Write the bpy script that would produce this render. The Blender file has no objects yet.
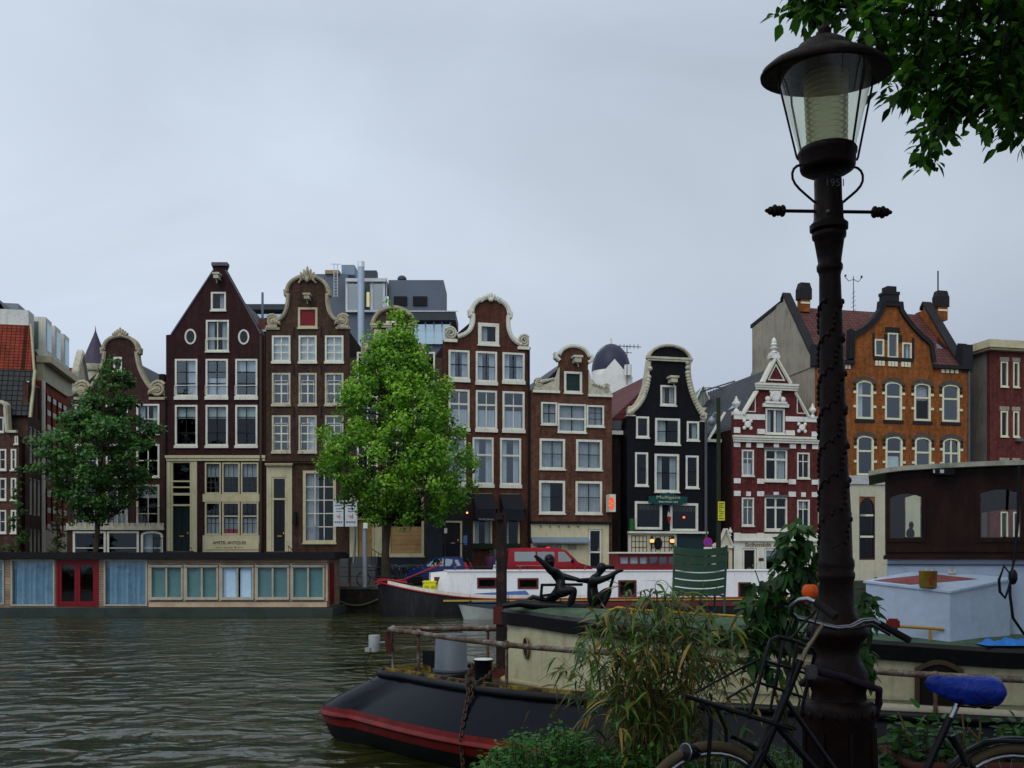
import bpy, math, random
import numpy as np
from mathutils import Vector, Matrix, noise as mnoise
from mathutils.geometry import tessellate_polygon
R = math.radians
rng = random.Random(7)
nrs = np.random.RandomState(11)
scene = bpy.context.scene
COL = scene.collection

# ------------------------------------------------------------------ camera constants
F = 1000.0          # focal length in pixels of the 1024 wide frame
HY = 556.0          # image row of the horizon
H = 2.7             # eye height above the water
QZ = 1.2            # height of the quays above the water

def U(px, py, Y):
    """world point seen at pixel (px,py) when it stands at distance Y"""
    return Vector(((px-512.0)/F*Y, Y, H-(py-HY)/F*Y))
def UZ(px, py, z):
    Y = (H-z)*F/(py-HY)
    return U(px, py, Y)

# ------------------------------------------------------------------ mesh builder
class MB:
    def __init__(s):
        s.v=[]; s.f=[]; s.mi=[]; s.sm=[]
    def add(s, verts, faces, mi=0, smooth=False):
        o=len(s.v)
        s.v.extend([tuple(p) for p in verts])
        for f in faces:
            s.f.append([i+o for i in f]); s.mi.append(mi); s.sm.append(smooth)
        return s
    def box(s, x0,x1,y0,y1,z0,z1, mi=0):
        if x0>x1: x0,x1=x1,x0
        if y0>y1: y0,y1=y1,y0
        if z0>z1: z0,z1=z1,z0
        V=[(x0,y0,z0),(x1,y0,z0),(x1,y1,z0),(x0,y1,z0),(x0,y0,z1),(x1,y0,z1),(x1,y1,z1),(x0,y1,z1)]
        return s.add(V,[(0,3,2,1),(4,5,6,7),(0,1,5,4),(1,2,6,5),(2,3,7,6),(3,0,4,7)],mi)
    def cbox(s, c, size, rot=None, mi=0, bev=0):
        hx,hy,hz=[d/2 for d in size]
        V=[Vector((sx*hx,sy*hy,sz*hz)) for sz in (-1,1) for sx,sy in ((-1,-1),(1,-1),(1,1),(-1,1))]
        if rot is not None: V=[rot@p for p in V]
        c=Vector(c); V=[p+c for p in V]
        return s.add(V,[(0,3,2,1),(4,5,6,7),(0,1,5,4),(1,2,6,5),(2,3,7,6),(3,0,4,7)],mi)
    def hexa(s, b, t, mi=0):
        """b, t: four bottom and four top corners, same order (ccw from above)"""
        return s.add(list(b)+list(t),[(0,3,2,1),(4,5,6,7),(0,1,5,4),(1,2,6,5),(2,3,7,6),(3,0,4,7)],mi)
    def tube(s, pts, r, n=8, mi=0, closed=False, cap=True, smooth=True):
        P=[Vector(p) for p in pts]; m=len(P)
        rr=list(r) if isinstance(r,(list,tuple)) else [r]*m
        rings=[]; up=None
        for i in range(m):
            if closed: d=P[(i+1)%m]-P[i-1]
            elif i==0: d=P[1]-P[0]
            elif i==m-1: d=P[-1]-P[-2]
            else: d=(P[i+1]-P[i]).normalized()+(P[i]-P[i-1]).normalized()
            if d.length<1e-9: d=Vector((0,0,1))
            d.normalize()
            if up is None:
                up=Vector((0,0,1)) if abs(d.z)<.9 else Vector((1,0,0))
            a=up-d*up.dot(d)
            if a.length<1e-6: a=Vector((1,0,0))-d*d.x
            a.normalize(); up=a; b=d.cross(a)
            rings.append([P[i]+a*(math.cos(2*math.pi*k/n)*rr[i])+b*(math.sin(2*math.pi*k/n)*rr[i]) for k in range(n)])
        V=[p for ring in rings for p in ring]; Fc=[]
        for i in range(m if closed else m-1):
            j=(i+1)%m
            for k in range(n):
                k2=(k+1)%n
                Fc.append((i*n+k,i*n+k2,j*n+k2,j*n+k))
        s.add(V,Fc,mi,smooth)
        if cap and not closed:
            s.add(rings[0],[tuple(range(n))[::-1]],mi); s.add(rings[-1],[tuple(range(n))],mi)
        return s
    def lathe(s, prof, c=(0,0,0), n=24, mi=0, axis=None, smooth=True, sx=1, sy=1):
        M=axis if axis is not None else Matrix.Identity(3)
        c=Vector(c); V=[];Fc=[]
        for (r,z) in prof:
            for k in range(n):
                a=2*math.pi*k/n
                V.append(M@Vector((r*math.cos(a)*sx,r*math.sin(a)*sy,z))+c)
        for i in range(len(prof)-1):
            for k in range(n):
                k2=(k+1)%n
                Fc.append((i*n+k,i*n+k2,(i+1)*n+k2,(i+1)*n+k))
        s.add(V,Fc,mi,smooth)
        if prof[0][0]>1e-4: s.add(V[:n],[tuple(range(n))[::-1]],mi)
        if prof[-1][0]>1e-4: s.add(V[-n:],[tuple(range(n))],mi)
        return s
    def ball(s, c, r, n=10, mi=0, axis=None):
        if not isinstance(r,(tuple,list)): r=(r,r,r)
        M=axis if axis is not None else Matrix.Identity(3)
        c=Vector(c); V=[];Fc=[]; m=max(4,n//2+1)
        for i in range(m+1):
            t=math.pi*i/m
            for k in range(n):
                a=2*math.pi*k/n
                V.append(M@Vector((r[0]*math.sin(t)*math.cos(a),r[1]*math.sin(t)*math.sin(a),-r[2]*math.cos(t)))+c)
        for i in range(m):
            for k in range(n):
                k2=(k+1)%n
                Fc.append((i*n+k,i*n+k2,(i+1)*n+k2,(i+1)*n+k))
        return s.add(V,Fc,mi,True)
    def prism(s, outer, y0, y1, holes=(), mi=0, back=True, T=None):
        """polygon with holes in the local x-z plane, extruded from y0 (front) to y1"""
        def area(p): return sum(p[i][0]*p[(i+1)%len(p)][1]-p[(i+1)%len(p)][0]*p[i][1] for i in range(len(p)))/2
        o=list(outer)
        if area(o)<0: o=o[::-1]
        hs=[]
        for h in holes:
            h=list(h); hs.append(h if area(h)<0 else h[::-1])
        loops=[o]+hs
        tris=tessellate_polygon([[Vector((p[0],p[1],0)) for p in l] for l in loops])
        flat=[p for l in loops for p in l]; n=len(flat)
        def orient(t):
            a,b,c=[flat[i] for i in t]
            return t if ((b[0]-a[0])*(c[1]-a[1])-(b[1]-a[1])*(c[0]-a[0]))>0 else (t[0],t[2],t[1])
        tris=[orient(t) for t in tris]
        T=T or (lambda u,y,z:(u,y,z))
        V=[T(p[0],y0,p[1]) for p in flat]+[T(p[0],y1,p[1]) for p in flat]
        Fc=[tuple(t) for t in tris]
        if back: Fc+= [(t[0]+n,t[2]+n,t[1]+n) for t in tris]
        k=0
        for l in loops:
            m=len(l)
            for i in range(m):
                a=k+i; b=k+(i+1)%m
                Fc.append((b,a,a+n,b+n))
            k+=m
        return s.add(V,Fc,mi)
    def ribbon(s, pts, w, y0, y1, mi=0, side=0, closed=False):
        """flat moulding along a polyline in the x-z plane; side 0 centred, 1 left, -1 right"""
        P=[Vector((p[0],p[1])) for p in pts]; m=len(P); L=[];Rr=[]
        for i in range(m):
            if closed: d0=P[i]-P[i-1]; d1=P[(i+1)%m]-P[i]
            else:
                d0=P[i]-P[i-1] if i>0 else P[1]-P[0]
                d1=P[i+1]-P[i] if i<m-1 else P[-1]-P[-2]
            d0=d0.normalized(); d1=d1.normalized()
            nn=Vector((-d0.y-d1.y,d0.x+d1.x))
            if nn.length<1e-6: nn=Vector((-d1.y,d1.x))
            nn.normalize()
            k=1/max(.5,nn.dot(Vector((-d1.y,d1.x))))
            lo=(w/2 if side==0 else (w if side>0 else 0)); ro=(w/2 if side==0 else (0 if side>0 else w))
            L.append(P[i]+nn*lo*k); Rr.append(P[i]-nn*ro*k)
        V=[]
        for i in range(m):
            V+=[(Rr[i].x,y0,Rr[i].y),(L[i].x,y0,L[i].y),(L[i].x,y1,L[i].y),(Rr[i].x,y1,Rr[i].y)]
        Fc=[]
        for i in range(m if closed else m-1):
            a=4*i; b=4*((i+1)%m)
            for k in range(4):
                k2=(k+1)%4
                Fc.append((a+k,a+k2,b+k2,b+k))
        if not closed:
            Fc.append((3,2,1,0)); a=4*(m-1); Fc.append((a,a+1,a+2,a+3))
        return s.add(V,Fc,mi)
    def build(s, name, mats, parent=None, world=False, label=None):
        me=bpy.data.meshes.new(name)
        V=s.v
        if world and parent is not None:
            l=parent.location; V=[(p[0]-l.x,p[1]-l.y,p[2]-l.z) for p in V]
        me.from_pydata(V,[],s.f)
        if not isinstance(mats,(list,tuple)): mats=[mats]
        for m in mats: me.materials.append(m)
        me.polygons.foreach_set('material_index',s.mi)
        me.polygons.foreach_set('use_smooth',s.sm)
        me.update()
        o=bpy.data.objects.new(name,me); COL.objects.link(o)
        if parent is not None: o.parent=parent
        if label: o['label']=label
        return o

def smooth_by_angle(o, ang=40):
    """mark sharp edges so that smooth shaded meshes keep their hard edges"""
    me=o.data
    import bmesh
    bm=bmesh.new(); bm.from_mesh(me)
    bmesh.ops.remove_doubles(bm,verts=bm.verts,dist=1e-5)
    bmesh.ops.recalc_face_normals(bm,faces=bm.faces)
    for f in bm.faces: f.smooth=True
    for e in bm.edges:
        if len(e.link_faces)!=2 or e.calc_face_angle(0)>R(ang): e.smooth=False
    bm.to_mesh(me); bm.free(); return o

def bevel_mesh(o, w, seg=1, ang=35):
    import bmesh
    me=o.data
    bm=bmesh.new(); bm.from_mesh(me)
    bmesh.ops.remove_doubles(bm,verts=bm.verts,dist=1e-5)
    ed=[e for e in bm.edges if len(e.link_faces)==2 and e.calc_face_angle(0)>R(ang)]
    bmesh.ops.bevel(bm,geom=ed,offset=w,segments=seg,affect='EDGES',clamp_overlap=True)
    bm.to_mesh(me); bm.free(); return o

def tag(o, label, cat, group=None, kind=None):
    o['label']=label; o['category']=cat
    if group: o['group']=group
    if kind: o['kind']=kind
    return o
def thing(name, label, cat, loc=(0,0,0), rotz=0, group=None):
    o=bpy.data.objects.new(name,None); COL.objects.link(o)
    o.location=loc; o.rotation_euler=(0,0,rotz); o.empty_display_size=.2
    return tag(o,label,cat,group)
def structure(o):
    o['kind']='structure'; return o
def copy_tree(o, parent=None):
    c=o.copy(); COL.objects.link(c)
    if parent is not None: c.parent=parent
    for ch in list(o.children): copy_tree(ch,c)
    return c

# ------------------------------------------------------------------ materials
class NT:
    def __init__(s,name):
        s.m=bpy.data.materials.new(name); s.m.use_nodes=True
        s.t=s.m.node_tree; s.t.nodes.clear()
        s.out=s.n('ShaderNodeOutputMaterial')
    def n(s,typ,**kw):
        nd=s.t.nodes.new(typ)
        for k,v in kw.items(): setattr(nd,k,v)
        return nd
    def l(s,a,b): s.t.links.new(a,b)
    def coord(s,which='Object',scale=(1,1,1)):
        tc=s.n('ShaderNodeTexCoord'); mp=s.n('ShaderNodeMapping')
        mp.inputs['Scale'].default_value=scale
        s.l(tc.outputs[which],mp.inputs['Vector']); return mp.outputs['Vector']
    def noise(s,vec,scale,detail=3,rough=.55,dist=0):
        nd=s.n('ShaderNodeTexNoise'); nd.inputs['Scale'].default_value=scale
        nd.inputs['Detail'].default_value=detail; nd.inputs['Roughness'].default_value=rough
        nd.inputs['Distortion'].default_value=dist
        s.l(vec,nd.inputs['Vector']); return nd.outputs['Fac']
    def ramp(s,fac,stops):
        r=s.n('ShaderNodeValToRGB'); e=r.color_ramp.elements
        while len(e)<len(stops): e.new(.5)
        for i,(p,c) in enumerate(stops):
            e[i].position=p; e[i].color=(c[0],c[1],c[2],1) if not isinstance(c,(int,float)) else (c,c,c,1)
        s.l(fac,r.inputs['Fac']); return r.outputs['Color']
    def mix(s,a,b,fac,mode='MIX'):
        m=s.n('ShaderNodeMix',data_type='RGBA',blend_type=mode)
        for sock,v in ((6,a),(7,b)):
            if isinstance(v,(tuple,list)): m.inputs[sock].default_value=(v[0],v[1],v[2],1)
            else: s.l(v,m.inputs[sock])
        if isinstance(fac,(int,float)): m.inputs[0].default_value=fac
        else: s.l(fac,m.inputs[0])
        return m.outputs[2]
    def bsdf(s,col,rough=.6,metal=0,spec=.5,bump=None,bstr=.3,bdist=.02,**kw):
        b=s.n('ShaderNodeBsdfPrincipled')
        if isinstance(col,(tuple,list)): b.inputs['Base Color'].default_value=(col[0],col[1],col[2],1)
        else: s.l(col,b.inputs['Base Color'])
        if isinstance(rough,(int,float)): b.inputs['Roughness'].default_value=rough
        else: s.l(rough,b.inputs['Roughness'])
        b.inputs['Metallic'].default_value=metal
        b.inputs['Specular IOR Level'].default_value=spec*(1 if metal>.5 else .28)
        for k,v in kw.items(): b.inputs[k].default_value=v
        if bump is not None:
            bp=s.n('ShaderNodeBump'); bp.inputs['Strength'].default_value=bstr; bp.inputs['Distance'].default_value=bdist
            s.l(bump,bp.inputs['Height']); s.l(bp.outputs['Normal'],b.inputs['Normal'])
        s.l(b.outputs[0],s.out.inputs['Surface']); return b

def sc(c,k): return tuple(min(1,x*k) for x in c)
_mats={}
def paint(name,col,rough=.5,var=.25,scale=1.5,fine=12,bstr=.12,metal=0,spec=.5,dirt=None,dirt_amt=.5):
    if name in _mats: return _mats[name]
    t=NT(name); v=t.coord()
    big=t.noise(v,scale,5,.65); fi=t.noise(v,fine,3)
    c=t.ramp(big,[(.25,sc(col,1-var)),(.5,col),(.78,sc(col,1+var*.6))])
    c=t.mix(c,t.ramp(fi,[(.3,.75),(.7,1.0)]),.5,'MULTIPLY')
    if dirt:
        st=t.noise(t.coord(scale=(3,3,.5)),1.6,6,.7)
        c=t.mix(c,dirt,t.ramp(st,[(.5,0),(.75,dirt_amt)]))
    t.bsdf(c,t.ramp(fi,[(.2,max(.04,rough-.1)),(.8,min(1,rough+.12))]),metal,spec,bump=fi,bstr=bstr,bdist=.01)
    _mats[name]=t.m; return t.m

def brick(name,c1,c2,mortar,bw=.22,bh=.068,rough=.85,stain=.35,axis='x',bump=.5):
    if name in _mats: return _mats[name]
    t=NT(name); tc=t.n('ShaderNodeTexCoord'); sp=t.n('ShaderNodeSeparateXYZ'); cb=t.n('ShaderNodeCombineXYZ')
    t.l(tc.outputs['Object'],sp.inputs[0])
    ad=t.n('ShaderNodeMath',operation='ADD'); t.l(sp.outputs['X'],ad.inputs[0]); t.l(sp.outputs['Y'],ad.inputs[1])
    t.l(ad.outputs[0],cb.inputs['X']); t.l(sp.outputs['Z'],cb.inputs['Y'])
    b=t.n('ShaderNodeTexBrick'); t.l(cb.outputs[0],b.inputs['Vector'])
    b.inputs['Scale'].default_value=1; b.inputs['Brick Width'].default_value=bw; b.inputs['Row Height'].default_value=bh
    b.inputs['Mortar Size'].default_value=.008; b.inputs['Mortar Smooth'].default_value=.3; b.inputs['Bias'].default_value=0
    for k,c in (('Color1',c1),('Color2',c2),('Mortar',mortar)): b.inputs[k].default_value=(*c,1)
    big=t.noise(tc.outputs['Object'],.55,6,.7); mid=t.noise(tc.outputs['Object'],3.5,5,.7)
    streak=t.noise(t.coord(scale=(2.2,2.2,.25)),1.5,5,.7)
    c=t.mix(b.outputs['Color'],t.ramp(big,[(.3,1-stain),(.7,1+.0)]),1.0,'MULTIPLY')
    c=t.mix(c,t.ramp(mid,[(.32,.5),(.68,1.15)]),.9,'MULTIPLY')
    c=t.mix(c,t.ramp(streak,[(.36,.35),(.62,1.05)]),.6,'MULTIPLY')
    spk=t.noise(t.coord(scale=(1,1,2.6)),9,2); c=t.mix(c,t.ramp(spk,[(.35,.6),(.65,1.2)]),.7,'MULTIPLY')
    t.bsdf(c,t.ramp(mid,[(.3,rough-.15),(.7,min(1,rough+.1))]),0,.35,bump=b.outputs['Fac'],bstr=bump,bdist=-.006)
    _mats[name]=t.m; return t.m

def tiles(name,col,w=.25,h=.3,rough=.6,axis='x'):
    """roof tiles: courses by height, columns along x or y"""
    if name in _mats: return _mats[name]
    t=NT(name); tc=t.n('ShaderNodeTexCoord'); sp=t.n('ShaderNodeSeparateXYZ'); cb=t.n('ShaderNodeCombineXYZ')
    t.l(tc.outputs['Object'],sp.inputs[0])
    t.l(sp.outputs['Y' if axis=='y' else 'X'],cb.inputs['X']); t.l(sp.outputs['Z'],cb.inputs['Y'])
    b=t.n('ShaderNodeTexBrick'); t.l(cb.outputs[0],b.inputs['Vector']); b.offset=0.0
    b.inputs['Scale'].default_value=1; b.inputs['Brick Width'].default_value=w; b.inputs['Row Height'].default_value=h
    b.inputs['Mortar Size'].default_value=.03; b.inputs['Mortar Smooth'].default_value=1
    b.inputs['Color1'].default_value=(*col,1); b.inputs['Color2'].default_value=(*sc(col,.7),1); b.inputs['Mortar'].default_value=(*sc(col,.3),1)
    big=t.noise(tc.outputs['Object'],.8,5,.7)
    c=t.mix(b.outputs['Color'],t.ramp(big,[(.3,.6),(.7,1.0)]),1,'MULTIPLY')
    t.bsdf(c,rough,0,.5,bump=b.outputs['Fac'],bstr=.8,bdist=-.05)
    _mats[name]=t.m; return t.m

def glassmat(name,tint=(.55,.6,.6),refl=.0,gcol=(1,1,1),rough=.02):
    if name in _mats: return _mats[name]
    t=NT(name)
    tr=t.n('ShaderNodeBsdfTransparent'); tr.inputs[0].default_value=(*tint,1)
    g=t.n('ShaderNodeBsdfGlossy'); g.inputs['Roughness'].default_value=rough; g.inputs[0].default_value=(*gcol,1)
    nz=t.noise(t.coord(),.9,2); bp=t.n('ShaderNodeBump'); bp.inputs['Strength'].default_value=.12; bp.inputs['Distance'].default_value=.05
    t.l(nz,bp.inputs['Height']); t.l(bp.outputs[0],g.inputs['Normal'])
    lw=t.n('ShaderNodeLayerWeight'); lw.inputs[0].default_value=.5; pw=t.n('ShaderNodeMath',operation='POWER'); t.l(lw.outputs['Facing'],pw.inputs[0]); pw.inputs[1].default_value=4; fr=t.n('ShaderNodeMath',operation='MULTIPLY_ADD'); t.l(pw.outputs[0],fr.inputs[0]); fr.inputs[1].default_value=.9; fr.inputs[2].default_value=.035
    ad=t.n('ShaderNodeMath',operation='ADD'); ad.use_clamp=True; t.l(fr.outputs[0],ad.inputs[0]); ad.inputs[1].default_value=refl
    mx=t.n('ShaderNodeMixShader'); t.l(ad.outputs[0],mx.inputs[0]); t.l(tr.outputs[0],mx.inputs[1]); t.l(g.outputs[0],mx.inputs[2])
    t.l(mx.outputs[0],t.out.inputs['Surface']); _mats[name]=t.m; return t.m

def emis(name,col,strength):
    if name in _mats: return _mats[name]
    t=NT(name); e=t.n('ShaderNodeEmission'); e.inputs[0].default_value=(*col,1); e.inputs[1].default_value=strength
    t.l(e.outputs[0],t.out.inputs['Surface']); _mats[name]=t.m; return t.m

def leafmat(name,dark,mid,light,trans=.35,rough=.5):
    """foliage; per-face attribute 'tint' (0..1) picks between dark and light"""
    if name in _mats: return _mats[name]
    t=NT(name)
    at=t.n('ShaderNodeAttribute'); at.attribute_name='tint'
    nz=t.noise(t.coord(),1.3,3)
    ad=t.n('ShaderNodeMath',operation='MULTIPLY_ADD'); t.l(nz,ad.inputs[0]); ad.inputs[1].default_value=.35; t.l(at.outputs['Fac'],ad.inputs[2])
    c=t.ramp(ad.outputs[0],[(.2,dark),(.6,mid),(1.0,light)])
    b=t.n('ShaderNodeBsdfPrincipled'); t.l(c,b.inputs['Base Color']); b.inputs['Roughness'].default_value=rough
    b.inputs['Specular IOR Level'].default_value=.4
    tr=t.n('ShaderNodeBsdfTranslucent'); t.l(t.mix(c,(1.0,1.25,.35),.5,'MULTIPLY'),tr.inputs[0])
    mx=t.n('ShaderNodeMixShader'); mx.inputs[0].default_value=trans
    t.l(b.outputs[0],mx.inputs[1]); t.l(tr.outputs[0],mx.inputs[2]); t.l(mx.outputs[0],t.out.inputs['Surface'])
    _mats[name]=t.m; return t.m

WHITE=paint('white_paint',(.62,.61,.52),.45,.2,dirt=(.25,.22,.15),dirt_amt=.35)
CREAM=paint('cream_paint',(.47,.43,.27),.5,.2,dirt=(.2,.17,.09),dirt_amt=.4)
STONE=paint('pale_stone_trim',(.46,.435,.33),.75,.35,2.5,dirt=(.12,.11,.08),dirt_amt=.7)
STONE_Y=paint('ochre_stone_trim',(.37,.33,.225),.75,.35,2.5,dirt=(.12,.1,.06),dirt_amt=.7)
BLACKP=paint('black_paint',(.006,.0065,.009),.35,.3)
DARKG=paint('dark_green_paint',(.008,.016,.016),.3,.3)
LEAD=paint('lead_grey',(.09,.095,.11),.6,.3)
GLASS=glassmat('window_glass',(.62,.68,.68),.0,(.75,.82,.9))
GLASS_SKY=glassmat('window_glass_upper',(.7,.76,.78),.065,(.8,.92,1.0))
CURT=paint('net_curtain',(.62,.63,.68),.9,.12,3)
CURT_W=paint('pale_blind',(.75,.8,.8),.8,.06)
IRON=paint('black_iron',(.007,.007,.008),.4,.3,6,40)
SLATE=tiles('slate_roof',(.035,.04,.055),.3,.22,.45,'y')
PANTILE=tiles('dark_pantiles',(.03,.03,.035),.28,.3,.5,'y')
REDTILE=tiles('red_brown_tiles',(.16,.04,.04),.28,.3,.6,'y')
STOOP=paint('blue_grey_stone',(.07,.075,.08),.7,.35,3)

# ------------------------------------------------------------------ world, sun, camera
w=bpy.data.worlds.new('World'); scene.world=w; w.use_nodes=True
t=w.node_tree; t.nodes.clear()
SUN_EL=R(48); SUN_AZ=R(205)       # direction the sun stands in, clockwise from +Y
def N(typ): return t.nodes.new(typ)
out=N('ShaderNodeOutputWorld'); bg=N('ShaderNodeBackground'); bg.inputs['Strength'].default_value=1.0
sky=N('ShaderNodeTexSky'); sky.sky_type='NISHITA'; sky.sun_disc=False; sky.sun_elevation=SUN_EL; sky.sun_rotation=SUN_AZ; sky.dust_density=4
sks=N('ShaderNodeMix'); sks.data_type='RGBA'; sks.blend_type='MULTIPLY'; sks.inputs[0].default_value=1
t.links.new(sky.outputs[0],sks.inputs[6]); sks.inputs[7].default_value=(.08,.08,.08,1)
tc=N('ShaderNodeTexCoord'); sep=N('ShaderNodeSeparateXYZ'); t.links.new(tc.outputs['Generated'],sep.inputs[0])
rp=N('ShaderNodeValToRGB'); e=rp.color_ramp.elements
stops=[(0.0,(.385,.45,.57)),(.12,(.46,.535,.655)),(.28,(.60,.675,.775)),(.46,(.56,.64,.745)),(.75,(.78,.87,.95)),(1.0,(.95,1.0,1.05))]
while len(e)<len(stops): e.new(.5)
for i,(p,c) in enumerate(stops): e[i].position=p; e[i].color=(*c,1)
t.links.new(sep.outputs['Z'],rp.inputs['Fac'])
# brighter cloud behind the viewer, where the sun stands veiled
yb=N('ShaderNodeMapRange'); yb.inputs['From Min'].default_value=.3; yb.inputs['From Max'].default_value=-1; yb.inputs['To Min'].default_value=1; yb.inputs['To Max'].default_value=1.7
t.links.new(sep.outputs['Y'],yb.inputs['Value'])
xb=N('ShaderNodeMapRange'); xb.inputs['From Min'].default_value=-.5; xb.inputs['From Max'].default_value=.5; xb.inputs['To Min'].default_value=1.16; xb.inputs['To Max'].default_value=.82
t.links.new(sep.outputs['X'],xb.inputs['Value'])
cl=N('ShaderNodeTexNoise'); cl.inputs['Scale'].default_value=1.7; cl.inputs['Detail'].default_value=5; cl.inputs['Roughness'].default_value=.5; cl.inputs['Distortion'].default_value=.6
mp=N('ShaderNodeMapping'); mp.inputs['Scale'].default_value=(1,1,2.2); t.links.new(tc.outputs['Generated'],mp.inputs[0]); t.links.new(mp.outputs[0],cl.inputs['Vector'])
cr=N('ShaderNodeMapRange'); cr.inputs['From Min'].default_value=.3; cr.inputs['From Max'].default_value=.7; cr.inputs['To Min'].default_value=.86; cr.inputs['To Max'].default_value=1.14
t.links.new(cl.outputs['Fac'],cr.inputs['Value'])
def mul(a,b):
    m=N('ShaderNodeMath'); m.operation='MULTIPLY'; t.links.new(a,m.inputs[0]); t.links.new(b,m.inputs[1]); return m.outputs[0]
k=mul(mul(yb.outputs[0],xb.outputs[0]),cr.outputs[0])
vm=N('ShaderNodeVectorMath'); vm.operation='SCALE'; t.links.new(rp.outputs[0],vm.inputs[0]); t.links.new(k,vm.inputs['Scale'])
mx=N('ShaderNodeMix'); mx.data_type='RGBA'; mx.inputs[0].default_value=.9
t.links.new(sks.outputs[2],mx.inputs[6]); t.links.new(vm.outputs[0],mx.inputs[7])
t.links.new(mx.outputs[2],bg.inputs[0]); t.links.new(bg.outputs[0],out.inputs[0])

sl=bpy.data.lights.new('overcast_sun','SUN'); sl.energy=.95; sl.angle=R(35); sl.color=(1,.97,.92)
so=bpy.data.objects.new('overcast_sun',sl); COL.objects.link(so)
sd=Vector((math.sin(SUN_AZ)*math.cos(SUN_EL),math.cos(SUN_AZ)*math.cos(SUN_EL),math.sin(SUN_EL)))
so.rotation_euler=sd.to_track_quat('Z','Y').to_euler(); so.location=sd*40

cam=bpy.data.cameras.new('camera'); co=bpy.data.objects.new('camera',cam); COL.objects.link(co)
co.location=(0,0,H); co.rotation_euler=(R(90),0,0)
cam.sensor_width=36; cam.lens=36*F/1024; cam.shift_x=0; cam.shift_y=(HY-384)/1024
cam.clip_start=.1; cam.clip_end=3000
scene.camera=co
scene.view_settings.view_transform='Standard'; scene.view_settings.look='None'; scene.view_settings.exposure=0; scene.view_settings.gamma=1
scene.render.engine='CYCLES'
scene.cycles.max_bounces=6; scene.cycles.diffuse_bounces=2; scene.cycles.glossy_bounces=3; scene.cycles.transparent_max_bounces=10
scene.cycles.transmission_bounces=4; scene.cycles.sample_clamp_indirect=4
scene.cycles.use_denoising=True
# ================================================================== canal houses
YA=56.0
XB=(443-512)/F*YA; TB=.23          # the row bends away to the right from here
def facade_line(px,t,X0,Y0):
    Y=(Y0-t*X0)/(1-t*(px-512)/F); return (px-512)/F*Y, Y
def arc(cx,cy,rx,ry,a0,a1,n=10):
    return [(cx+rx*math.cos(R(a0+(a1-a0)*i/n)), cy-ry*math.sin(R(a0+(a1-a0)*i/n))) for i in range(n+1)]
def curve(p0,c,p1,n=7):
    return [((1-t)**2*p0[0]+2*t*(1-t)*c[0]+t*t*p1[0],(1-t)**2*p0[1]+2*t*(1-t)*c[1]+t*t*p1[1]) for t in [i/n for i in range(n+1)]]

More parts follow.
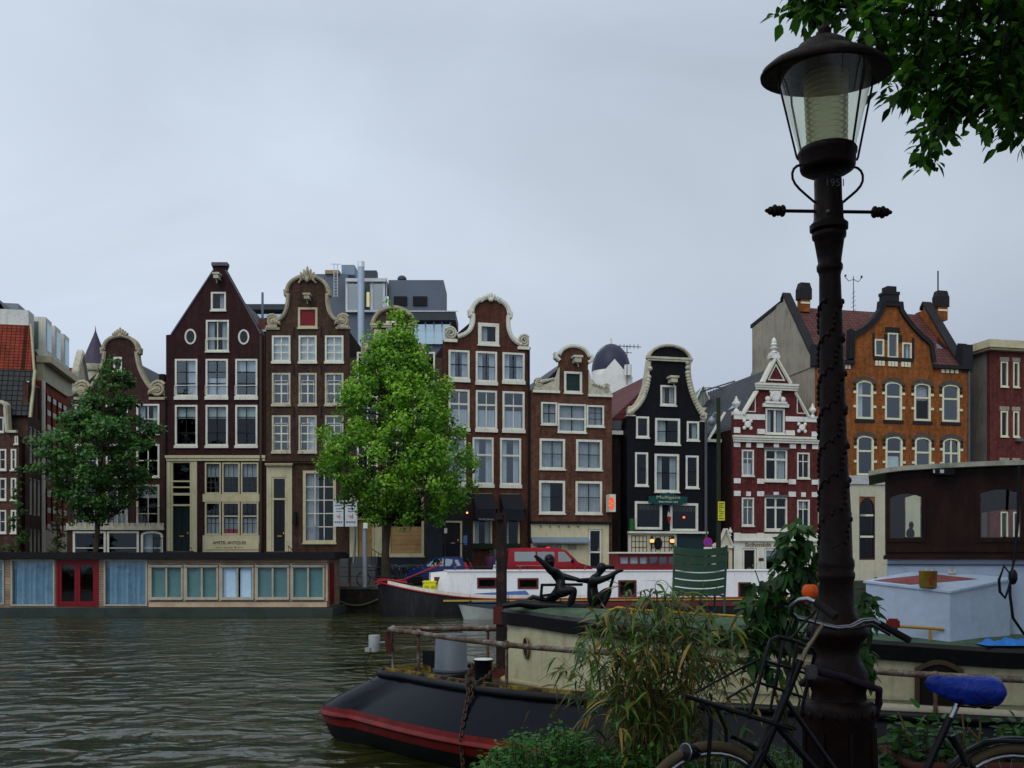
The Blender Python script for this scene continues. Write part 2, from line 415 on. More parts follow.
class House:
    def __init__(s,name,label,px0,px1,bend=False,Y=None,tan=None,group='canal houses along the far quay',cat='canal house'):
        if bend: X0,Y0=facade_line(px0,TB,XB,YA); s.t=TB
        else:
            s.t=0 if tan is None else tan; Y0=Y or YA; X0=(px0-512)/F*Y0
        s.X0,s.Y0=X0,Y0; s.px0,s.px1=px0,px1
        s.phi=math.atan(s.t)
        s.Yc=facade_line((px0+px1)/2,s.t,X0,Y0)[1]
        s.root=thing(name,label,cat,(X0,Y0,QZ),s.phi,group)
        s.holes=[]; s.W=s.u(px1)
    def u(s,px):
        X,Y=facade_line(px,s.t,s.X0,s.Y0); return (X-s.X0)/math.cos(s.phi)
    def z(s,py): return H-(py-HY)/F*s.Yc-QZ
    def ud(s,px,y):
        """local x of an image column at depth y behind the facade"""
        k=(px-512)/F; c,d=math.cos(s.phi),math.sin(s.phi); return (k*(s.Y0+y*c)-s.X0+y*d)/(c-k*d)
    def zd(s,py,px,y):
        u=s.ud(px,y); return H-(py-HY)/F*(s.Y0+u*math.sin(s.phi)+y*math.cos(s.phi))-QZ
    def p(s,px,py): return (s.u(px),s.z(py))
    def pts(s,L): return [s.p(*q) for q in L]
    @property
    def m(s): return s.Yc/F          # metres per pixel
    # --- window: frame, sash bars, sill, pane, curtain
    def win(s,x0,y0,x1,y1,fm=None,nx=2,ny=2,fw=.098,curtain=None,cm=None,sill=True,glass=None,arch=0,mid=None,name='window',recess=0,bar=.05,barm=None,pane_mat=None,railw=.05,deep_sill=0,xs=None,ys=None,label=None):
        fm=fm or WHITE; glass=glass or GLASS; barm=barm or fm
        if curtain is None and pane_mat is None and (x1-x0)>9 and rng.random()<.4: curtain=rng.choice(['sides','blind','half','left','right'])
        a,c=s.u(x0),s.u(x1); b,d=s.z(y1),s.z(y0)
        def outl(i):
            L=[(a+i,b+i),(c-i,b+i)]
            if arch:
                h=arch*(d-b); w=(c-a)/2-i; rad=h if h<w else w
                L+=[(a+(c-a)/2+w*math.cos(math.pi*k/10),d-h+(h-i)*math.sin(math.pi*k/10)) for k in range(11)]
            else: L+=[(c-i,d-i),(a+i,d-i)]
            return L
        s.holes.append(outl(.02))
        mb=MB(); y=-.03+recess
        mb.prism(outl(0),y,y+.13,[outl(fw)])
        ia,ic,ib,idd=a+fw,c-fw,b+fw,d-fw
        yb=y+.05
        XS=xs if xs is not None else [k/nx for k in range(1,nx)]
        YS=ys if ys is not None else [k/ny for k in range(1,ny)]
        top=idd-(arch*(d-b)*.12 if arch else 0)
        for q in XS:
            x=ia+(ic-ia)*q; mb.box(x-bar/2,x+bar/2,yb,yb+.05,ib,top,1)
        for q in YS:
            z=ib+(idd-ib)*q; mb.box(ia,ic,yb+.003,yb+.047,z-bar/2,z+bar/2,1)
        if mid:
            z=ib+(idd-ib)*mid; mb.box(ia,ic,yb-.012,yb+.06,z-railw,z+railw,0)
        o=mb.build(name,[fm,barm],s.root,label=label)
        jx,jz=nrs.normal(0,.018),nrs.normal(0,.018)
        yp=yb+.025
        P=outl(fw-.02); cx,cz=(a+c)/2,(b+d)/2
        gm=MB(); gm.add([(u_,yp+(u_-cx)*jx+(z_-cz)*jz,z_) for u_,z_ in P],[tuple(range(len(P)))])
        gm.build('pane',pane_mat or glass,o)
        if curtain:
            cm=cm or CURT
            segs={'full':[(0,1,0,1)],'half':[(0,1,0,.5)],'sides':[(0,.3,0,1),(.7,1,0,1)],'top':[(0,1,.55,1)],'left':[(0,.45,0,1)],'right':[(.55,1,0,1)],'blind':[(0,1,.7,1)]}[curtain]
            cb=MB(); yc=yp+.16
            for (f0,f1,g0,g1) in segs:
                n=max(6,int((f1-f0)*(ic-ia)/.06)); V=[];Fc=[]
                flat=cm is CURT_W
                for k in range(n+1):
                    x=ia+(ic-ia)*(f0+(f1-f0)*k/n); yy=yc if flat else yc+.035*math.sin(k*1.9+rng.random())
                    V+=[(x,yy,ib+(idd-ib)*g0),(x,yy,ib+(idd-ib)*g1)]
                for k in range(n): Fc.append((2*k,2*k+2,2*k+3,2*k+1))
                cb.add(V,Fc,0,not flat)
            cb.build('curtain',cm,o)
        if sill:
            sb=MB(); h=.07+deep_sill
            sb.box(a-.04,c+.04,y-.06,y-.001,b-h,b+.012); sb.build('sill',fm,o)
        return o
    def oval(s,cx,cy,rx,ry,fm=None,fw=.09):
        u0,z0=s.p(cx,cy); rx*=s.m; ry*=s.m; fm=fm or WHITE
        E=lambda k:[(u0+(rx+k)*math.cos(2*math.pi*i/24),z0+(ry+k)*math.sin(2*math.pi*i/24)) for i in range(24)]
        s.holes.append(E(-.02)); mb=MB(); mb.prism(E(0),-.03,.08,[E(-fw)]); o=mb.build('window',fm,s.root)
        P=E(-fw+.02); MB().add([(a,.02,b) for a,b in P],[tuple(range(24))]).build('pane',GLASS,o); return o
    def door(s,x0,y0,x1,y1,dm,fm=None,transom=None,name='door',panels=True,frame=True,grille=False):
        """y1 is the threshold row; transom: row where the door leaf starts"""
        fm=fm or CREAM
        a,c=s.u(x0),s.u(x1); b,d=s.z(y1),s.z(y0)
        s.holes.append([(a+.02,b+.02),(c-.02,b+.02),(c-.02,d-.02),(a+.02,d-.02)])
        mb=MB(); fw=.1
        mb.box(a,a+fw,-.03,.16,b,d); mb.box(c-fw,c,-.03,.16,b,d); mb.box(a+fw,c-fw,-.028,.16,d-fw,d)
        zt=s.z(transom) if transom else d-fw
        if transom: mb.box(a+fw,c-fw,-.02,.15,zt,zt+.1)
        fo=mb.build('door_frame',fm,s.root)
        if transom: MB().add([(a+fw,.08,zt+.1),(c-fw,.08,zt+.1),(c-fw,.08,d-fw),(a+fw,.08,d-fw)],[(0,1,2,3)]).build('pane',GLASS,fo)
        db=MB(); db.box(a+fw+.005,c-fw-.005,.07,.12,b+.02,zt-.005)
        if panels:
            ww=(c-a-2*fw); hh=zt-b
            for (g0,g1) in ((.08,.34),(.4,.92)):
                for (f0,f1) in ((.12,.46),(.54,.88)):
                    db.ribbon([(a+fw+ww*f0,b+hh*g0),(a+fw+ww*f1,b+hh*g0),(a+fw+ww*f1,b+hh*g1),(a+fw+ww*f0,b+hh*g1)],.04,.05,.0705,0,0,True)
        do=db.build(name,dm,s.root)
        hb=MB(); hb.box(a+fw+(c-a-2*fw)*.86-.03,a+fw+(c-a-2*fw)*.86+.03,.02,.0495,b+1.0,b+1.12); hb.box((a+c)/2-.12,(a+c)/2+.12,.03,.0495,b+.86,b+.92)
        hb.build('handle',paint('brass',(.45,.3,.08),.3,.1,metal=1),do)
        return do
    def facade(s,outline,mat,thick=.3,name='facade'):
        return MB().prism(s.pts(outline) if isinstance(outline[0][1],(int,float)) else outline,0,thick,s.holes).build(name,mat,s.root)
    def body(s,eave_py,mat,roof_mat,ridge_py,depth=9,inset=.03,ridge_u=None,overh=0):
        """side and rear walls and the pitched roof whose ridge runs back from the gable"""
        e=s.z(eave_py); r=s.z(ridge_py); W=s.W; i=inset
        mb=MB(); t_=.25
        mb.box(i,i+t_,.302,depth,0,e); mb.box(W-i-t_,W-i,.302,depth,0,e); mb.box(i+t_,W-i-t_,depth-t_,depth,0,e)
        mb.box(i+t_,W-i-t_,.302,depth-t_,-.02,.02)
        mb.build('wall',mat,s.root)
        c=ridge_u if ridge_u is not None else W/2
        rb=MB(); k=.12
        rb.add([(i-overh,.303,e),(c,.303,r),(c,depth+.1,r),(i-overh,depth+.1,e)],[(0,3,2,1)])
        rb.add([(W-i+overh,.303,e),(c,.303,r),(c,depth+.1,r),(W-i+overh,depth+.1,e)],[(0,1,2,3)])
        rb.add([(i,.303,e-k),(W-i,.303,e-k),(W-i,.303,e),(c,.303,r),(i,.303,e)],[(0,1,2,3,4)])
        rb.add([(i,depth+.05,e-k),(W-i,depth+.05,e-k),(W-i,depth+.05,e),(c,depth+.05,r),(i,depth+.05,e)],[(4,3,2,1,0)])
        return rb.build('roof',roof_mat,s.root)
    def trim(s,pl,w,mat,y0=-.09,y1=.33,side=0,name='gable_trim',double=True):
        P=s.pts(pl); mb=MB().ribbon(P,w,y0,y1,0,side)
        if double: mb.ribbon(P,w*.45,y0-.06,y0+.02,0,side)
        return mb.build(name,mat,s.root)
    def band(s,x0,y0,x1,y1,mat,yo=.1,name='cornice',steps=1,y_in=.0):
        a,c=s.u(x0),s.u(x1); b,d=s.z(y1),s.z(y0); mb=MB()
        for k in range(steps):
            e=k*.05; mb.box(a-e*.5,c+e*.5,-yo-e,-y_in-.002,b+(d-b)*k/steps+.001*k,b+(d-b)*(k+1)/steps)
        return mb.build(name,mat,s.root)
    def block(s,x0,y0,x1,y1,mat,ya=-.06,yb=-.002,name='block'):
        a,c=s.u(x0),s.u(x1); b,d=s.z(y1),s.z(y0)
        return MB().box(a,c,ya,yb,b,d).build(name,mat,s.root)
    def boxes(s,rects,mat,ya=-.06,yb=-.002,name='quoins'):
        o=None
        for (x0,y0,x1,y1) in rects:
            o=MB().box(s.u(x0),s.u(x1),ya,yb,s.z(y1),s.z(y0)).build(name,mat,s.root)
        return o
    def scroll(s,cx,cy,r,mat,flip=1,name='scroll',tail=None):
        """carved volute with leafy lumps at the foot of a gable"""
        u0,z0=s.p(cx,cy); r*=s.m; mb=MB()
        P=[];RR=[]
        for k in range(27):
            a=k/26*2.2*2*math.pi; q=r*(1-.8*k/26)
            P.append((u0+flip*q*math.cos(a+.6),-.03-.05*k/26,z0+q*math.sin(a+.6))); RR.append(r*.24*(1-.4*k/26))
        mb.tube(P,RR,6)
        mb.box(u0-r*1.1,u0+r*1.1,-.08,.3,z0-r*1.35,z0-r*1.02)
        mb.box(u0-r*.8,u0+r*.8,.0,.28,z0-r*1.02,z0+r*.6)
        if tail:
            n=5
            for k in range(n):
                f=(k+1)/n; uu,zz=s.p(cx+tail[0]*f,cy+tail[1]*f)
                mb.ball((uu,-.05,zz),(r*(.62-.25*f),.12,r*(.5-.2*f)),8)
                mb.tube([(uu-r*.3*flip,-.08,zz-r*.3),(uu,-.16,zz+r*.12),(uu+r*.3*flip,-.08,zz-r*.1)],r*.1,5)
        return mb.build(name,mat,s.root)
    def crest(s,cx,cy,w,h,mat,name='crest'):
        """shell and leaf carving at the top of a gable"""
        u0,z0=s.p(cx,cy); w*=s.m; h*=s.m; mb=MB()
        for k in range(-3,4):
            a=k/3.0; mb.ball((u0+a*w*.42,-.06,z0+h*(.35*(1-abs(a)))),(w*.1,.14,h*(.5-.22*abs(a))),8,0,Matrix.Rotation(a*.7,3,'Y'))
        for sgn in (-1,1):
            mb.tube([(u0+sgn*w*.5,-.03,z0-h*.35),(u0+sgn*w*.32,-.14,z0-h*.1),(u0+sgn*w*.42,-.12,z0+h*.12),(u0+sgn*w*.2,-.12,z0+h*.2)],w*.07,6)
        mb.ball((u0,-.1,z0-h*.1),(w*.14,.13,h*.25),8)
        return mb.build(name,mat,s.root)
    def beam(s,cx,cy,w,h,mat,name='hoist_beam'):
        u0,z0=s.p(cx,cy); w*=s.m/2; h*=s.m/2; mb=MB()
        mb.box(u0-w*.7,u0+w*.7,-.55,-.002,z0-h*.6,z0+h*.5); mb.box(u0-w,u0+w,-.6,-.003,z0+h*.5,z0+h)
        mb.tube([(u0,-.45,z0-h*.6),(u0,-.45,z0-h*.6-.12),(u0+.06,-.45,z0-h*.6-.2),(u0,-.45,z0-h*.6-.26)],.018,6)
        return mb.build(name,mat,s.root)
    def text(s,body,cx,cy,height_px,mat,y=-.05,name='lettering',width_px=None,parent=None,bold=0):
        cu=bpy.data.curves.new(name,'FONT'); cu.body=body; cu.align_x='CENTER'; cu.align_y='CENTER'
        cu.size=height_px*s.m*1.35; cu.extrude=.008; cu.offset=bold
        o=bpy.data.objects.new(name,cu); COL.objects.link(o); bpy.context.view_layer.update()
        me=bpy.data.meshes.new_from_object(o.evaluated_get(bpy.context.evaluated_depsgraph_get())); bpy.data.objects.remove(o)
        me.materials.clear(); me.materials.append(mat)
        if width_px:
            xs=[v.co.x for v in me.vertices]; k=width_px*s.m/max(.01,max(xs)-min(xs))
            for v in me.vertices: v.co.x*=k
        o=bpy.data.objects.new(name,me); COL.objects.link(o)
        u0,z0=s.p(cx,cy); o.location=(u0,y,z0); o.rotation_euler=(R(90),0,0); o.parent=parent or s.root
        return o
    def steps(s,x0,x1,y_top,mat,n=3,tread=.28,name='stoop'):
        a,c=s.u(x0),s.u(x1); zt=s.z(y_top); mb=MB()
        for k in range(n):
            mb.box(a,c,-tread*(n-k)-.5,-.003 if k==n-1 else -tread*(n-k-1)-.5,0,zt*(k+1)/n)
        return mb.build(name,mat,s.root)
    def pipe(s,px,y0,y1,mat,r=.05,name='drainpipe'):
        u0=s.u(px); return MB().tube([(u0,-.08,s.z(y0)),(u0,-.08,max(.05,s.z(y1)))],r,6).build(name,mat,s.root)
    def railing(s,x0,x1,y_top,y_bot,yo,mat,n=5,name='railing',slope=0):
        a,c=s.u(x0),s.u(x1); zt,zb=s.z(y_top),s.z(y_bot); mb=MB()
        mb.tube([(a,-yo,zt),(c,-yo,zt+slope)],.022,5)
        for k in range(n): 
            x=a+(c-a)*k/(n-1); mb.tube([(x,-yo,max(0,zb)),(x,-yo,zt+slope*k/(n-1))],.015,5)
        return mb.build(name,mat,s.root)
GND=583.0

B_H0=brick('brick_plum',(.10,.038,.034),(.075,.030,.029),(.07,.06,.05))
B_H1=brick('brick_dark_brown',(.066,.020,.022),(.048,.015,.017),(.035,.02,.02),rough=.7)
B_H2=brick('brick_umber',(.115,.062,.040),(.085,.045,.03),(.075,.06,.045))
B_H3=brick('brick_brown_grey',(.13,.07,.05),(.1,.055,.04),(.09,.075,.06))
B_H4=brick('brick_rust',(.165,.06,.035),(.12,.042,.028),(.10,.06,.045))
B_H5=brick('brick_orange_brown',(.205,.085,.052),(.15,.06,.04),(.12,.08,.06))
B_H6=brick('brick_black_painted',(.010,.011,.016),(.008,.009,.013),(.009,.01,.014),rough=.55,bump=.35)
B_H7=brick('brick_crimson',(.20,.04,.038),(.15,.03,.03),(.12,.05,.045))
B_H8=brick('brick_orange',(.39,.130,.034),(.30,.100,.028),(.28,.10,.035),stain=.25)
B_H9=brick('brick_red',(.22,.05,.045),(.17,.04,.036),(.13,.06,.05))
B_SIDE=brick('brick_side_dark',(.05,.028,.024),(.04,.022,.02),(.03,.02,.018))
GREYRENDER=paint('grey_cement_render',(.30,.27,.21),.9,.35,.5,dirt=(.10,.09,.075),dirt_amt=.8)

def bell(cx,top,archw,archy,neckx,neck,footx,footy,n=8):
    """right half of a bell gable in pixels from the top centre outwards: arch, waist, flared foot"""
    P=[(cx+archw*math.sin(R(90*i/n)), archy-(archy-top)*math.cos(R(90*i/n))) for i in range(n+1)]
    P+=[(cx+archw+1.5,archy+.3),(cx+archw+1.3,archy+3.5),(cx+archw-.8,archy+4.2)]
    P+=curve((cx+archw-.8,archy+4.2),(cx+neckx-1,neck),(cx+footx,footy),9)[1:]
    return P
def mirror(P,cx): return [(2*cx-x,y) for x,y in P][::-1]

# ---------------------------------------------------------------- house behind the left tree
h=House('canal_house','plum brick house with a curved cream bell gable behind the left tree',67,165)
for (x0,x1) in ((75,98),(106,128),(136.5,159.5)):
    h.win(x0,404,x1,434,nx=2,ny=2,curtain='blind' if x0<80 else None)
    h.win(x0,444,x1,477,nx=2,ny=2)
    h.win(x0,484.6,x1,526,STONE,nx=2,ny=1,ys=[.28],curtain='half' if x0<80 else None,sill=False)
h.win(113.5,357,122,371,nx=1,ny=1)
h.block(67.3,523,164.7,530,STONE,-.14,name='cornice')
for x0,x1 in ((73,106),(107,139),(141,163)):
    h.win(x0,531,x1,560,WHITE,nx=1,ny=1,ys=[.4],fw=.12,arch=.15 if x0>140 else 0)
rh=bell(120.6,336,17,349,18,372,31,389)
Lh=mirror(rh,120.6)
h.facade([(67,GND),(67,396),(75,396)]+Lh+rh+[(165,396),(165,GND)],B_H0)
h.trim(Lh+rh[1:],.2,STONE_Y)
h.scroll(158,389,8,STONE_Y,1,tail=(-7,3)); h.scroll(83,389,8,STONE_Y,-1,tail=(-5,3)); h.crest(120.6,335,15,9,STONE_Y)
h.body(397,B_SIDE,PANTILE,352)
h.railing(73,163,508,526,.25,IRON,18,'balcony_rail')
h.pipe(166,398,582,IRON)
h.block(151.5,370,157,389,BLACKP,1.2,2.0,'chimney')

DARKBAR=paint('dark_glazing_bar',(.05,.05,.045),.5,.2)
# ---------------------------------------------------------------- dark spout gable house
h=House('canal_house','tall dark brown house with a plain pointed spout gable and two oval windows',166,265.5)
h.win(211,292,226,310.5,nx=1,ny=1); h.win(206,320,229,351.5,nx=2,ny=1,ys=[.42],curtain='sides')
h.oval(190.5,336.7,5.8,7.8); h.oval(243.8,337,5.6,7.6)
for i,(x0,x1) in enumerate(((175,197.5),(205.7,228),(235.4,257.5))):
    h.win(x0,359,x1,396.5,nx=2,ny=3,barm=BLACKP,fw=.1,deep_sill=.12,glass=GLASS_SKY,curtain=None)
    h.win(x0,405,x1,445.8,nx=2,ny=1,ys=[.3,.72],fw=.1,barm=BLACKP,deep_sill=.06,curtain='blind',cm=CURT_W)
    h.win(205 if i==0 else (222.2 if i==1 else 241),462.5,(221 if i==0 else (239.8 if i==1 else 258.5)),493.8,CREAM,nx=3,ny=1,ys=[.16,.36],sill=False,fw=.08,bar=.028,barm=DARKBAR,curtain='top',cm=CURT)
    h.win(205 if i==0 else (222.2 if i==1 else 241),502,(221 if i==0 else (239.8 if i==1 else 258.5)),535,CREAM,nx=3,ny=3,fw=.09,barm=BLACKP,bar=.03,curtain='half' if i!=1 else 'half',cm=CURT,sill=False,mid=.58,railw=.035)
h.door(171,461,191.8,552,DARKG,CREAM,transom=506,grille=True)
h.boxes([(172.5,480.5,190.3,482),(172.5,486.5,190.3,488),(172.5,493,190.3,495.5)],CREAM,-.02,.05,'transom_bars')
gable=[(166,GND),(166,335),(170.5,334.5),(213.3,269),(212.3,268),(212.3,264.2),(227,264.2),(227,268),(226,269),(262,334.5),(265.5,335),(265.5,GND)]
h.facade(gable,B_H1)
h.trim([(171.5,334),(213.6,270)],.07,LEAD,-.05,.34,0,'gable_edge',False); h.trim([(225.6,270),(261,334)],.07,LEAD,-.05,.34,0,'gable_edge',False)
h.block(211.8,262.6,227.6,266,LEAD,-.1,.36,'coping')
h.beam(218.6,278.5,7,7,STONE)
h.band(166.2,455.5,265.3,461,CREAM,.1,'cornice',2)
h.boxes([(166.3,461.2,170.8,552),(192,461.2,197.2,552),(203,535.2,260.5,552),(203,494,260.5,501.8)],CREAM,-.055,-.002,'shopfront_pilaster')
h.boxes([(197.4,461.2,203,535)],B_H1,-.02,-.001,'shutter')
h.block(205.5,540,259,549.5,paint('sign_cream',(.5,.45,.28),.6,.15),-.09,-.056,'name_board')
DARKLET=paint('dark_lettering',(.04,.03,.02),.6,.1)
h.text('AMSTEL ANTIQUES',230,542.8,3.2,DARKLET,-.1,width_px=33); h.text('a n t i q u e s  &  a r t',230,547.3,1.6,DARKLET,-.1,width_px=28)
h.boxes([(223.5,529,238.2,533.5)],paint('red_cloth',(.5,.03,.02),.8,.2),.1,.12,'red_cushion')
h.steps(170,194,551,STOOP,4); h.railing(159,171,538.5,556,.9,IRON,4); h.railing(192.5,197,548,582,.9,IRON,2)
for x0,x1 in ((175,197.5),(205.7,228),(235.4,257.5)): h.railing(x0,x1,386,395,.1,WHITE,2,'window_guard')
h.railing(206,229,340,351,.1,WHITE,2,'window_guard')
h.pipe(261.3,336,582,paint('brown_pipe',(.05,.035,.02),.5,.2),.09)
h.body(337,B_SIDE,PANTILE,275)
h.boxes([(191.6,288,193.2,308)],B_SIDE,1.0,1.25,'chimney_pipe')

# ---------------------------------------------------------------- brown bell gable house with the red shutter
h=House('canal_house','brown bell gable house with ochre scrolls and a red loft shutter',266,349)
SHUT=paint('red_shutter',(.16,.012,.018),.5,.25)
h.win(298,307.5,317.5,328,CREAM,nx=1,ny=1,fw=.12,pane_mat=SHUT)
for r_,(y0,y1) in enumerate(((335.6,361.7),(373,404.4),(415.4,451.6))):
    for x0,x1 in ((272,290.5),(298.7,316.7),(325,343.5)):
        h.win(x0,y0,x1,y1,STONE if r_ else WHITE,nx=2,ny=3 if r_<2 else 4,fw=.1,bar=.07 ,barm=WHITE,curtain='full' if r_==0 else None,cm=CURT_W,glass=GLASS_SKY,xs=[.5],deep_sill=.05)
        if r_: h.railing(x0+3,x1-3,y0+8,y1-3,.02,WHITE,2,'sash_bar')
h.door(272,477,286.8,552,paint('navy_door',(.01,.012,.016),.3,.2),CREAM,transom=500)
h.win(303,470.6,336,543,CREAM,nx=3,ny=5,fw=.16,bar=.05,barm=WHITE,glass=GLASS)
rh=bell(307.5,276,20.5,291,20,320,35,322)
Lh=mirror(rh,307.5)
h.facade([(266,GND),(266,327),(272.5,327)]+Lh[:]+rh+[(349,327),(349,GND)],B_H2)
h.trim(Lh+rh[1:],.2,STONE_Y); h.crest(307.5,278,17,14,STONE_Y)
h.scroll(272.5,321,6.5,STONE_Y,-1,tail=(6,2)); h.scroll(343,320.5,6.5,STONE_Y,1,tail=(-6,2))
h.band(266.4,325.6,277.5,328.2,STONE_Y,.12); h.band(337.5,325.6,348.8,328.2,STONE_Y,.12)
h.beam(308.5,299,7.5,7,STONE_Y)
h.band(266.3,459.5,348.7,463.5,B_H2,.12,'cornice',2)
h.boxes([(266.8,466,271.8,552),(287,466,292.2,552),(271.8,466,287,477)],CREAM,-.06,-.002,'door_surround')
h.band(266.2,463.8,293,466,CREAM,.2,'door_hood',2)
h.steps(268,291,551.5,STOOP,4); h.railing(292,297,546,560,.9,IRON,3,slope=-.3); h.railing(263,268,544,560,.9,IRON,3)
h.boxes([(294.3,512,296.8,524)],IRON,-.25,-.02,'wall_lantern')
h.boxes([(266.5,553,302,583),(302,553,348.5,583)],STOOP,-.03,-.001,'plinth')
h.body(330,B_SIDE,PANTILE,290)
mb=MB()
for px,py in ((294,332),(321.3,332),(294,369),(321.3,369),(294,412),(321.3,412)):
    mb.box(h.u(px)-.03,h.u(px)+.03,-.04,-.002,h.z(py)-.3,h.z(py)+.3)
mb.build('wall_anchor',IRON,h.root)

# ---------------------------------------------------------------- house behind the big tree
h=House('canal_house','brown house with an arched pediment mostly behind the big green tree, ground floor boarded up',349.5,443)
for y0,y1 in ((352,384),(396,430),(442,478)):
    for x0,x1 in ((357,378),(386,407),(414,435)):
        h.win(x0,y0,x1,y1,nx=2,ny=3)
h.win(386,321,402,341,nx=1,ny=1)
PLY=paint('raw_plywood',(.34,.21,.09),.75,.3,2)
h.door(356,500,374,557,PLY,CREAM,transom=520,panels=False)
w1=h.win(388,494,424,556,CREAM,nx=1,ny=1,fw=.14,glass=GLASS)
mb=MB()
a,b=h.u(390.5),h.u(421.5)
for k in range(6):
    z0,z1=h.z(553.5),h.z(526.5); mb.box(a,b,.03+.004*(k%2),.045+.004*(k%2),z0+(z1-z0)*k/6,z0+(z1-z0)*(k+1)/6-.01)
mb.build('boarding',PLY,h.root)
ped=[(373,330),(373,324)]+arc(393.5,326,20.5,18,170,10,14)+[(414,324),(414,330)]
h.facade([(349.5,GND),(349.5,358),(362,357)]+curve((362,357),(373,350),(373.5,330),6)+ped+curve((413.5,330),(414,350),(426,357),6)+[(443,358),(443,GND)],B_H3)
h.trim(arc(393.5,326,21,18.5,175,5,16),.22,STONE_Y); h.band(371,324,416,328,CREAM,.16,'cornice',2)
h.boxes([(374,329,381,350),(406,329,413,350)],CREAM,-.07,-.002,'pilaster')
h.scroll(420,350,6,STONE_Y,1,tail=(-5,-5)); h.scroll(366,350,6,STONE_Y,-1,tail=(5,-5))
h.band(349.8,488,442.8,493,CREAM,.14,'cornice',2)
h.boxes([(349.8,493.5,355.5,557),(374.5,493.5,382,557)],CREAM,-.06,-.002,'pilaster')
h.boxes([(349.8,557.5,386,583),(386,557.5,426,583),(426,494,442.6,583)],paint('dark_blue_plinth',(.02,.026,.035),.5,.3),-.03,-.001,'plinth')
h.steps(354,379,556.5,STOOP,4); h.railing(374,384,549,575,.9,IRON,4,slope=-.35)
h.body(362,B_SIDE,PANTILE,330)

# ---------------------------------------------------------------- rust brick bell gable with black awnings
h=House('canal_house','rust brick bell gable house with white scrolls and two black awnings',443.5,529.5,True)
h.win(478,323,499,345,nx=1,ny=1,fw=.2)
for r_,(y0,y1) in enumerate(((351.5,380),(390.5,429),(437.5,484.5))):
    for i,(x0,x1) in enumerate(((448.5,469.5),(475.7,497),(502.5,524.5))):
        if r_==2: x0,x1=(446,466) if i==0 else ((472.5,493.5) if i==1 else (500,521))
        k=2.0 if i==1 and r_==0 else 0
        h.win(x0,y0,x1,y1+k,WHITE,nx=2,ny=2 if r_==0 else 1,ys=None if r_==0 else [.62],fw=.11,barm=BLACKP if r_==0 else WHITE,xs=[.5] if r_<2 else [],curtain='sides' if r_!=1 else 'half',mid=.64 if r_ else None,glass=GLASS_SKY,deep_sill=.12)
for x0,x1 in ((473,492),(500.5,519.5)):
    h.win(x0,493.5,x1,548,CREAM,nx=1,ny=1,fw=.1,curtain='sides' if x0<480 else None,sill=False)
    h.boxes([(x0,543.5,x1,549)],paint('window_box_green',(.01,.02,.01),.8,.3,6),-.3,-.04,'window_box')
h.door(441.8+2,521,462,559,BLACKP,CREAM,transom=None)
rh=bell(490.5,297.5,18.5,312,17,338,31,343)
Lh=mirror(bell(490.5,297.5,18.5,312,17,334,33,338),490.5)
h.facade([(443.5,GND),(443.5,342),(456,341)]+Lh+rh+[(529.5,345),(529.5,GND)],B_H4)
h.trim(Lh+rh[1:],.24,WHITE); h.crest(490.5,299,20,9,WHITE)
h.scroll(450.5,335,6.2,STONE,-1); h.scroll(524,339,6.2,STONE,1)
h.band(443.8,341,457,344,WHITE,.12); h.band(517.5,345,529.3,348,WHITE,.12)
AWN=paint('black_awning_cloth',(.011,.012,.017),.8,.3,2)
for k,(x0,x1) in enumerate(((472.3,493),(499.5,520.8))):
    a,b=h.u(x0),h.u(x1); z0,z1,z2=h.z(493.5),h.z(509.5),h.z(521); mb=MB()
    P=[(-.02,z0),(-.75,z1),(-.82,z2)]
    for i in range(2):
        (ya,za),(yb,zb)=P[i],P[i+1]
        mb.add([(a,ya,za),(b,ya,za),(b+.1,yb,zb),(a+.1,yb,zb)],[(0,1,2,3)])
    for x,o in ((a,.1),(b,.1)): mb.add([(x,P[0][0],P[0][1]),(x+o,P[1][0],P[1][1]),(x+o,P[2][0],P[2][1]),(x,-.02,z2)],[(0,1,2,3)])
    aw=mb.build('awning',AWN,h.root)
    if k==0: h.text('PROEFLOKAAL',483.5,520,1.7,paint('grey_lettering',(.35,.35,.36),.7,.1),-.84,width_px=15,parent=aw)
h.boxes([(443.8,488,471,521),(443.8,521,445.5,583),(463,521,471.5,583)],paint('charcoal_front',(.014,.013,.016),.6,.3),-.04,-.001,'front_panel')
h.steps(443.8,466,558.5,STOOP,4); h.railing(441,471,544,580,.95,IRON,7)
h.boxes([(463.2,535.5,467,545)],paint('blue_poster',(.08,.16,.4),.5,.7,9,20),-.06,-.042,'poster')
h.boxes([(435.2+9,528.5,447,533.5)],WHITE,-.06,-.042,'menu_card')
h.boxes([(466,512.3,467.3,513.8)],emis('amber_lamp',(1,.35,.1),3),-.2,-.1,'wall_lamp')
h.boxes([(492,549,529,583)],STOOP,-.5,-.001,'plinth')
h.body(346,B_SIDE,SLATE,308)
h.pipe(528.6,348,582,IRON,.06)

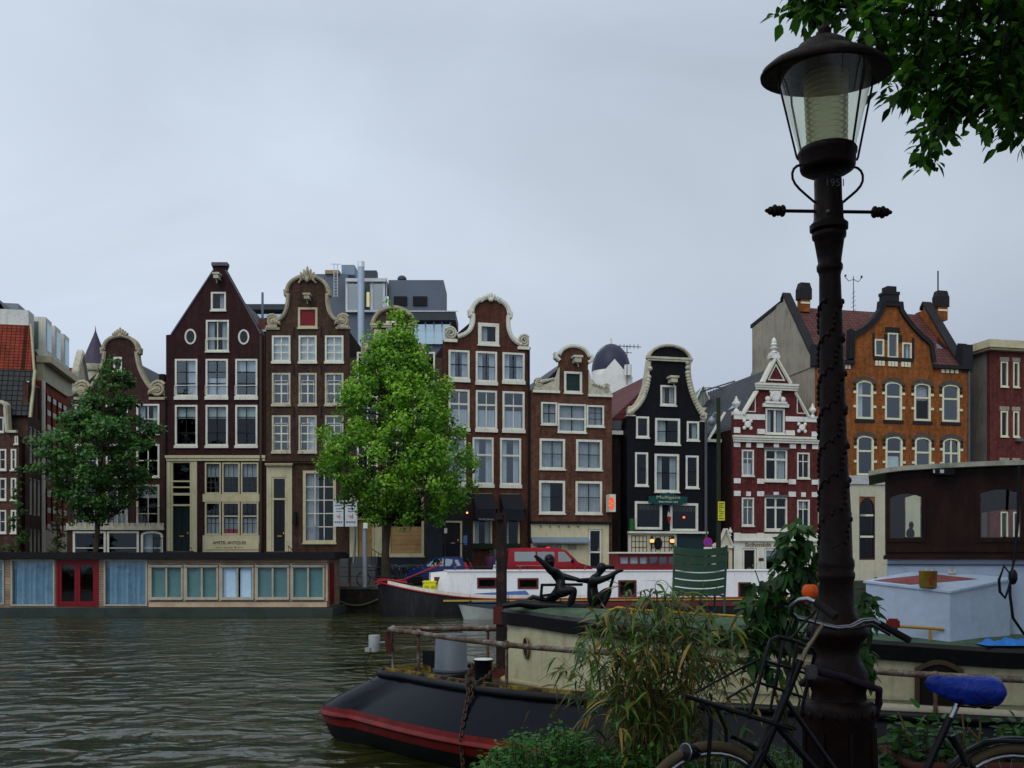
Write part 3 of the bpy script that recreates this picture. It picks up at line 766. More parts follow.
# ---------------------------------------------------------------- neck gable house with cream shopfront
h=House('canal_house','orange brown neck gable house with white wings and a cream shopfront',530.5,612,True)
h.win(564,371.5,582,393,nx=1,ny=1,fw=.13,pane_mat=paint('green_shutter',(.012,.03,.028),.5,.2))
h.win(541,403,557.2,425.3,nx=2,ny=2,barm=BLACKP,curtain='full'); h.win(557.7,404,586,432.5,nx=2,ny=2,barm=BLACKP,curtain='full',mid=.48); h.win(586.5,404.5,604,426,nx=2,ny=3,barm=BLACKP,bar=.03,curtain='full')
for y0,y1 in ((439.2,469.7),(481,513.8)):
    for x0,x1 in ((539,565),(575.5,602)):
        h.win(x0+(1 if y0<450 else 0)*.5,y0,x1,y1,nx=2 if x0>570 or y0<450 else 1,ny=2,barm=BLACKP,bar=.04,curtain='full' if x0>570 or y0<450 else 'left',fw=.13)
h.door(588.5,529,601.5,568,BLACKP,WHITE,transom=553,panels=False)
h.win(535,544,560,566,CREAM,nx=1,ny=1,fw=.08,sill=False)
neck=[(559,391.5),(559.5,361),(556.2,358),(556.2,354.5),(559.5,354)]+arc(574,357,14.8,11,165,15,12)+[(588.8,355),(591.5,355.5),(591.5,359.5),(588,362),(588.3,393)]
wl=[(559,391.5),(559.3,368)]+curve((558,372),(556,385),(534,388),6)+[(533.5,391.5)]
wr=[(588.3,393)]+[(588.5,369)]+curve((590,374),(592,388),(611,390),6)+[(611.5,394)]
h.facade([(530.5,GND),(530.5,391.5)]+neck+[(612,394),(612,GND)],B_H5)
h.trim(neck[1:-1],.2,WHITE,-.1,.33)
for q in (wl,wr): MB().prism(h.pts(q),-.06,.25).build('gable_wing',STONE,h.root)
h.scroll(538.5,384,4.6,STONE,-1,tail=(14,-4)); h.scroll(606,387,4.6,STONE,1,tail=(-13,-4))
h.band(532.5,391.5,559.5,394,WHITE,.14); h.band(587.8,393.5,612,396,WHITE,.14)
h.beam(575.5,361,9.5,8.5,STONE)
h.block(527.5+3.3,521.5,611.5,524,BLACKP,-.2,name='gutter_board')
CREAMW=paint('ivory_shopfront',(.54,.49,.31),.5,.15,dirt=(.2,.17,.1),dirt_amt=.4)
h.boxes([(530.8,524.3,588,537.5),(530.8,543.5,535,583),(560.5,543.5,588.2,583),(602,524.3,608.5,583),(588.2,524.3,602,529)],CREAMW,-.07,-.002,'shopfront')
h.boxes([(535,566,560.5,583)],CREAMW,-.05,-.001,'stall_riser')
a,b=h.u(530.6),h.u(588); mb=MB(); mb.hexa([(a,-.5,h.z(543.5)),(b,-.5,h.z(543.5)),(b,-.072,h.z(541.5)),(a,-.072,h.z(541.5))],[(a,-.5,h.z(541.8)),(b,-.5,h.z(541.8)),(b,-.072,h.z(537.3)),(a,-.072,h.z(537.3))])
mb.build('awning',paint('grey_blue_awning',(.16,.2,.24),.6,.2),h.root)
h.boxes([(568,544.5,576,549.5)],paint('vent_grey',(.25,.23,.18),.6,.3),-.1,-.072,'vent')
lb=h.boxes([(605.5,494.5,611.5,512)],WHITE,-.75,-.1,'light_box'); 
u0,z0=h.p(607.2,503.5)
mb=MB(); mb.prism([(u0+.17*math.cos(2*math.pi*k/20),z0+.36*math.sin(2*math.pi*k/20)) for k in range(20)],-.775,-.752); mb.build('emblem',emis('orange_glow',(1,.12,.03),.9),lb)
mb=MB()
for k,(dx,dz) in enumerate(((-.05,.12),(.05,0),(-.05,-.12))): mb.box(u0-.09+dx,u0+.06+dx,-.79,-.776,z0+dz-.025,z0+dz+.025)
mb.build('emblem_mark',WHITE,lb)
mb=MB()
for px in (540,549,558,568,577): mb.tube([(h.u(px),-.08,h.z(526)),(h.u(px),-.25,h.z(526.5)),(h.u(px),-.28,h.z(528))],.025,5)
mb.build('spot_lamp',IRON,h.root)
h.boxes([(546,547.3,549.5,549.2)],emis('red_neon',(1,.03,.02),2),-.03,.02,'neon_sign')
h.steps(586,604,567.5,STOOP,3)
h.body(396,B_SIDE,SLATE,356,depth=11)

# ---------------------------------------------------------------- black painted house
h=House('canal_house','black painted neck gable house with white window frames and a green pub sign',627,706.5,True)
h.win(660.3,385.3,676,405.5,nx=1,ny=1,fw=.11)
h.win(636,417.3,649,438.3,nx=1,ny=1,fw=.11); h.win(655,418.3,680,444.6,nx=1,ny=2,barm=BLACKP,fw=.13); h.win(686.7,420.5,699,440,nx=1,ny=1,fw=.11,curtain='right')
h.win(635,453,648,486.3,nx=1,ny=2,barm=BLACKP,fw=.11); h.win(654.5,454,679,492,nx=1,ny=2,barm=BLACKP,fw=.13); h.win(685.6,455,698.5,487.7,nx=1,ny=2,barm=BLACKP,fw=.11)
LAMPW=emis('warm_lamp',(1,.55,.2),1.3)
for x0,x1,y0,y1 in ((634.7,662,501.6,529.6),(670,698,503,531)):
    o=h.win(x0,y0,x1,y1,nx=1,ny=1,fw=.14,sill=False)
    mb=MB(); a,b,zt=h.u(x0+3),h.u(x1-3),h.z(y0+3.5)
    for k in range(6):
        mb.ribbon([(a+(b-a)*(k+.2)/6,zt-.28),(a+(b-a)*(k+.2)/6,zt-.05),(a+(b-a)*(k+.8)/6,zt-.05),(a+(b-a)*(k+.8)/6,zt-.28)],.035,.08,.1)
    mb.build('glazing_bars',paint('dull_brass',(.2,.16,.08),.5,.3),o)
h.boxes([(685.5,516,687,517.8)],emis('red_lamp',(1,.12,.05),4),.3,.4,'lamp')
nl=[(629,416)]+curve((629,414),(645,406),(648.5,378),8)+[(651,361)]
nr=[(687,362)]+curve((687,372),(690,398),(703.5,416),8)+[(706,418)]
ped=[(650,361),(648,359.5)]+arc(669.3,360,21.5,15,178,2,14)+[(691,361),(689,362)]
h.facade([(627,GND),(627,416)]+nl+ped+nr+[(706.5,418),(706.5,GND)],B_H6)
h.trim(arc(669.3,360,21,14.5,175,5,14),.16,STONE,-.12,.33); h.band(647.5,357.5,691.5,361.5,STONE,.16,'cornice',2)
h.trim(nl[1:],.22,STONE,-.08,.33,1,'gable_trim',False); h.trim(nr[:-1],.22,STONE,-.08,.33,1,'gable_trim',False)
for L_ in (nl[1:],nr[:-1]):
    mb=MB()
    for k in range(len(L_)*2-2):
        i=k//2; f=(k%2)/2; x=L_[i][0]*(1-f)+L_[min(i+1,len(L_)-1)][0]*f; y=L_[i][1]*(1-f)+L_[min(i+1,len(L_)-1)][1]*f
        uu,zz=h.p(x,y); mb.ball((uu,-.07,zz),(.16,.13,.15),7)
    mb.build('carved_edge',STONE,h.root)
h.scroll(631,412,4,STONE,-1); h.scroll(703.5,415.5,4,STONE,1)
h.beam(671,381,9.5,8,STONE)
# sign
SGN=paint('pub_sign_green',(.008,.055,.05),.5,.15)
a,b=h.u(648),h.u(686); z0,z1=h.z(505),h.z(494.3); mb=MB()
mb.prism([(a,z0+.12),(a+.25,z0+.12),(a+.3,z0),(b-.3,z0),(b-.25,z0+.12),(b,z0+.12),(b,z1-.15),(b-.5,z1-.1),((a+b)/2,z1+.1),(a+.5,z1-.1),(a,z1-.15)],-.2,-.04)
sg=mb.build('pub_sign',SGN,h.root)
GOLD=paint('gold_lettering',(.36,.4,.3),.5,.1)
h.text('Mulligans',667,497.6,3.2,GOLD,-.21,width_px=25,parent=sg); h.text('IRISH MUSIC BAR',667,502.2,1.6,WHITE,-.21,width_px=20,parent=sg)
mb=MB(); x=h.u(667); mb.tube([(x,-.05,h.z(507)),(x,-1.0,h.z(503))],.02,5); mb.build('flag_pole',IRON,h.root)
mb=MB(); V=[];Fc=[];z0=h.z(504)
for k in range(9):
    for j in range(4): V.append((x+.06*math.sin(k*.9+j),-.15-.2*j/3*1.6+.03*math.sin(k),z0-.03*j-k*.14))
for k in range(8):
    for j in range(3): Fc.append((k*4+j,k*4+j+1,k*4+j+5,k*4+j+4))
o=len(mb.v)
for i,f in enumerate(Fc): mb.add([V[q] for q in f],[(0,1,2,3)],0 if (i//3)<3 else (1 if (i//3)<5 else 2),True)
mb.build('flag',[paint('flag_blue',(.05,.12,.3),.8,.1),paint('flag_white',(.6,.6,.6),.8,.1),paint('flag_red',(.45,.02,.02),.8,.1)],h.root)
h.band(627.2,531.5,706.2,533.6,WHITE,.3,'cornice',1)
IVP=paint('ivory_panel',(.52,.48,.34),.5,.12)
h.boxes([(627.8,534,676,555.5)],IVP,-.1,-.002,'shopfront')
mb=MB()
for (x0,x1,nx_) in ((631,646,4),(650.5,673,5)):
    a,b=h.u(x0),h.u(x1); z0,z1=h.z(553),h.z(536)
    for k in range(nx_+1): mb.box(a+(b-a)*k/nx_-.015,a+(b-a)*k/nx_+.015,-.125,-.101,z0,z1)
    for k in range(4): mb.box(a,b,-.123,-.1012,z0+(z1-z0)*k/3-.015,z0+(z1-z0)*k/3+.015)
mb.build('leaded_bars',IRON,h.root)
u0,z0=h.p(657.3,543.5); mb=MB(); mb.prism([(u0+.25*math.cos(2*math.pi*k/20),z0+.36*math.sin(2*math.pi*k/20)) for k in range(20)],-.15,-.126); mb.build('oval_board',BLACKP,h.root)
for px in (650,670):
    u0,z0=h.p(px,540); mb=MB(); mb.tube([(u0,-.1,z0-.55),(u0,-.3,z0-.5),(u0,-.32,z0-.28)],.025,5); mb.lathe([(.05,-.28),(.11,-.22),(.13,.05)],(u0,-.32,z0),8); mb.lathe([(.15,.05),(.05,.2),(.02,.3)],(u0,-.32,z0),8,0)
    lo=mb.build('wall_lantern',IRON,h.root); MB().ball((u0,-.34,z0-.05),(.14,.14,.17),10).build('lamp_bulb',LAMPW,lo)
h.boxes([(676,534,705.5,583)],paint('bottle_green_front',(.012,.03,.035),.35,.2),-.08,-.002,'front_panel')
h.boxes([(627.8,555.5,675.8,583)],paint('dark_teal_front',(.012,.02,.026),.4,.2),-.07,-.0015,'stall_riser')
h.boxes([(628.5,519,632,531)],paint('green_bottle_sign',(.02,.1,.03),.4,.3),-.3,-.05,'bracket_sign')
h.body(418,B_H6,REDTILE,366,depth=12)
h.pipe(705,420,582,LEAD,.06)
# side wing of the black house, with its red tiled roof seen over the gap
h2=House('side_house','dark brick side building under a steep red tiled roof left of the black house',612.5,626.5,True,group=None,cat='building')
a0=h2.u(612.5); 
mb=MB(); mb.box(.02,h2.W-.02,1.0,8,0,h2.z(428)); mb.build('wall',B_SIDE,h2.root)
mb=MB(); zt,ze=h2.z(374),h2.z(420)
mb.add([(-.1,.9,ze-.15),(3.2,.9,ze+2.9),(3.2,9,ze+2.9),(-.1,9,ze-.15)],[(0,1,2,3)]); mb.add([(-.1,.9,ze-.15),(3.2,.9,ze-.15),(3.2,.9,ze+2.9)],[(0,1,2)]); mb.build('roof',REDTILE,h2.root)
mb=MB(); mb.box(-.12,.9,.7,.9,h2.z(433),h2.z(429)); mb.build('gutter',WHITE,h2.root)
mb=MB(); mb.box(.1,.8,.75,2.0,h2.z(428),h2.z(419)); mb.build('dormer',LEAD,h2.root)

# ---------------------------------------------------------------- ornate red and white house
h=House('canal_house','narrow crimson brick house with white bands, scrolled top gable and a tall finial',733.5,818,True)
h.win(765.5,408.5,784.5,434,nx=2,ny=1,bar=.12,fw=.1)
for r_,(y0,y1) in enumerate(((450.5,477.5),(498,527))):
    h.win(741.7,y0,753.8,y1-1,nx=2,ny=1,ys=[.68],fw=.09,glass=GLASS_SKY); h.win(764.5,y0-1,787,y1+3,nx=2,ny=1,ys=[.7],bar=.11,fw=.1,deep_sill=.05); h.win(797,y0+1.5,809.5,y1+.5,nx=2,ny=1,ys=[.68],fw=.09)
    h.block(763.5,y0-3,788,y0-1,LEAD,-.14,-.003,'lintel')
h.door(742.5,548.5,756,583,BLACKP,WHITE,panels=False); h.win(764.5,549,779,571,nx=1,ny=1,fw=.1,glass=GLASS_SKY); h.win(786,549,806,571,nx=1,ny=1,fw=.1)
out_=[(733.5,GND),(733.5,416),(743.5,415),(757,391),(757,384),(763,384),(775,356),(790,384),(794.5,384),(794.5,391),(808,415),(818,416),(818,GND)]
h.facade(out_,B_H7)
h.trim([(743,416),(757,392)],.16,WHITE); h.trim([(795,392),(808.5,416)],.16,WHITE)
h.trim([(763,383),(775.5,357.5),(790.5,383)],.2,WHITE)
h.trim([(768,380),(775.6,364.5),(784,380),(768,380)],.07,WHITE,-.05,.0,0,'pediment_inset',False)
h.trim([(746.5,412.5),(755,397),(755,412.5),(746.5,412.5)],.06,WHITE,-.05,0,0,'gable_inset',False); h.trim([(797,412.5),(797,397),(805,412.5),(797,412.5)],.06,WHITE,-.05,0,0,'gable_inset',False)
h.band(755.5,384,796,390.5,WHITE,.18,'cornice',3)
h.band(733.2,436.5,818.3,443,WHITE,.16,'cornice',3)
WH2=paint('white_stone_bands',(.66,.65,.60),.6,.2,2,dirt=(.2,.19,.17),dirt_amt=.5)
h.boxes([(733.7,415,757,420.5),(757,415,764.8,420.5),(785.3,416,808,421),(808,416,817.8,421),(733.7,428.5,740,434),(757,429.5,764.8,434.5),(785.3,430,794.5,435),(811.5,430.5,817.8,435.5)],WH2,-.05,-.002,'band')
rects=[]
for y0 in (443.5,):
    for x0,x1 in ((733.7,740),(746,750.5),(756.5,763),(773.5,778.5),(789.5,795.5),(801,805.5),(812,817.8)): rects.append((x0,y0,x1,y0+4.6))
for y0 in (479,491.5,533):
    for x0,x1 in ((733.7,740.3),(757,763.8),(788.5,795.5),(811.5,817.8)): rects.append((x0,y0,x1,y0+5))
for x0,x1 in ((746,750.5),(773.5,778.5),(801,805.5)): rects.append((x0,492,x1,496.5))
h.boxes(rects,WH2,-.055,-.003,'quoin')
h.boxes([(764,480.5,788,482.3)],WH2,-.04,-.001,'sill_band')
# window crown with bull's eye, rosettes, urns, finial
u0,z0=h.p(775,399); mb=MB(); mb.box(u0-.85,u0+.85,-.16,-.003,h.z(407.5),h.z(404)); mb.box(u0-.7,u0+.7,-.22,-.003,h.z(404),h.z(402))
mb.lathe([(.2,-.08),(.36,-.08),(.36,.08),(.2,.08)],(u0,-.06,h.z(396.2)),16,0,Matrix.Rotation(R(90),3,'X'))
for k in (-1,1): mb.ball((u0+.5*k,-.06,h.z(399.5)),(.2,.1,.18),8); mb.ball((u0+.3*k,-.06,h.z(391.8)),(.14,.1,.12),8)
mb.build('window_crown',WH2,h.root)
for px,py in ((747.3,425.5),(801.7,427)):
    u0,z0=h.p(px,py); mb=MB(); mb.lathe([(.12,-.06),(.2,-.06),(.2,.06),(.12,.06)],(u0,-.05,z0),14,0,Matrix.Rotation(R(90),3,'X'))
    for a_ in (45,135,225,315): mb.ball((u0+.3*math.cos(R(a_)),-.04,z0+.3*math.sin(R(a_))),(.12,.08,.12),8)
    mb.build('rosette',WH2,h.root)
def urn(h,px,py,hh,name='urn'):
    u0,z0=h.p(px,py); k=hh*h.m
    MB().lathe([(.16*k,0),(.16*k,.1*k),(.07*k,.16*k),(.08*k,.25*k),(.24*k,.4*k),(.27*k,.55*k),(.14*k,.68*k),(.16*k,.74*k),(.06*k,.82*k),(.08*k,.9*k),(0,k)],(u0,.1,z0),14).build(name,WH2,h.root)
urn(h,737,412.5,15.5); urn(h,813.4,415.5,14)
h.boxes([(733.6,412.5,740.5,416),(810,415.5,817.6,417)],WH2,-.08,.32,'pedestal')
h.boxes([(770,355,779.5,358.5),(771,352.5,778.5,355)],WH2,-.1,.34,'pedestal')
u0,z0=h.p(774.7,352.5); k=15.5*h.m
MB().lathe([(.27*k,0),(.2*k,.06*k),(.1*k,.14*k),(.22*k,.22*k),(.3*k,.3*k),(.14*k,.38*k),(.16*k,.44*k),(.26*k,.5*k),(.16*k,.6*k),(.14*k,.64*k),(.2*k,.7*k),(.12*k,.8*k),(.1*k,.9*k),(0,k)],(u0,.1,z0),14).build('finial',WH2,h.root)
h.boxes([(733.7,533.8,817.8,541.5),(733.7,541.5,742,569),(756.4,541.5,764,569),(779.5,541.5,785.5,569),(806.5,541.5,817.8,569),(742,541.5,756.4,548.2),(764,541.5,779.5,548.5),(785.5,541.5,806.5,548.5)],WHITE,-.06,-.002,'shopfront')
h.boxes([(764,571.2,779.5,583),(785.5,571.2,806.5,583),(733.7,569.2,742,583),(756.4,569.2,764,583),(779.5,569.2,785.5,583),(806.5,569.2,817.8,583)],B_H9,-.055,-.0015,'stall_riser')
h.band(733.3,540,818.1,541.4,WHITE,.2,'cornice',1,.061)
h.text('Schmidt & Runne',773,545,3.8,paint('gilt_lettering',(.2,.14,.07),.6,.1),-.075,width_px=62,bold=.01)
h.boxes([(758.2,558,763.2,561)],DARKLET,-.08,-.061,'plaque')
h.body(430,B_SIDE,SLATE,366,depth=11)
mb=MB(); a_=.15; zb=h.z(399.5)
mb.add([(1.0,2.0,h.z(404)),(1.5,2.0,h.z(396)),(1.5,2.9,h.z(396)),(1.0,2.9,h.z(404))],[(0,1,2,3)]); mb.build('skylight',GLASS_SKY,h.root)
h.trim([(711,441),(728,413)],.12,WHITE,.35,.5,0,'verge_board',False)

# the little white porch between the black and the crimson house, and the roofs behind the gap
h=House('porch_building','low dark building with a white carved porch in the gap before the crimson house',708,732.5,True,group=None,cat='building')
mb=MB(); mb.box(.05,h.W-.05,1.5,6,0,h.z(436)); mb.build('wall',paint('soot_wall',(.012,.012,.017),.8,.3),h.root)
mb=MB(); mb.add([(-.3,1.4,h.z(446)),(h.W,1.4,h.z(413)),(h.W,6,h.z(413)),(-.3,6,h.z(446))],[(0,1,2,3)]); mb.build('roof',SLATE,h.root)
P=[(712.5,GND),(712.5,546),(715.5,545)]+curve((715.5,545),(720,541),(723.5,532),4)+[(724.5,529.5),(726.5,529.5)]+curve((727,532),(730,541),(732,545),4)+[(732.3,546),(732.3,GND)]
h.holes.append(h.pts([(717,583),(717,552),(721,549),(725,549),(729,552),(729,583)]))
h.facade(P,IVP,.25,'porch'); 
h.boxes([(717,549,729,583)],BLACKP,.12,.18,'door')
h.trim(P[1:-1],.13,WHITE,-.1,.1); h.band(712,545.5,732.5,548,WHITE,.12)
urn(h,731,536,9)
h.boxes([(700.5+8,436.5,731,439.5)],WHITE,1.3,1.6,'gutter')

# ---------------------------------------------------------------- orange brick house
h=House('canal_house','wide orange brick house with black stone gable coping and tall chimneys',817.5,969.5,True)
FR=paint('pale_yellow_frames',(.62,.6,.42),.5,.12)
for i,(x0,x1,y0,y1) in enumerate(((874.5,884,340,357),(887.5,898,333,358),(902,911.5,342,359))):
    h.win(x0,y0,x1,y1,FR,nx=1,ny=1,fw=.1,sill=False,glass=GLASS_SKY)
C1=[(824.5,841.5),(856,873),(884.8,901.8),(914,930.5),(942,959.3)]
for i,(x0,x1) in enumerate(C1):
    d=(x0-893)*.048*.9
    h.win(x0,381.5,x1,420,FR,nx=1,ny=1,ys=[.62],fw=.13,bar=.11,arch=.12,sill=False,glass=GLASS_SKY if i!=3 else GLASS,curtain='top' if i==3 else None)
    h.win(x0+.6,436,x1+.6,476,FR,nx=1 if i<4 else 2,ny=1,ys=[.62],fw=.13,bar=.11,arch=.12,sill=False,glass=GLASS_SKY,curtain=('half' if i==2 else None),cm=CURT_W)
for i,(x0,x1) in enumerate(((828,843),(859,874.5),(890,905),(920,935),(947,962))):
    h.win(x0,498,x1,559,paint('dark_frames',(.02,.02,.025),.4,.2),nx=1,ny=1,ys=[.36,.72],fw=.06,bar=.12,barm=FR,arch=.22,sill=False)
BS=paint('black_basalt',(.017,.017,.02),.7,.35,3)
gl=[(854,361),(854,342),(857,338)]+curve((857,338),(874,330),(884,311),5)+[(884.5,306.5),(898.5,306.5)]+curve((899,311),(910,329),(926,341),5)+[(929,344),(930,352),(931.5,361)]
h.facade([(817.5,GND),(817.5,363),(854,363)]+gl+[(931.5,363),(969.5,363),(969.5,GND)],B_H8)
h.trim(gl,.32,BS,-.1,.36,1)
mb=MB()
for w_,y0,y1,ya in ((13.5,287.5+7,306.5,.1),(14.5,292,295,.14),(9,286.5,292,.06)):
    a,b=h.u(891.5-w_/2),h.u(891.5+w_/2); mb.box(a,b,-ya,.5+ya,h.z(y1),h.z(y0))
mb.build('pinnacle',BS,h.root)
h.boxes([(817.7,363,853.5,366.5),(932.3,363,969.3,366.5)],BS,-.22,.1,'gutter')
rects=[];rw=[]
for (x0,x1) in C1:
    for yy,e in ((379.5,0),(434,.6)):
        P=arc((x0+x1)/2+e,yy+7.5,(x1-x0)/2+2,7,165,15,6)
        h.trim(P,.30,paint('grey_arch_stone',(.075,.062,.05),.8,.4,3),-.03,-.002,0,'arch_stones',False)
        for k in (0,1):
            rects.append((x0+e-2.8,yy+5+k*4,x0+e-.1,yy+7.4+k*4)); rects.append((x1+e+.1,yy+5+k*4,x1+e+2.8,yy+7.4+k*4))
            rw.append((x0+e-2.8,yy+13+k*14,x0+e-.2,yy+15.4+k*14)); rw.append((x1+e+.2,yy+13+k*14,x1+e+2.8,yy+15.4+k*14))
    rects.append((x0-1.5,420.3,x1+1.5,423.5))
rects+=[(873,357.5,913.5,361),(872.5,334.5,874.2,357),(884.4,334.5,887.2,340),(898.2,334.5,901.6,342),(912,337,914,358),(885,327.5,899.5,332.6)]
h.boxes(rects,BS,-.05,-.003,'basalt_block')
rw+=[(875+k*13+j*3.3,361.6,877.6+k*13+j*3.3,366.5) for k in range(3) for j in range(3)]+[(941+j*4.6,366.9,944+j*4.6,370.5) for j in range(4)]+[(845+j*3,364+3,847+j*3,371) for j in range(2)]
h.boxes(rw,FR,-.06,-.004,'pale_block')
GR=paint('pale_stone_ground_floor',(.44,.42,.31),.7,.15,1.2)
h.boxes([(817.8,476.5,969.3,485)],paint('grey_stone_band',(.38,.4,.4),.7,.2),-.14,-.002,'cornice')
for (x0,x1) in ((843.2,858.8),(874.7,889.8),(905.2,919.8),(935.2,946.8),(962.2,969.3),(817.8,827.8)):
    h.boxes([(x0,485.3,x1,583)],GR,-.05,-.002,'ground_floor_pier')
for i,(x0,x1) in enumerate(((828,843),(859,874.5),(890,905),(920,935),(947,962))): h.boxes([(x0,485.3,x1,497),(x0,560,x1,583)],GR,-.045,-.0021,'ground_floor_lintel')
# roof, ridge parallel to the quay, with end parapets and chimneys
W=h.W; e=h.z(364); r=h.zd(313,891,4.5); D=9
mb=MB(); mb.box(W-.33,W-.03,.302,D,0,e); mb.box(.35,W-.33,D-.3,D,0,e); mb.build('wall',B_SIDE,h.root)
RT=tiles('red_brown_tiles_front',(.135,.045,.04),.28,.22,.6,'x')
mb=MB(); mb.add([(.3,.1,e),(W-.2,.1,e),(W-.2,4.5,r),(.3,4.5,r)],[(0,1,2,3)]); mb.add([(.3,D,e),(W-.2,D,e),(W-.2,4.5,r),(.3,4.5,r)],[(3,2,1,0)])
a,b,c=h.u(856),h.u(891.5),h.u(929); rz=h.z(311)
mb.add([(a,.3,e+.6),(b,.3,rz),(b,4.4,rz),(a,3.2,e+.6)],[(0,3,2,1)]); mb.add([(c,.3,e+.6),(b,.3,rz),(b,4.4,rz),(c,3.2,e+.6)],[(0,1,2,3)])
mb.build('roof',RT,h.root)
mb=MB(); y0,y1=h.z(349),h.z(334)
def onroof(px,f): return (h.ud(px,.1+4.4*f),.1+4.4*f-.04,e+(r-e)*f+.06)
q=[onroof(936,.32),onroof(952,.32),onroof(950,.6),onroof(937,.6)]; mb.add(q,[(0,1,2,3)]); mb.build('skylight',GLASS_SKY,h.root)
# party parapets
def parapet(u0,u1,name,zf,mat):
    mb=MB(); prof=[(.0,e-.3),(.0,zf),(.5,zf),(.7,e+.55),(4.1,r+.6),(4.1,r+.2),(4.9,r+.2),(D,e+.4),(D,e-.5)]
    V=[(u0,y,z) for y,z in prof]+[(u1,y,z) for y,z in prof]; n=len(prof)
    mb.add(V,[tuple(range(n))]+[tuple(range(2*n-1,n-1,-1))]+[(i,i+n,(i+1)%n+n,(i+1)%n) for i in range(n)])
    o=mb.build(name,mat,h.root)
    cp=MB(); P=[(.5,zf+.0),(.7,e+.55),(4.1,r+.6),(4.4,r+.25)]
    for (ya,za),(yb,zb2) in zip(P,P[1:]): cp.hexa([(u0-.06,ya,za),(u1+.06,ya,za),(u1+.06,yb,zb2),(u0-.06,yb,zb2)],[(u0-.06,ya,za+.2),(u1+.06,ya,za+.2),(u1+.06,yb,zb2+.2),(u0-.06,yb,zb2+.2)])
    cp.box(u0-.08,u1+.08,-.06,.56,e-.32,zf+.02); cp.build('parapet_coping',BS,h.root)
    return o
parapet(W-.45,W+.12,'parapet',h.z(341),B_H8); parapet(-.1,.36,'parapet',h.z(350),GREYRENDER)
for (x0,x1,yt,yb_) in ((935.5,946,291,322),(798.5,809,283,318)):
    mb=MB(); a,b=h.ud(x0,4.2),h.ud(x1,4.2); zt=h.zd(yt,x0,4.2); zb_=r-.4
    mb.box(a+.05,b-.05,3.95,4.45,zb_,zt-1.1,0); mb.box(a-.05,b+.05,3.9,4.5,zt-1.1,zt-.4,1); mb.hexa([(a-.05,3.9,zt-.45),(b+.05,3.9,zt-.45),(b+.05,4.5,zt-.45),(a-.05,4.5,zt-.45)],[(a+.06,3.98,zt),(b-.06,3.98,zt),(b-.06,4.42,zt),(a+.06,4.42,zt)],1)
    mb.box(a+.02,b-.02,3.92,3.949,zt-1.4,zt-1.28,2)
    mb.build('chimney',[B_H8,BS,FR],h.root)
mb=MB(); x=h.ud(938,4.3); mb.tube([(x,4.3,h.zd(292,938,4.3)),(x,4.3,h.zd(271,938,4.3))],.05,6); mb.build('flue_pipe',IRON,h.root)
# grey side wall of the rear wing
DW=8.6
mb=MB(); zz=lambda py,Y_: H-QZ-(py-HY)/F*Y_
Ys=h.Y0+9
mb.hexa([(-.05,.3,0),(.34,.3,0),(.34,DW,0),(-.05,DW,0)],[(-.05,.3,h.z(362)),(.34,.3,h.z(362)),(.34,DW,h.z(330)+1.2),(-.05,DW,h.z(330)+1.2)])
mb.hexa([(-.06,4.5,e-1),(.341,4.5,e-1),(.341,DW,e-1),(-.06,DW,e-1)],[(-.06,4.5,r+.1),(.341,4.5,r+.1),(.341,DW,r-.5),(-.06,DW,r-.5)])
mb.build('side_wall',GREYRENDER,h.root)
mb=MB(); mb.hexa([(-.1,4.6,r+.1),(.4,4.6,r+.1),(.4,DW+.2,r-.5),(-.1,DW+.2,r-.5)],[(-.1,4.6,r+.35),(.4,4.6,r+.35),(.4,DW+.2,r-.25),(-.1,DW+.2,r-.25)]); mb.build('coping',BS,h.root)
mb=MB(); x,y,z=h.ud(853.5,4.5),4.5,r; mb.tube([(x,y,z-.2),(x,y,z+2.3)],.03,5)
for s_ in (-1,1): mb.tube([(x,y,z+2.1),(x+s_*.35,y,z+1.95),(x+s_*.6,y,z+2.2)],.025,5); mb.ball((x+s_*.6,y,z+2.3),.09,6)
for k in range(5): mb.tube([(x-.2+.02*k,y,z-.1+k*.3),(x+.2-.02*k,y,z+.1+k*.3)],.015,4)
mb.build('weather_mast',LEAD,h.root)
h.pipe(968.3,368,582,LEAD,.07)

# ---------------------------------------------------------------- red brick block at the right edge
h=House('brick_block','plain red brick block with flat cream cornice at the right edge',990,1072,False,Y=64.0,tan=.23,group='canal houses along the far quay')
for y0,y1 in ((363,388),(412,437.5),(463,490),(512,540)):
    for x0,x1 in ((1000.5,1007.8),(1013,1019),(1030,1037),(1044,1051)): h.win(x0,y0,x1,y1,FR,nx=1,ny=1,fw=.09)
h.boxes([(999.5,y-4,1009,y) for y in (362.5,411.5,462.5)]+[(1012,y-4,1020,y) for y in (362.5,411.5,462.5)],GREYRENDER,-.03,-.002,'lintel')
h.facade([(990,GND),(990,353),(1072,353),(1072,GND)],B_H9)
mb=MB(); mb.box(0,.28,.302,3.9,0,h.z(353)); mb.box(h.W-.3,h.W,.302,8,0,h.z(353)); mb.box(.02,h.W-.3,7.7,8,0,h.z(353)); mb.box(-.001,.3,3.9,8,0,h.z(353)); mb.build('wall',paint('grey_side_render',(.16,.15,.13),.9,.3,.6,dirt=(.06,.055,.05),dirt_amt=.8),h.root)
mb=MB(); mb.box(-.35,h.W+.3,-.45,8.2,h.z(353)+.001,h.z(351)); mb.box(-.5,h.W+.4,-.6,8.3,h.z(351),h.z(343.5)); mb.build('cornice',CREAM,h.root)
h.boxes([(1014.5,439,1021,442)],LEAD,-.25,-.03,'ledge')

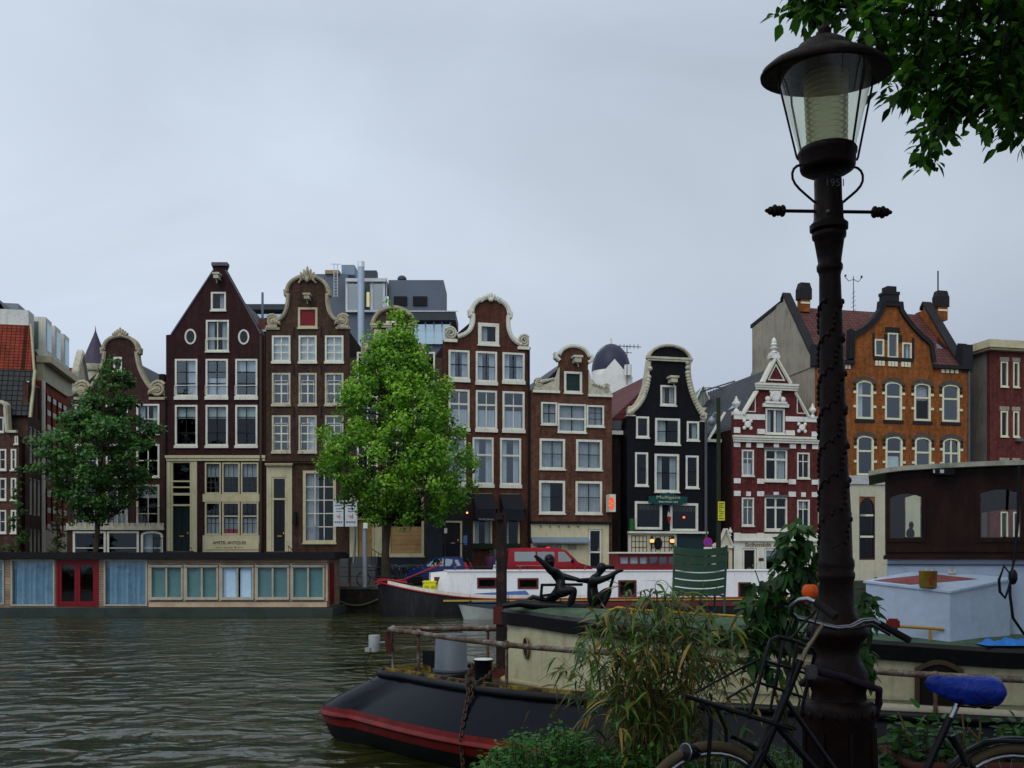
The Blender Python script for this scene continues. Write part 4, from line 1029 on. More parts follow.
# ================================================================== buildings behind the row
def bbox(root,name,px0,px1,py0,py1,Y,D,mat,zb=None):
    a=U(px0,py0,Y); b=U(px1,py1,Y)
    zz_=b.z if zb is None else zb
    return MB().box(a.x,b.x,Y,Y+D,zz_,a.z).build(name,mat,root,True)
M=thing('office_building','modern slate grey office building with a glass stair and silver flue behind the gables',"office building",U(380,GND,74)*1.0)
M.location.z=QZ
SL=paint('slate_cladding',(.115,.135,.17),.55,.12,.8); SLD=paint('dark_fascia',(.05,.056,.065),.5,.2); OFFG=glassmat('office_glass',(.3,.38,.42),.35,(.75,.95,1.0))
FRS=paint('steel_frames',(.55,.58,.6),.4,.1)
bbox(M,'wall',240,292,318,583,74,8,SLD,QZ); bbox(M,'roof_slab',238,294,304,309.5,73.2,9,SLD)
gz=bbox(M,'glass_band',243,292,309.8,318,73.9,.05,OFFG)
bbox(M,'wall',313,347.5,274,583,76,7,SL,QZ); bbox(M,'plant_box',341.5,354.5,264.8,274.6,76.5,3,paint('blue_grey_unit',(.2,.26,.33),.5,.1)); bbox(M,'cap',325,339,270,273.6,75.8,2,paint('tan_cap',(.3,.22,.13),.6,.2))
bbox(M,'wall',347.5,386,311,583,75,8,SL,QZ)
gr_=bbox(M,'stair_glass',347,385,281,310.6,75,.06,glassmat('stair_glass_clear',(.7,.8,.8),.12))
mb=MB()
for px in (346.6,371.8,384): p=U(px,279,74.9); q=U(px,311,74.9); mb.box(p.x-.08,p.x+.08,74.9,74.99,q.z,p.z)
p=U(346,278.7,74.85); q=U(386.2,282,74.85); mb.box(p.x,q.x,74.7,79,q.z,p.z); p=U(346,310.5,74.85); q=U(386.2,312.5,74.85); mb.box(p.x,q.x,74.7,76,q.z,p.z)
mb.build('stair_frame',FRS,M,True)
bbox(M,'back_wall',348,385,282,311,78.5,.3,paint('stair_wall_grey',(.16,.17,.16),.8,.2)); bbox(M,'brick_core',371,384,282,311,77,.4,paint('stair_brick',(.2,.09,.06),.8,.3))
bbox(M,'strip_lamp',366.5,369.3,292,306.5,75.6,.12,emis('strip_light',(1,.66,.32),1.6))
mb=MB(); p=U(361,262,73.5); q=U(361,346,73.5); mb.tube([(p.x,73.5,q.z-8),(p.x,73.5,p.z)],.25,16); mb.build('flue',paint('silver_flue',(.36,.44,.52),.35,.1,metal=.3),M,True)
mb=MB(); mb.tube([(p.x,73.5,p.z),(p.x,73.5,p.z+.02)],.24,16); mb.tube([(p.x,73.5,p.z-.4),(p.x,73.5,p.z-.02)],.262,16); mb.build('flue_cap',paint('flue_cap_white',(.7,.72,.74),.3,.1,metal=.5),M,True)
bbox(M,'wall',388.5,443.5,280,311,75.5,4,SL); bbox(M,'wall',388,455,344,583,75.6,8,SL,QZ)
mb=MB()
for x0,x1 in ((393.8,407),(413,427)): p=U(x0,296.3,75.4); q=U(x1,305.5,75.4); mb.box(p.x,q.x,75.38,75.49,q.z,p.z)
mb.build('dark_opening',BLACKP,M,True)
bbox(M,'roof_slab',386,455.5,311.2,320,74.6,4,SLD); bbox(M,'trim',386,457.8,310.6,311.6,74.55,.05,FRS)
gg=bbox(M,'glass_band',388,450,320.2,344,75.3,.06,OFFG)
mb=MB()
for px in (388,400,412,417,425.5,434,442,450.3): p=U(px,320.2,75.28); q=U(px,344,75.28); mb.box(p.x-.05,p.x+.05,75.2,75.29,q.z,p.z)
mb.build('mullion',FRS,M,True)
mb=MB(); p=U(402,280,77); mb.lathe([(.35,0),(.35,.15),(.2,.3),(0,.33)],(p.x,77,p.z),14); p=U(369.5,277,77); mb.box(p.x-.5,p.x+.6,76.6,77.4,p.z-.4,p.z+.4); mb.build('roof_vent',SLD,M,True)
mb=MB()
for px in (334,337.5): p=U(px,264,75.2); q=U(px,297,75.2); mb.tube([(p.x,75.2,q.z),(p.x,75.2,p.z)],.03,5)
for k in range(9): p=U(334,272+k*3,75.2); q=U(337.5,272+k*3,75.2); mb.tube([p,q],.02,4)
p=U(331,264,75.2);q=U(341,264,75.2); mb.tube([p,q],.025,4); mb.build('ladder',FRS,M,True)
mb=MB(); p=U(386.5,278,75.1); q=U(386.5,310,75.1); mb.tube([p,q],.05,5); mb.build('rail',FRS,M,True)

# two flue pipes and chimney between the dark and brown house
c=thing('brick_chimney','small red brick chimney with a steel flue between the two tall dark gables','chimney',U(262,330,58))
bbox(c,'stack',258.5,265.3,318.5,333,58,1.0,paint('chimney_red',(.15,.06,.05),.8,.3)); mb=MB(); p=U(262.5,318,58.5); q=U(262.5,292.5,58.5); mb.tube([p-Vector((0,0,.5)),q],.07,8); mb.build('flue',paint('flue_blue_grey',(.16,.2,.26),.4,.2),c,True)
bbox(c,'cap',257,266.3,329.5,331.5,57.9,1.4,WHITE); bbox(c,'base',258,265.6,333,345,58,1.2,B_SIDE)

# domed church tower
D_=thing('church_tower','white church tower with a small dark dome far behind the brown neck gable','church tower',(U(613,GND,95).x,97,QZ))
cx=U(611,350,97).x; zt=U(611,344,97).z; zb=U(611,386,97).z; rr=19.5*97/F
TW=paint('white_tower_render',(.72,.72,.68),.7,.12)
prof=[(rr*math.cos(R(a)),(zt-U(0,372,97).z)*math.sin(R(a))) for a in range(0,91,9)]; prof[-1]=(0.0,prof[-1][1])
MB().lathe(prof,(cx,97,U(0,372,97).z),24).build('dome',paint('dark_dome_lead',(.03,.035,.06),.4,.25),D_,True)
mb=MB(); mb.lathe([(rr*.99,-20),(rr*.99,0)],(cx,97,U(0,372,97).z),24); mb.build('drum',TW,D_,True)
mb=MB(); zc=U(0,372,97).z
a=U(596,377,95).x; b=U(632.5,377,95).x; c_=U(614.5,359,95)
mb.prism([(a,QZ+8),(b,QZ+8),(b,U(0,377,95).z),(b-.5,U(0,374,95).z),(c_.x,c_.z),(a+.5,U(0,374,95).z),(a,U(0,377,95).z)],94.9,95.4)
mb.build('gable_wall',TW,D_,True)
mb=MB(); p=U(628,365,94.5); mb.tube([p-Vector((0,0,1)),p],.35,8); p=U(611,338.5,97); mb.tube([p,p-Vector((0,0,.8))],.09,6); mb.tube([U(605,346,95.2),U(598,352,95.2)],.02,4); mb.build('finial',TW,D_,True)
A_=thing('roof_antenna','thin television aerial on a mast beside the white church tower','aerial',U(627,372,70))
mb=MB(); p=U(627,345,70); q=U(627,385,70); mb.tube([q,p],.035,5); mb.tube([U(618,346,70),U(641,347,70)],.03,4)
for px in (620,624,630,634,638): mb.tube([U(px,344,70),U(px,349,70.3)],.02,4)
mb.tube([U(622,352,70),U(632,353,70)],.025,4); mb.build('mast',LEAD,A_,True)
A_=thing('roof_terrace','grey roof terrace with thin railings and a green gabled dormer above the dark gap','roof terrace',U(715,417,68))
bbox(A_,'deck',700,735,407.5,417.5,68,6,IVP); bbox(A_,'support',699,733,417.5,583,68.2,6,B_SIDE,QZ)
mb=MB()
for k in range(12): p=U(703+k*2.6,388,68.2); q=U(703+k*2.6,408,68.2); mb.tube([q,p],.018,4)
mb.tube([U(702,388,68.2),U(733,387,68.2)],.03,4); mb.tube([U(700,392,68.2),U(735,381,68.2)],.05,4); mb.build('railing',LEAD,A_,True)
mb=MB(); a=[U(692,407,69),U(703,386,69),U(711,404,69),U(711,407,69)]; mb.prism([(q.x,q.z) for q in a],69,72); mb.build('dormer',paint('green_grey_dormer',(.2,.25,.2),.7,.2),A_,True)
mb=MB(); mb.tube([U(692,407.5,68.9),U(703.3,385.5,68.9),U(712,405,68.9)],.09,5); mb.build('verge',FRS,A_,True)

# ================================================================== side canal at the left edge
dvec=Vector((-.2,.98,0)).normalized(); aS=math.atan2(dvec.y,dvec.x)
P0=U(28,GND,58); P0.z=QZ
def side_house(name,label,p0,length,group=None): 
    return thing(name,label,'building',p0,aS,group)
class Side(House):
    """a house whose street front runs back along the side canal (local x points away from the viewer)"""
    def __init__(s,name,label,p0,length,depth,mat,height):
        s.root=side_house(name,label,p0,length); s.holes=[]; s.W=length; s.phi=aS; s.Yc=1000.
        s.X0=s.Y0=0
    def u(s,x): return x
    def z(s,y): return y
S=Side('corner_house','brown corner house with a steep red and black tiled roof at the far left',P0,3.0,9,B_H3,12)
# fronts of the side canal houses face +X: local y must point away from the water, so mirror by building at negative y
SW=WHITE
def swin(S,x0,x1,z0,z1,**k): return S.win(x0,z1,x1,z0,**k)
for zz0,hh in ((1.0,2.1),(3.9,2.2),(6.9,2.2),(9.7,2.0)):
    for x0 in (.3,1.2,2.1): swin(S,x0,x0+.6,zz0,zz0+hh,fm=WHITE,nx=1,ny=2,sill=False,fw=.09,recess=.05)
S.facade([(0,0),(0,11.6),(3,11.6),(3,0)],brick('brick_side_canal',(.15,.07,.055),(.12,.055,.045),(.1,.07,.06)))
zr=lambda py,Y_:H-(py-HY)/F*Y_-QZ
mb=MB(); mb.box(.0,.3,.3,9,0,9.7); mb.box(2.7,3,.3,9,0,11); mb.build('wall',B_H3,S.root)
# its gable end towards the viewer with windows (front end, local x=0 face)
mb=MB()
for k,zz0 in enumerate((.8,3.6,6.4)):
    for j in range(5):
        yy=1.0+j*1.55; mb.box(-.05,-.002,yy,yy+.7,zz0,zz0+1.9)
fo=mb.build('end_window_frames',WHITE,S.root)
mb=MB()
for k,zz0 in enumerate((.8,3.6,6.4)):
    for j in range(5):
        yy=1.0+j*1.55; mb.box(-.06,-.0505,yy+.1,yy+.6,zz0+.1,zz0+.95); mb.box(-.06,-.0505,yy+.1,yy+.6,zz0+1.02,zz0+1.8)
mb.build('end_panes',paint('dark_panes',(.015,.018,.022),.1,.2),fo)
RT2=tiles('orange_red_tiles',(.30,.045,.02),.25,.18,.6,'y'); BT2=tiles('black_glazed_tiles',(.022,.026,.028),.3,.3,.4,'y')
e0,e1,e2=9.6,12.4,15.2
mb=MB(); mb.add([(-.25,-.15,e0),(.7,-.15,e1),(.7,9,e1),(-.25,9,e0)],[(0,3,2,1)]); mb.build('lower_roof',BT2,S.root)
mb=MB(); mb.add([(.7,-.12,e1),(1.5,.25,e2),(1.5,9,e2),(.7,9,e1)],[(0,3,2,1)]); mb.add([(1.5,.25,e2),(2.4,.25,e1),(2.4,9,e1),(1.5,9,e2)],[(0,3,2,1)]); mb.build('roof',RT2,S.root)
mb=MB(); mb.prism([(0,9.6),(.7,12.4),(1.5,e2),(2.4,12.4),(3,11.5),(3,9.6)],.35,.6); mb.build('gable_wall',B_H3,S.root)
mb=MB(); mb.tube([(-.3,-.2,e0-.1),(.7,-.2,e1)],.1,4); mb.tube([(.7,-.16,e1+.02),(1.5,.22,e2+.05)],.08,4); mb.build('verge_board',CREAM,S.root)
mb=MB(); mb.box(1.7,2.9,.4,2.0,e2-1.5,e2+.95); mb.box(1.7,2.9,2.2,6.5,e2-1.5,e2+.75); mb.build('chimney',paint('whitewashed_chimney',(.62,.62,.58),.7,.2,dirt=(.25,.24,.2)),S.root)
P1=P0+dvec*3.05
S=Side('striped_house','long red house with white stripes and a row of white dormers along the side canal',P1,7.5,9,None,14)
B_ST=brick('brick_scarlet',(.42,.07,.03),(.36,.06,.03),(.3,.1,.06))
for zz0,hh in ((3.4,2.3),(6.6,2.3),(9.6,2.0)):
    for j in range(5): swin(S,.75+j*1.4,.75+j*1.4+.62,zz0,zz0+hh,fm=B_SIDE,nx=1,ny=2,fw=.06,recess=.06,sill=False)
S.facade([(0,0),(0,12.2),(7.5,12.2),(7.5,0)],B_ST)
rects=[]
for zz0 in (3.2,4.2,5.2,6.3,7.2,8.2,9.4,10.3,11.2):
    for j in range(6): rects.append((max(.36,.75+j*1.4-.78),zz0,.75+j*1.4 if j<5 else 7.48,zz0+.32))
S.boxes(rects,WH2,-.015,-.002,'stone_band')
S.boxes([(0.02,12.2,7.48,13.3),(0.02,0,7.48,3.1)],CREAM,-.12,.3,'cornice'); S.boxes([(-.1,13.3,7.6,13.7)],CREAM,-.55,.3,'eaves')
S.boxes([(.0,0,.35,12.2)],WHITE,-.13,-.003,'pilaster')
mb=MB()
for j in range(3): mb.box(.5+j*2.35,2.0+j*2.35,-.1,2.2,13.7,16.2)
do=mb.build('dormer',WHITE,S.root)
for j in range(3): mb=MB(); mb.box(.7+j*2.35,1.8+j*2.35,-.14,-.101,14.2,15.9); mb.box(.45+j*2.35,.499+j*2.35,.3,1.6,14.2,15.9); mb.build('pane',GLASS_SKY,do)
mb=MB(); mb.add([(0,.2,13.7),(7.5,.2,13.7),(7.5,2.6,17.2),(0,2.6,17.2)],[(0,1,2,3)]); mb.box(0,7.5,2.6,8,13.7,17.2); mb.build('roof',SLATE,S.root)
mb=MB(); mb.box(.0,.28,.3,8,0,13.7); mb.box(7.2,7.5,.3,8,0,13.7); mb.build('wall',B_SIDE,S.root)
mb=MB(); mb.box(5.0,7.4,2.65,4.5,17.2,18.0); mb.build('roof_house',paint('zinc_grey',(.2,.23,.27),.5,.15),S.root)
P2=P1+dvec*7.6
S=Side('ornate_house','pale stone gabled house half hidden behind the left tree on the side canal',P2,7,8,None,14)
for zz0 in (2.8,5.9,9.0):
    for j in range(3): swin(S,.9+j*2,2.1+j*2,zz0,zz0+2.2,fm=WHITE,nx=2,ny=2)
S.facade([(0,0),(0,12),(.6,12),(1,12.8),(1.6,13.2),(1.9,14.4),(2.9,15.5),(3.5,16.1),(4.1,15.5),(5.1,14.4),(5.4,13.2),(6,12.8),(6.4,12),(7,12),(7,0)],paint('pale_stone_wall',(.5,.46,.36),.75,.3,1.5,dirt=(.2,.17,.12)))
S.trim([(0,12),(.6,12),(1,12.8),(1.6,13.2),(1.9,14.4),(2.9,15.5),(3.5,16.1),(4.1,15.5),(5.1,14.4),(5.4,13.2),(6,12.8),(6.4,12),(7,12)],.3,STONE)
mb=MB(); mb.box(0,.3,.3,8,0,12); mb.box(6.7,7,.3,8,0,12); mb.build('wall',B_SIDE,S.root)
mb=MB(); mb.add([(0,.3,12),(3.5,.3,15),(3.5,8,15),(0,8,12)],[(0,3,2,1)]); mb.add([(7,.3,12),(3.5,.3,15),(3.5,8,15),(7,8,12)],[(0,1,2,3)]); mb.build('roof',REDTILE,S.root)
T_=thing('spire_turret','round turret with a pointed dark slate spire behind the left tree','turret',(U(96,GND,82).x,82,QZ))
cx=U(95.5,0,82).x; zs=U(0,366,82).z; za=U(0,331,82).z
MB().lathe([(.95,0),(.9,zs-QZ-.2)],(cx,82,QZ),14).build('wall',STONE,T_,True)
MB().lathe([(1.12,zs),(1.0,zs+.35),(.18,za-.4),(.05,za),(0,za+.5)],(cx,82,0),14).build('spire',paint('spire_slate',(.055,.045,.075),.5,.25),T_,True)
MB().lathe([(1.05,zs-.5),(1.15,zs-.3),(1.15,zs+.01)],(cx,82,0),14).build('cornice',STONE,T_,True)
# small neck gable house at the very edge
h=House('gabled_house','small brown house with a tiny white capped neck gable at the left edge',-38,19,False,Y=57.2,group=None,cat='building')
for y0,y1 in ((449,470),(478,500),(510,533)):
    for x0,x1 in ((-30,-22),(-14,-6),(-1,6.5),(11,16.5)): h.win(x0,y0,x1,y1,nx=1,ny=2,fw=.09)
h.win(14.8,436,18.2,444,nx=1,ny=1,fw=.07); h.win(-4,417,4,432,nx=1,ny=1,fw=.07)
h.facade([(-38,GND),(-38,436),(-12,436),(-10,414),(-5,407)]+arc(0,409,7,7,150,30,8)+[(6.5,409),(8.5,432),(19,436),(19,GND)],brick('brick_chestnut',(.15,.07,.05),(.11,.055,.04),(.09,.07,.06)))
h.trim([(-11,436),(-9.5,414),(-5,408)]+arc(0,409,7,7,150,30,8)+[(6,410),(7.5,432)],.22,STONE); h.band(-37.8,434,-10,437,STONE,.1); h.band(8,430.5,18,433,STONE,.2)
h.body(438,B_SIDE,PANTILE,416,depth=.75)
# ================================================================== ground, water, quays
def water_mat():
    t=NT('canal_water'); 
    a=t.noise(t.coord(scale=(1.15,1.25,1)),1.0,2,.45,.5)
    b=t.noise(t.coord(scale=(1.0,2.0,1)),3.6,3,.55,.4)
    c=t.noise(t.coord(scale=(.5,.9,1)),.35,2)
    m0=t.n('ShaderNodeMath',operation='MULTIPLY_ADD'); t.l(b,m0.inputs[0]); m0.inputs[1].default_value=.06; t.l(a,m0.inputs[2]); pt=t.noise(t.coord(scale=(.6,1.4,1)),.22,3); pr=t.n('ShaderNodeMapRange'); t.l(pt,pr.inputs['Value']); pr.inputs['From Min'].default_value=.35; pr.inputs['From Max'].default_value=.65; pr.inputs['To Min'].default_value=.55; pr.inputs['To Max'].default_value=1.25; m=t.n('ShaderNodeMath',operation='MULTIPLY'); t.l(m0.outputs[0],m.inputs[0]); t.l(pr.outputs[0],m.inputs[1])
    col=t.ramp(c,[(.3,(.012,.016,.003)),(.7,(.024,.026,.007))])
    bs=t.bsdf(col,.015,0,3.2,bump=m.outputs[0],bstr=1.0,bdist=.34,IOR=1.33)
    return t.m
WM=water_mat()
o=MB().add([(-400,-60,0),(400,-60,0),(400,700,0),(-400,700,0)],[(0,1,2,3)]).build('water',WM); structure(o)
# far quay line: straight, then bending away with the houses
QY=48.6; QX=(430-512)/F*QY
def qline(off,x): 
    return QY+off if x<QX else QY+off+(x-QX)*TB
def paving(name,c1,c2,mort,bw,bh):
    t=NT(name); v=t.coord(); b=t.n('ShaderNodeTexBrick'); t.l(v,b.inputs['Vector']); b.inputs['Scale'].default_value=1
    b.inputs['Brick Width'].default_value=bw; b.inputs['Row Height'].default_value=bh; b.inputs['Mortar Size'].default_value=.012
    b.inputs['Color1'].default_value=(*c1,1); b.inputs['Color2'].default_value=(*c2,1); b.inputs['Mortar'].default_value=(*mort,1)
    n=t.noise(v,.7,5,.7); c=t.mix(b.outputs['Color'],t.ramp(n,[(.3,.5),(.7,1.0)]),1,'MULTIPLY')
    t.bsdf(c,t.ramp(n,[(.35,.3),(.65,.8)]),0,.5,bump=b.outputs['Fac'],bstr=.5,bdist=-.01); return t.m
PAV=paving('quay_clinkers',(.12,.075,.05),(.09,.06,.045),(.04,.035,.03),.2,.1)
x1=60
mb=MB(); 
Lx=[-26.0,QX,x1]
V=[(x,qline(.35,x),QZ) for x in Lx]+[(x,260,QZ) for x in Lx]
mb.add(V,[(0,1,4,3),(1,2,5,4)]); V=[(-400,66,QZ),(-26,66,QZ),(-26,260,QZ),(-400,260,QZ)]
V=[(-400,qline(.35,-400),QZ),(-26,qline(.35,-26),QZ),(-26,260,QZ),(-400,260,QZ),(x1,260,QZ),(400,260,QZ),(400,qline(.35,60),QZ),(x1,qline(.35,60),QZ)]
mb.add(V,[(0,1,2,3),(7,6,5,4)])
structure(mb.build('street',PAV))
QW=brick('quay_wall_brick',(.055,.045,.03),(.04,.035,.025),(.03,.028,.02),rough=.6,stain=.6)
mb=MB(); Lx=[-60,QX,60]
for i in range(2):
    a,b=Lx[i],Lx[i+1]
    mb.hexa([(a,qline(0,a),-.6),(b,qline(0,b),-.6),(b,qline(.5,b),-.6),(a,qline(.5,a),-.6)],[(a,qline(0,a),QZ-.12),(b,qline(0,b),QZ-.12),(b,qline(.5,b),QZ-.12),(a,qline(.5,a),QZ-.12)])
o=mb.build('quay_wall',QW); tag(o,'dark wet brick quay wall along the far side of the canal','quay wall',kind='thing')
mb=MB()
for i in range(2):
    a,b=Lx[i],Lx[i+1]
    mb.hexa([(a,qline(-.06,a),QZ-.118),(b,qline(-.06,b),QZ-.118),(b,qline(.5,b),QZ-.118),(a,qline(.5,a),QZ-.118)],[(a,qline(-.06,a),QZ+.02),(b,qline(-.06,b),QZ+.02),(b,qline(.5,b),QZ+.02),(a,qline(.5,a),QZ+.02)])
mb.build('coping_stone',STOOP,o)
mb=MB()   # timber beam and rope along the wall
a,b=U(333,596,QY-.1).x,U(380,596,QY-.1).x
P=[(a+(b-a)*k/12,QY-.12,QZ-.55-.35*math.sin(math.pi*k/12)) for k in range(13)]; mb.tube(P,.04,5); mb.build('mooring_rope',paint('old_rope',(.12,.11,.08),.9,.3),o)
# iron quay railing
Fo=thing('quay_fence','low dark iron railing along the far quay behind the barge bow','railing',(0,QY+.5,QZ))
mb=MB(); 
xs=[-9.2+k*1.25 for k in range(14)]
for x in xs: MB().tube([(x,qline(.55,x),QZ),(x,qline(.55,x),QZ+.95)],.028,6).build('post',paint('fence_iron',(.03,.032,.035),.5,.3),Fo,True)
mb=MB()
for zz_ in (.5,.95):
    for i in range(13): mb.tube([(xs[i],qline(.55,xs[i]),QZ+zz_),(xs[i+1],qline(.55,xs[i+1]),QZ+zz_)],.02,5)
mb.build('rail',paint('fence_iron',(.03,.032,.035),.5,.3),Fo,True)

# ================================================================== trees on the far quay
def leaf_cloud(name,parent,mat,centers,per,size,spread,seed=0,flat=.55,world=True):
    """many leaf shaped faces scattered round cluster centres (x,y,z,radius,tint)"""
    r=np.random.RandomState(seed); V=[];T=[]
    for (x,y,z,rad,tint) in centers:
        n=int(per*rad*rad)
        d=r.normal(size=(n,3)); d/=np.linalg.norm(d,axis=1)[:,None]
        q=d*(rad*(r.rand(n,1)**.45)); q[:,2]*=flat
        q+=np.array([x,y,z])
        nrm=d*.6+r.normal(size=(n,3))*.55+np.array([0,-.15,.55]); nrm/=np.linalg.norm(nrm,axis=1)[:,None]
        t1=np.cross(nrm,r.normal(size=(n,3))); t1/=np.linalg.norm(t1,axis=1)[:,None]
        t2=np.cross(nrm,t1); s=size*(.6+.8*r.rand(n,1))
        quad=np.stack([q-t1*s*.5,q+t2*s*.33,q+t1*s*.5-np.array([0,0,.08])*s,q-t2*s*.33],1)
        V.append(quad.reshape(-1,3)); 
        sh=tint+.22*(q[:,2]-z)/max(rad,.01)/flat+r.normal(size=n)*.09  # clump shading put into the leaf colour: lighter on top, darker below
        T.append(sh)
    V=np.concatenate(V); T=np.concatenate(T).astype(np.float32); n=len(T)
    if world and parent is not None: V=V-np.array(parent.location)
    me=bpy.data.meshes.new(name)
    me.vertices.add(4*n); me.vertices.foreach_set('co',V.astype(np.float32).ravel())
    me.loops.add(4*n); me.loops.foreach_set('vertex_index',np.arange(4*n,dtype=np.int32))
    me.polygons.add(n); me.polygons.foreach_set('loop_start',np.arange(0,4*n,4,dtype=np.int32)); me.polygons.foreach_set('loop_total',np.full(n,4,np.int32))
    at=me.attributes.new('tint','FLOAT','FACE'); at.data.foreach_set('value',np.clip(T,0,1))
    me.materials.append(mat); me.update(calc_edges=True); me.validate()
    o=bpy.data.objects.new(name,me); COL.objects.link(o)
    if parent is not None: o.parent=parent
    return o
BARK=paint('bark',(.045,.036,.022),.9,.4,3,20,.5)
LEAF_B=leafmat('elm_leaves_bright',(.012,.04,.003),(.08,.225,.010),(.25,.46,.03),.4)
LEAF_D=leafmat('elm_leaves_dark',(.005,.02,.003),(.022,.085,.010),(.07,.18,.025),.35)
def quay_tree(name,label,base_px,Y,prof,axis,seed,mat,per,size,r_trunk,depthk=.9,nclus=150,flat=.55):
    """prof: (row, left px, right px) of the crown outline from top to bottom"""
    b=U(base_px,0,Y); root=thing(name,label,'tree',(b.x,Y,QZ))
    rg=random.Random(seed); m=Y/F
    tmb=MB(); ztop=U(0,prof[0][0]+15,Y).z; xa=U(axis,0,Y).x
    P=[]; 
    for k in range(9):
        f=k/8; P.append((b.x+(xa-b.x)*f+.08*math.sin(k*1.7+seed),Y+.05*math.cos(k*2.1),QZ+(ztop-QZ)*f))
    tmb.tube(P,[r_trunk*(1.35 if k==0 else 1)*(1-.88*(k/8)**.8)+.015 for k in range(9)],8)
    cs=[]
    def span(py):
        for (y0,l0,r0),(y1,l1,r1) in zip(prof,prof[1:]):
            if y0<=py<=y1:
                f=(py-y0)/(y1-y0); return l0+(l1-l0)*f,r0+(r1-r0)*f
        return None
    tot=[(r_-l_) for _,l_,r_ in prof]
    k=0
    while k<nclus:
        py=rg.uniform(prof[0][0],prof[-1][0]); l_,r_=span(py); 
        if rg.random()>((r_-l_)/max(tot))**.8+.08: continue
        c=(l_+r_)/2; hw=(r_-l_)/2
        a=rg.uniform(0,2*math.pi); q=math.sqrt(rg.uniform(.2,1.0))
        rad=rg.uniform(.28,.72)*min(1,.4+hw/60)
        lim=max(.1,hw*m-rad*.25)
        x=U(c,0,Y).x+math.cos(a)*q*lim; y=Y+math.sin(a)*q*lim*depthk; z=U(0,py,Y).z
        x+=rg.gauss(0,.22); z+=rg.gauss(0,.16)
        tint=.34+.22*q*(-math.sin(a))*.6+.30*rg.random()-.07-.12*(1-q)+.10*(1-(py-prof[0][0])/(prof[-1][0]-prof[0][0]))  # crown shading painted in: darker inside, lighter above and on the near side
        cs.append((x,y,z,rad,tint)); k+=1
        if k%3==0 and z>QZ+3:
            zb=z-rg.uniform(.5,1.6)-.2*q*lim; zb=max(zb,QZ+3.3); f=max(0,min(1,(zb-QZ)/(ztop-QZ)))
            s_=Vector((b.x+(xa-b.x)*f,Y,zb)); e_=Vector((x,y,z)); mid=(s_+e_)/2+Vector((0,0,-.15*(e_-s_).length))
            rr_=r_trunk*.34*(1-f*.7)
            tmb.tube([s_,mid,e_],[rr_,rr_*.6,.012],5)
    tmb.build('trunk',BARK,root,True)
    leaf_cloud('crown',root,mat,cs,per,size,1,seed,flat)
    return root
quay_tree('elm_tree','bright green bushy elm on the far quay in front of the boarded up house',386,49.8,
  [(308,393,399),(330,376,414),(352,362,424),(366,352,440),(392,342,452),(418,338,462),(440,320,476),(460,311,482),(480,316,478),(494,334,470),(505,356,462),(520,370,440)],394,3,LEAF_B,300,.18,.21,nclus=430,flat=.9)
quay_tree('elm_tree','darker green spreading elm before the corner house on the far quay',93,50.5,
  [(354,112,117),(372,99,131),(392,84,138),(408,76,134),(422,66,158),(440,46,160),(458,36,156),(478,44,148),(496,58,142),(512,74,120),(524,82,104)],106,5,LEAF_D,230,.18,.17,nclus=330)
# ivy covered poles by the side canal
for k,(px,yt,Y) in enumerate(((17.5,468,51),(57,492,52.5))):
    p=U(px,583,Y); root=thing('young_tree',('thin leafy young tree beside the gabled house at the far left','thin reddish green young tree by the mouth of the side canal')[k],'tree',(p.x,Y,QZ))
    zt=U(0,yt,Y).z; MB().tube([(p.x,Y,QZ),(p.x+.05,Y,zt)],[.06,.02],6).build('trunk',BARK,root,True)
    cs=[(p.x+rng.uniform(-.35,.35)*(1.15-f),Y+rng.uniform(-.3,.3),QZ+1.2+(zt-QZ-1.2)*f,.4*(1.15-.7*f),.3+.2*rng.random()) for f in [i/13 for i in range(14)]]
    leaf_cloud('crown',root,LEAF_D if k==0 else leafmat('russet_leaves',(.014,.02,.008),(.05,.06,.02),(.12,.09,.03)),cs,420,.17,1,40+k)

# ================================================================== street furniture on the far quay
def pole_thing(name,label,cat,px,Y,ytop,r,mat,extra=None):
    p=U(px,0,Y); root=thing(name,label,cat,(p.x,Y,QZ)); zt=U(0,ytop,Y).z
    MB().tube([(p.x,Y,QZ),(p.x,Y,zt)],[r*1.3,r],8).build('pole',mat,root,True)
    return root,p,zt
GALV=paint('galvanised_steel',(.22,.24,.26),.45,.2,metal=.4)
r_,p,zt=pole_thing('no_parking_sign','round blue and red no parking sign on a thin grey pole before the black house','road sign',706.6,53.5,420,.035,paint('sign_pole_grey',(.06,.065,.07),.5,.2))
zc=U(0,542,53.5).z; mb=MB(); ax=Matrix.Rotation(R(90),3,'X')
def disc(c,r,y,n=24): return [(c[0]+r*math.cos(2*math.pi*k/n),c[2]+r*math.sin(2*math.pi*k/n)) for k in range(n)]
c=(p.x+.05,0,zc); mb.prism(disc(c,.235,0),53.38,53.42); sgn=mb.build('sign_ring',paint('sign_red',(.5,.012,.03),.4,.1),r_,True)
MB().prism(disc(c,.185,0),53.372,53.379).build('sign_face',paint('sign_blue',(.05,.04,.42),.4,.1),r_,True)
a_=R(45); MB().prism([(c[0]+x*math.cos(-a_)-z*math.sin(-a_),zc+x*math.sin(-a_)+z*math.cos(-a_)) for x,z in ((-.185,-.025),(.185,-.025),(.185,.025),(-.185,.025))],53.365,53.371).build('slash',paint('sign_red',(.5,.012,.03),.4,.1),r_,True)
MB().box(c[0]-.22,c[0]+.22,53.38,53.41,zc-.42,zc-.27).build('under_plate',WHITE,r_,True)
r_,p,zt=pole_thing('lamp_post','dark green lamp post with a yellow notice before the crimson house','lamp post',718.5,55.2,398,.11,paint('post_dark_green',(.018,.024,.012),.5,.2))
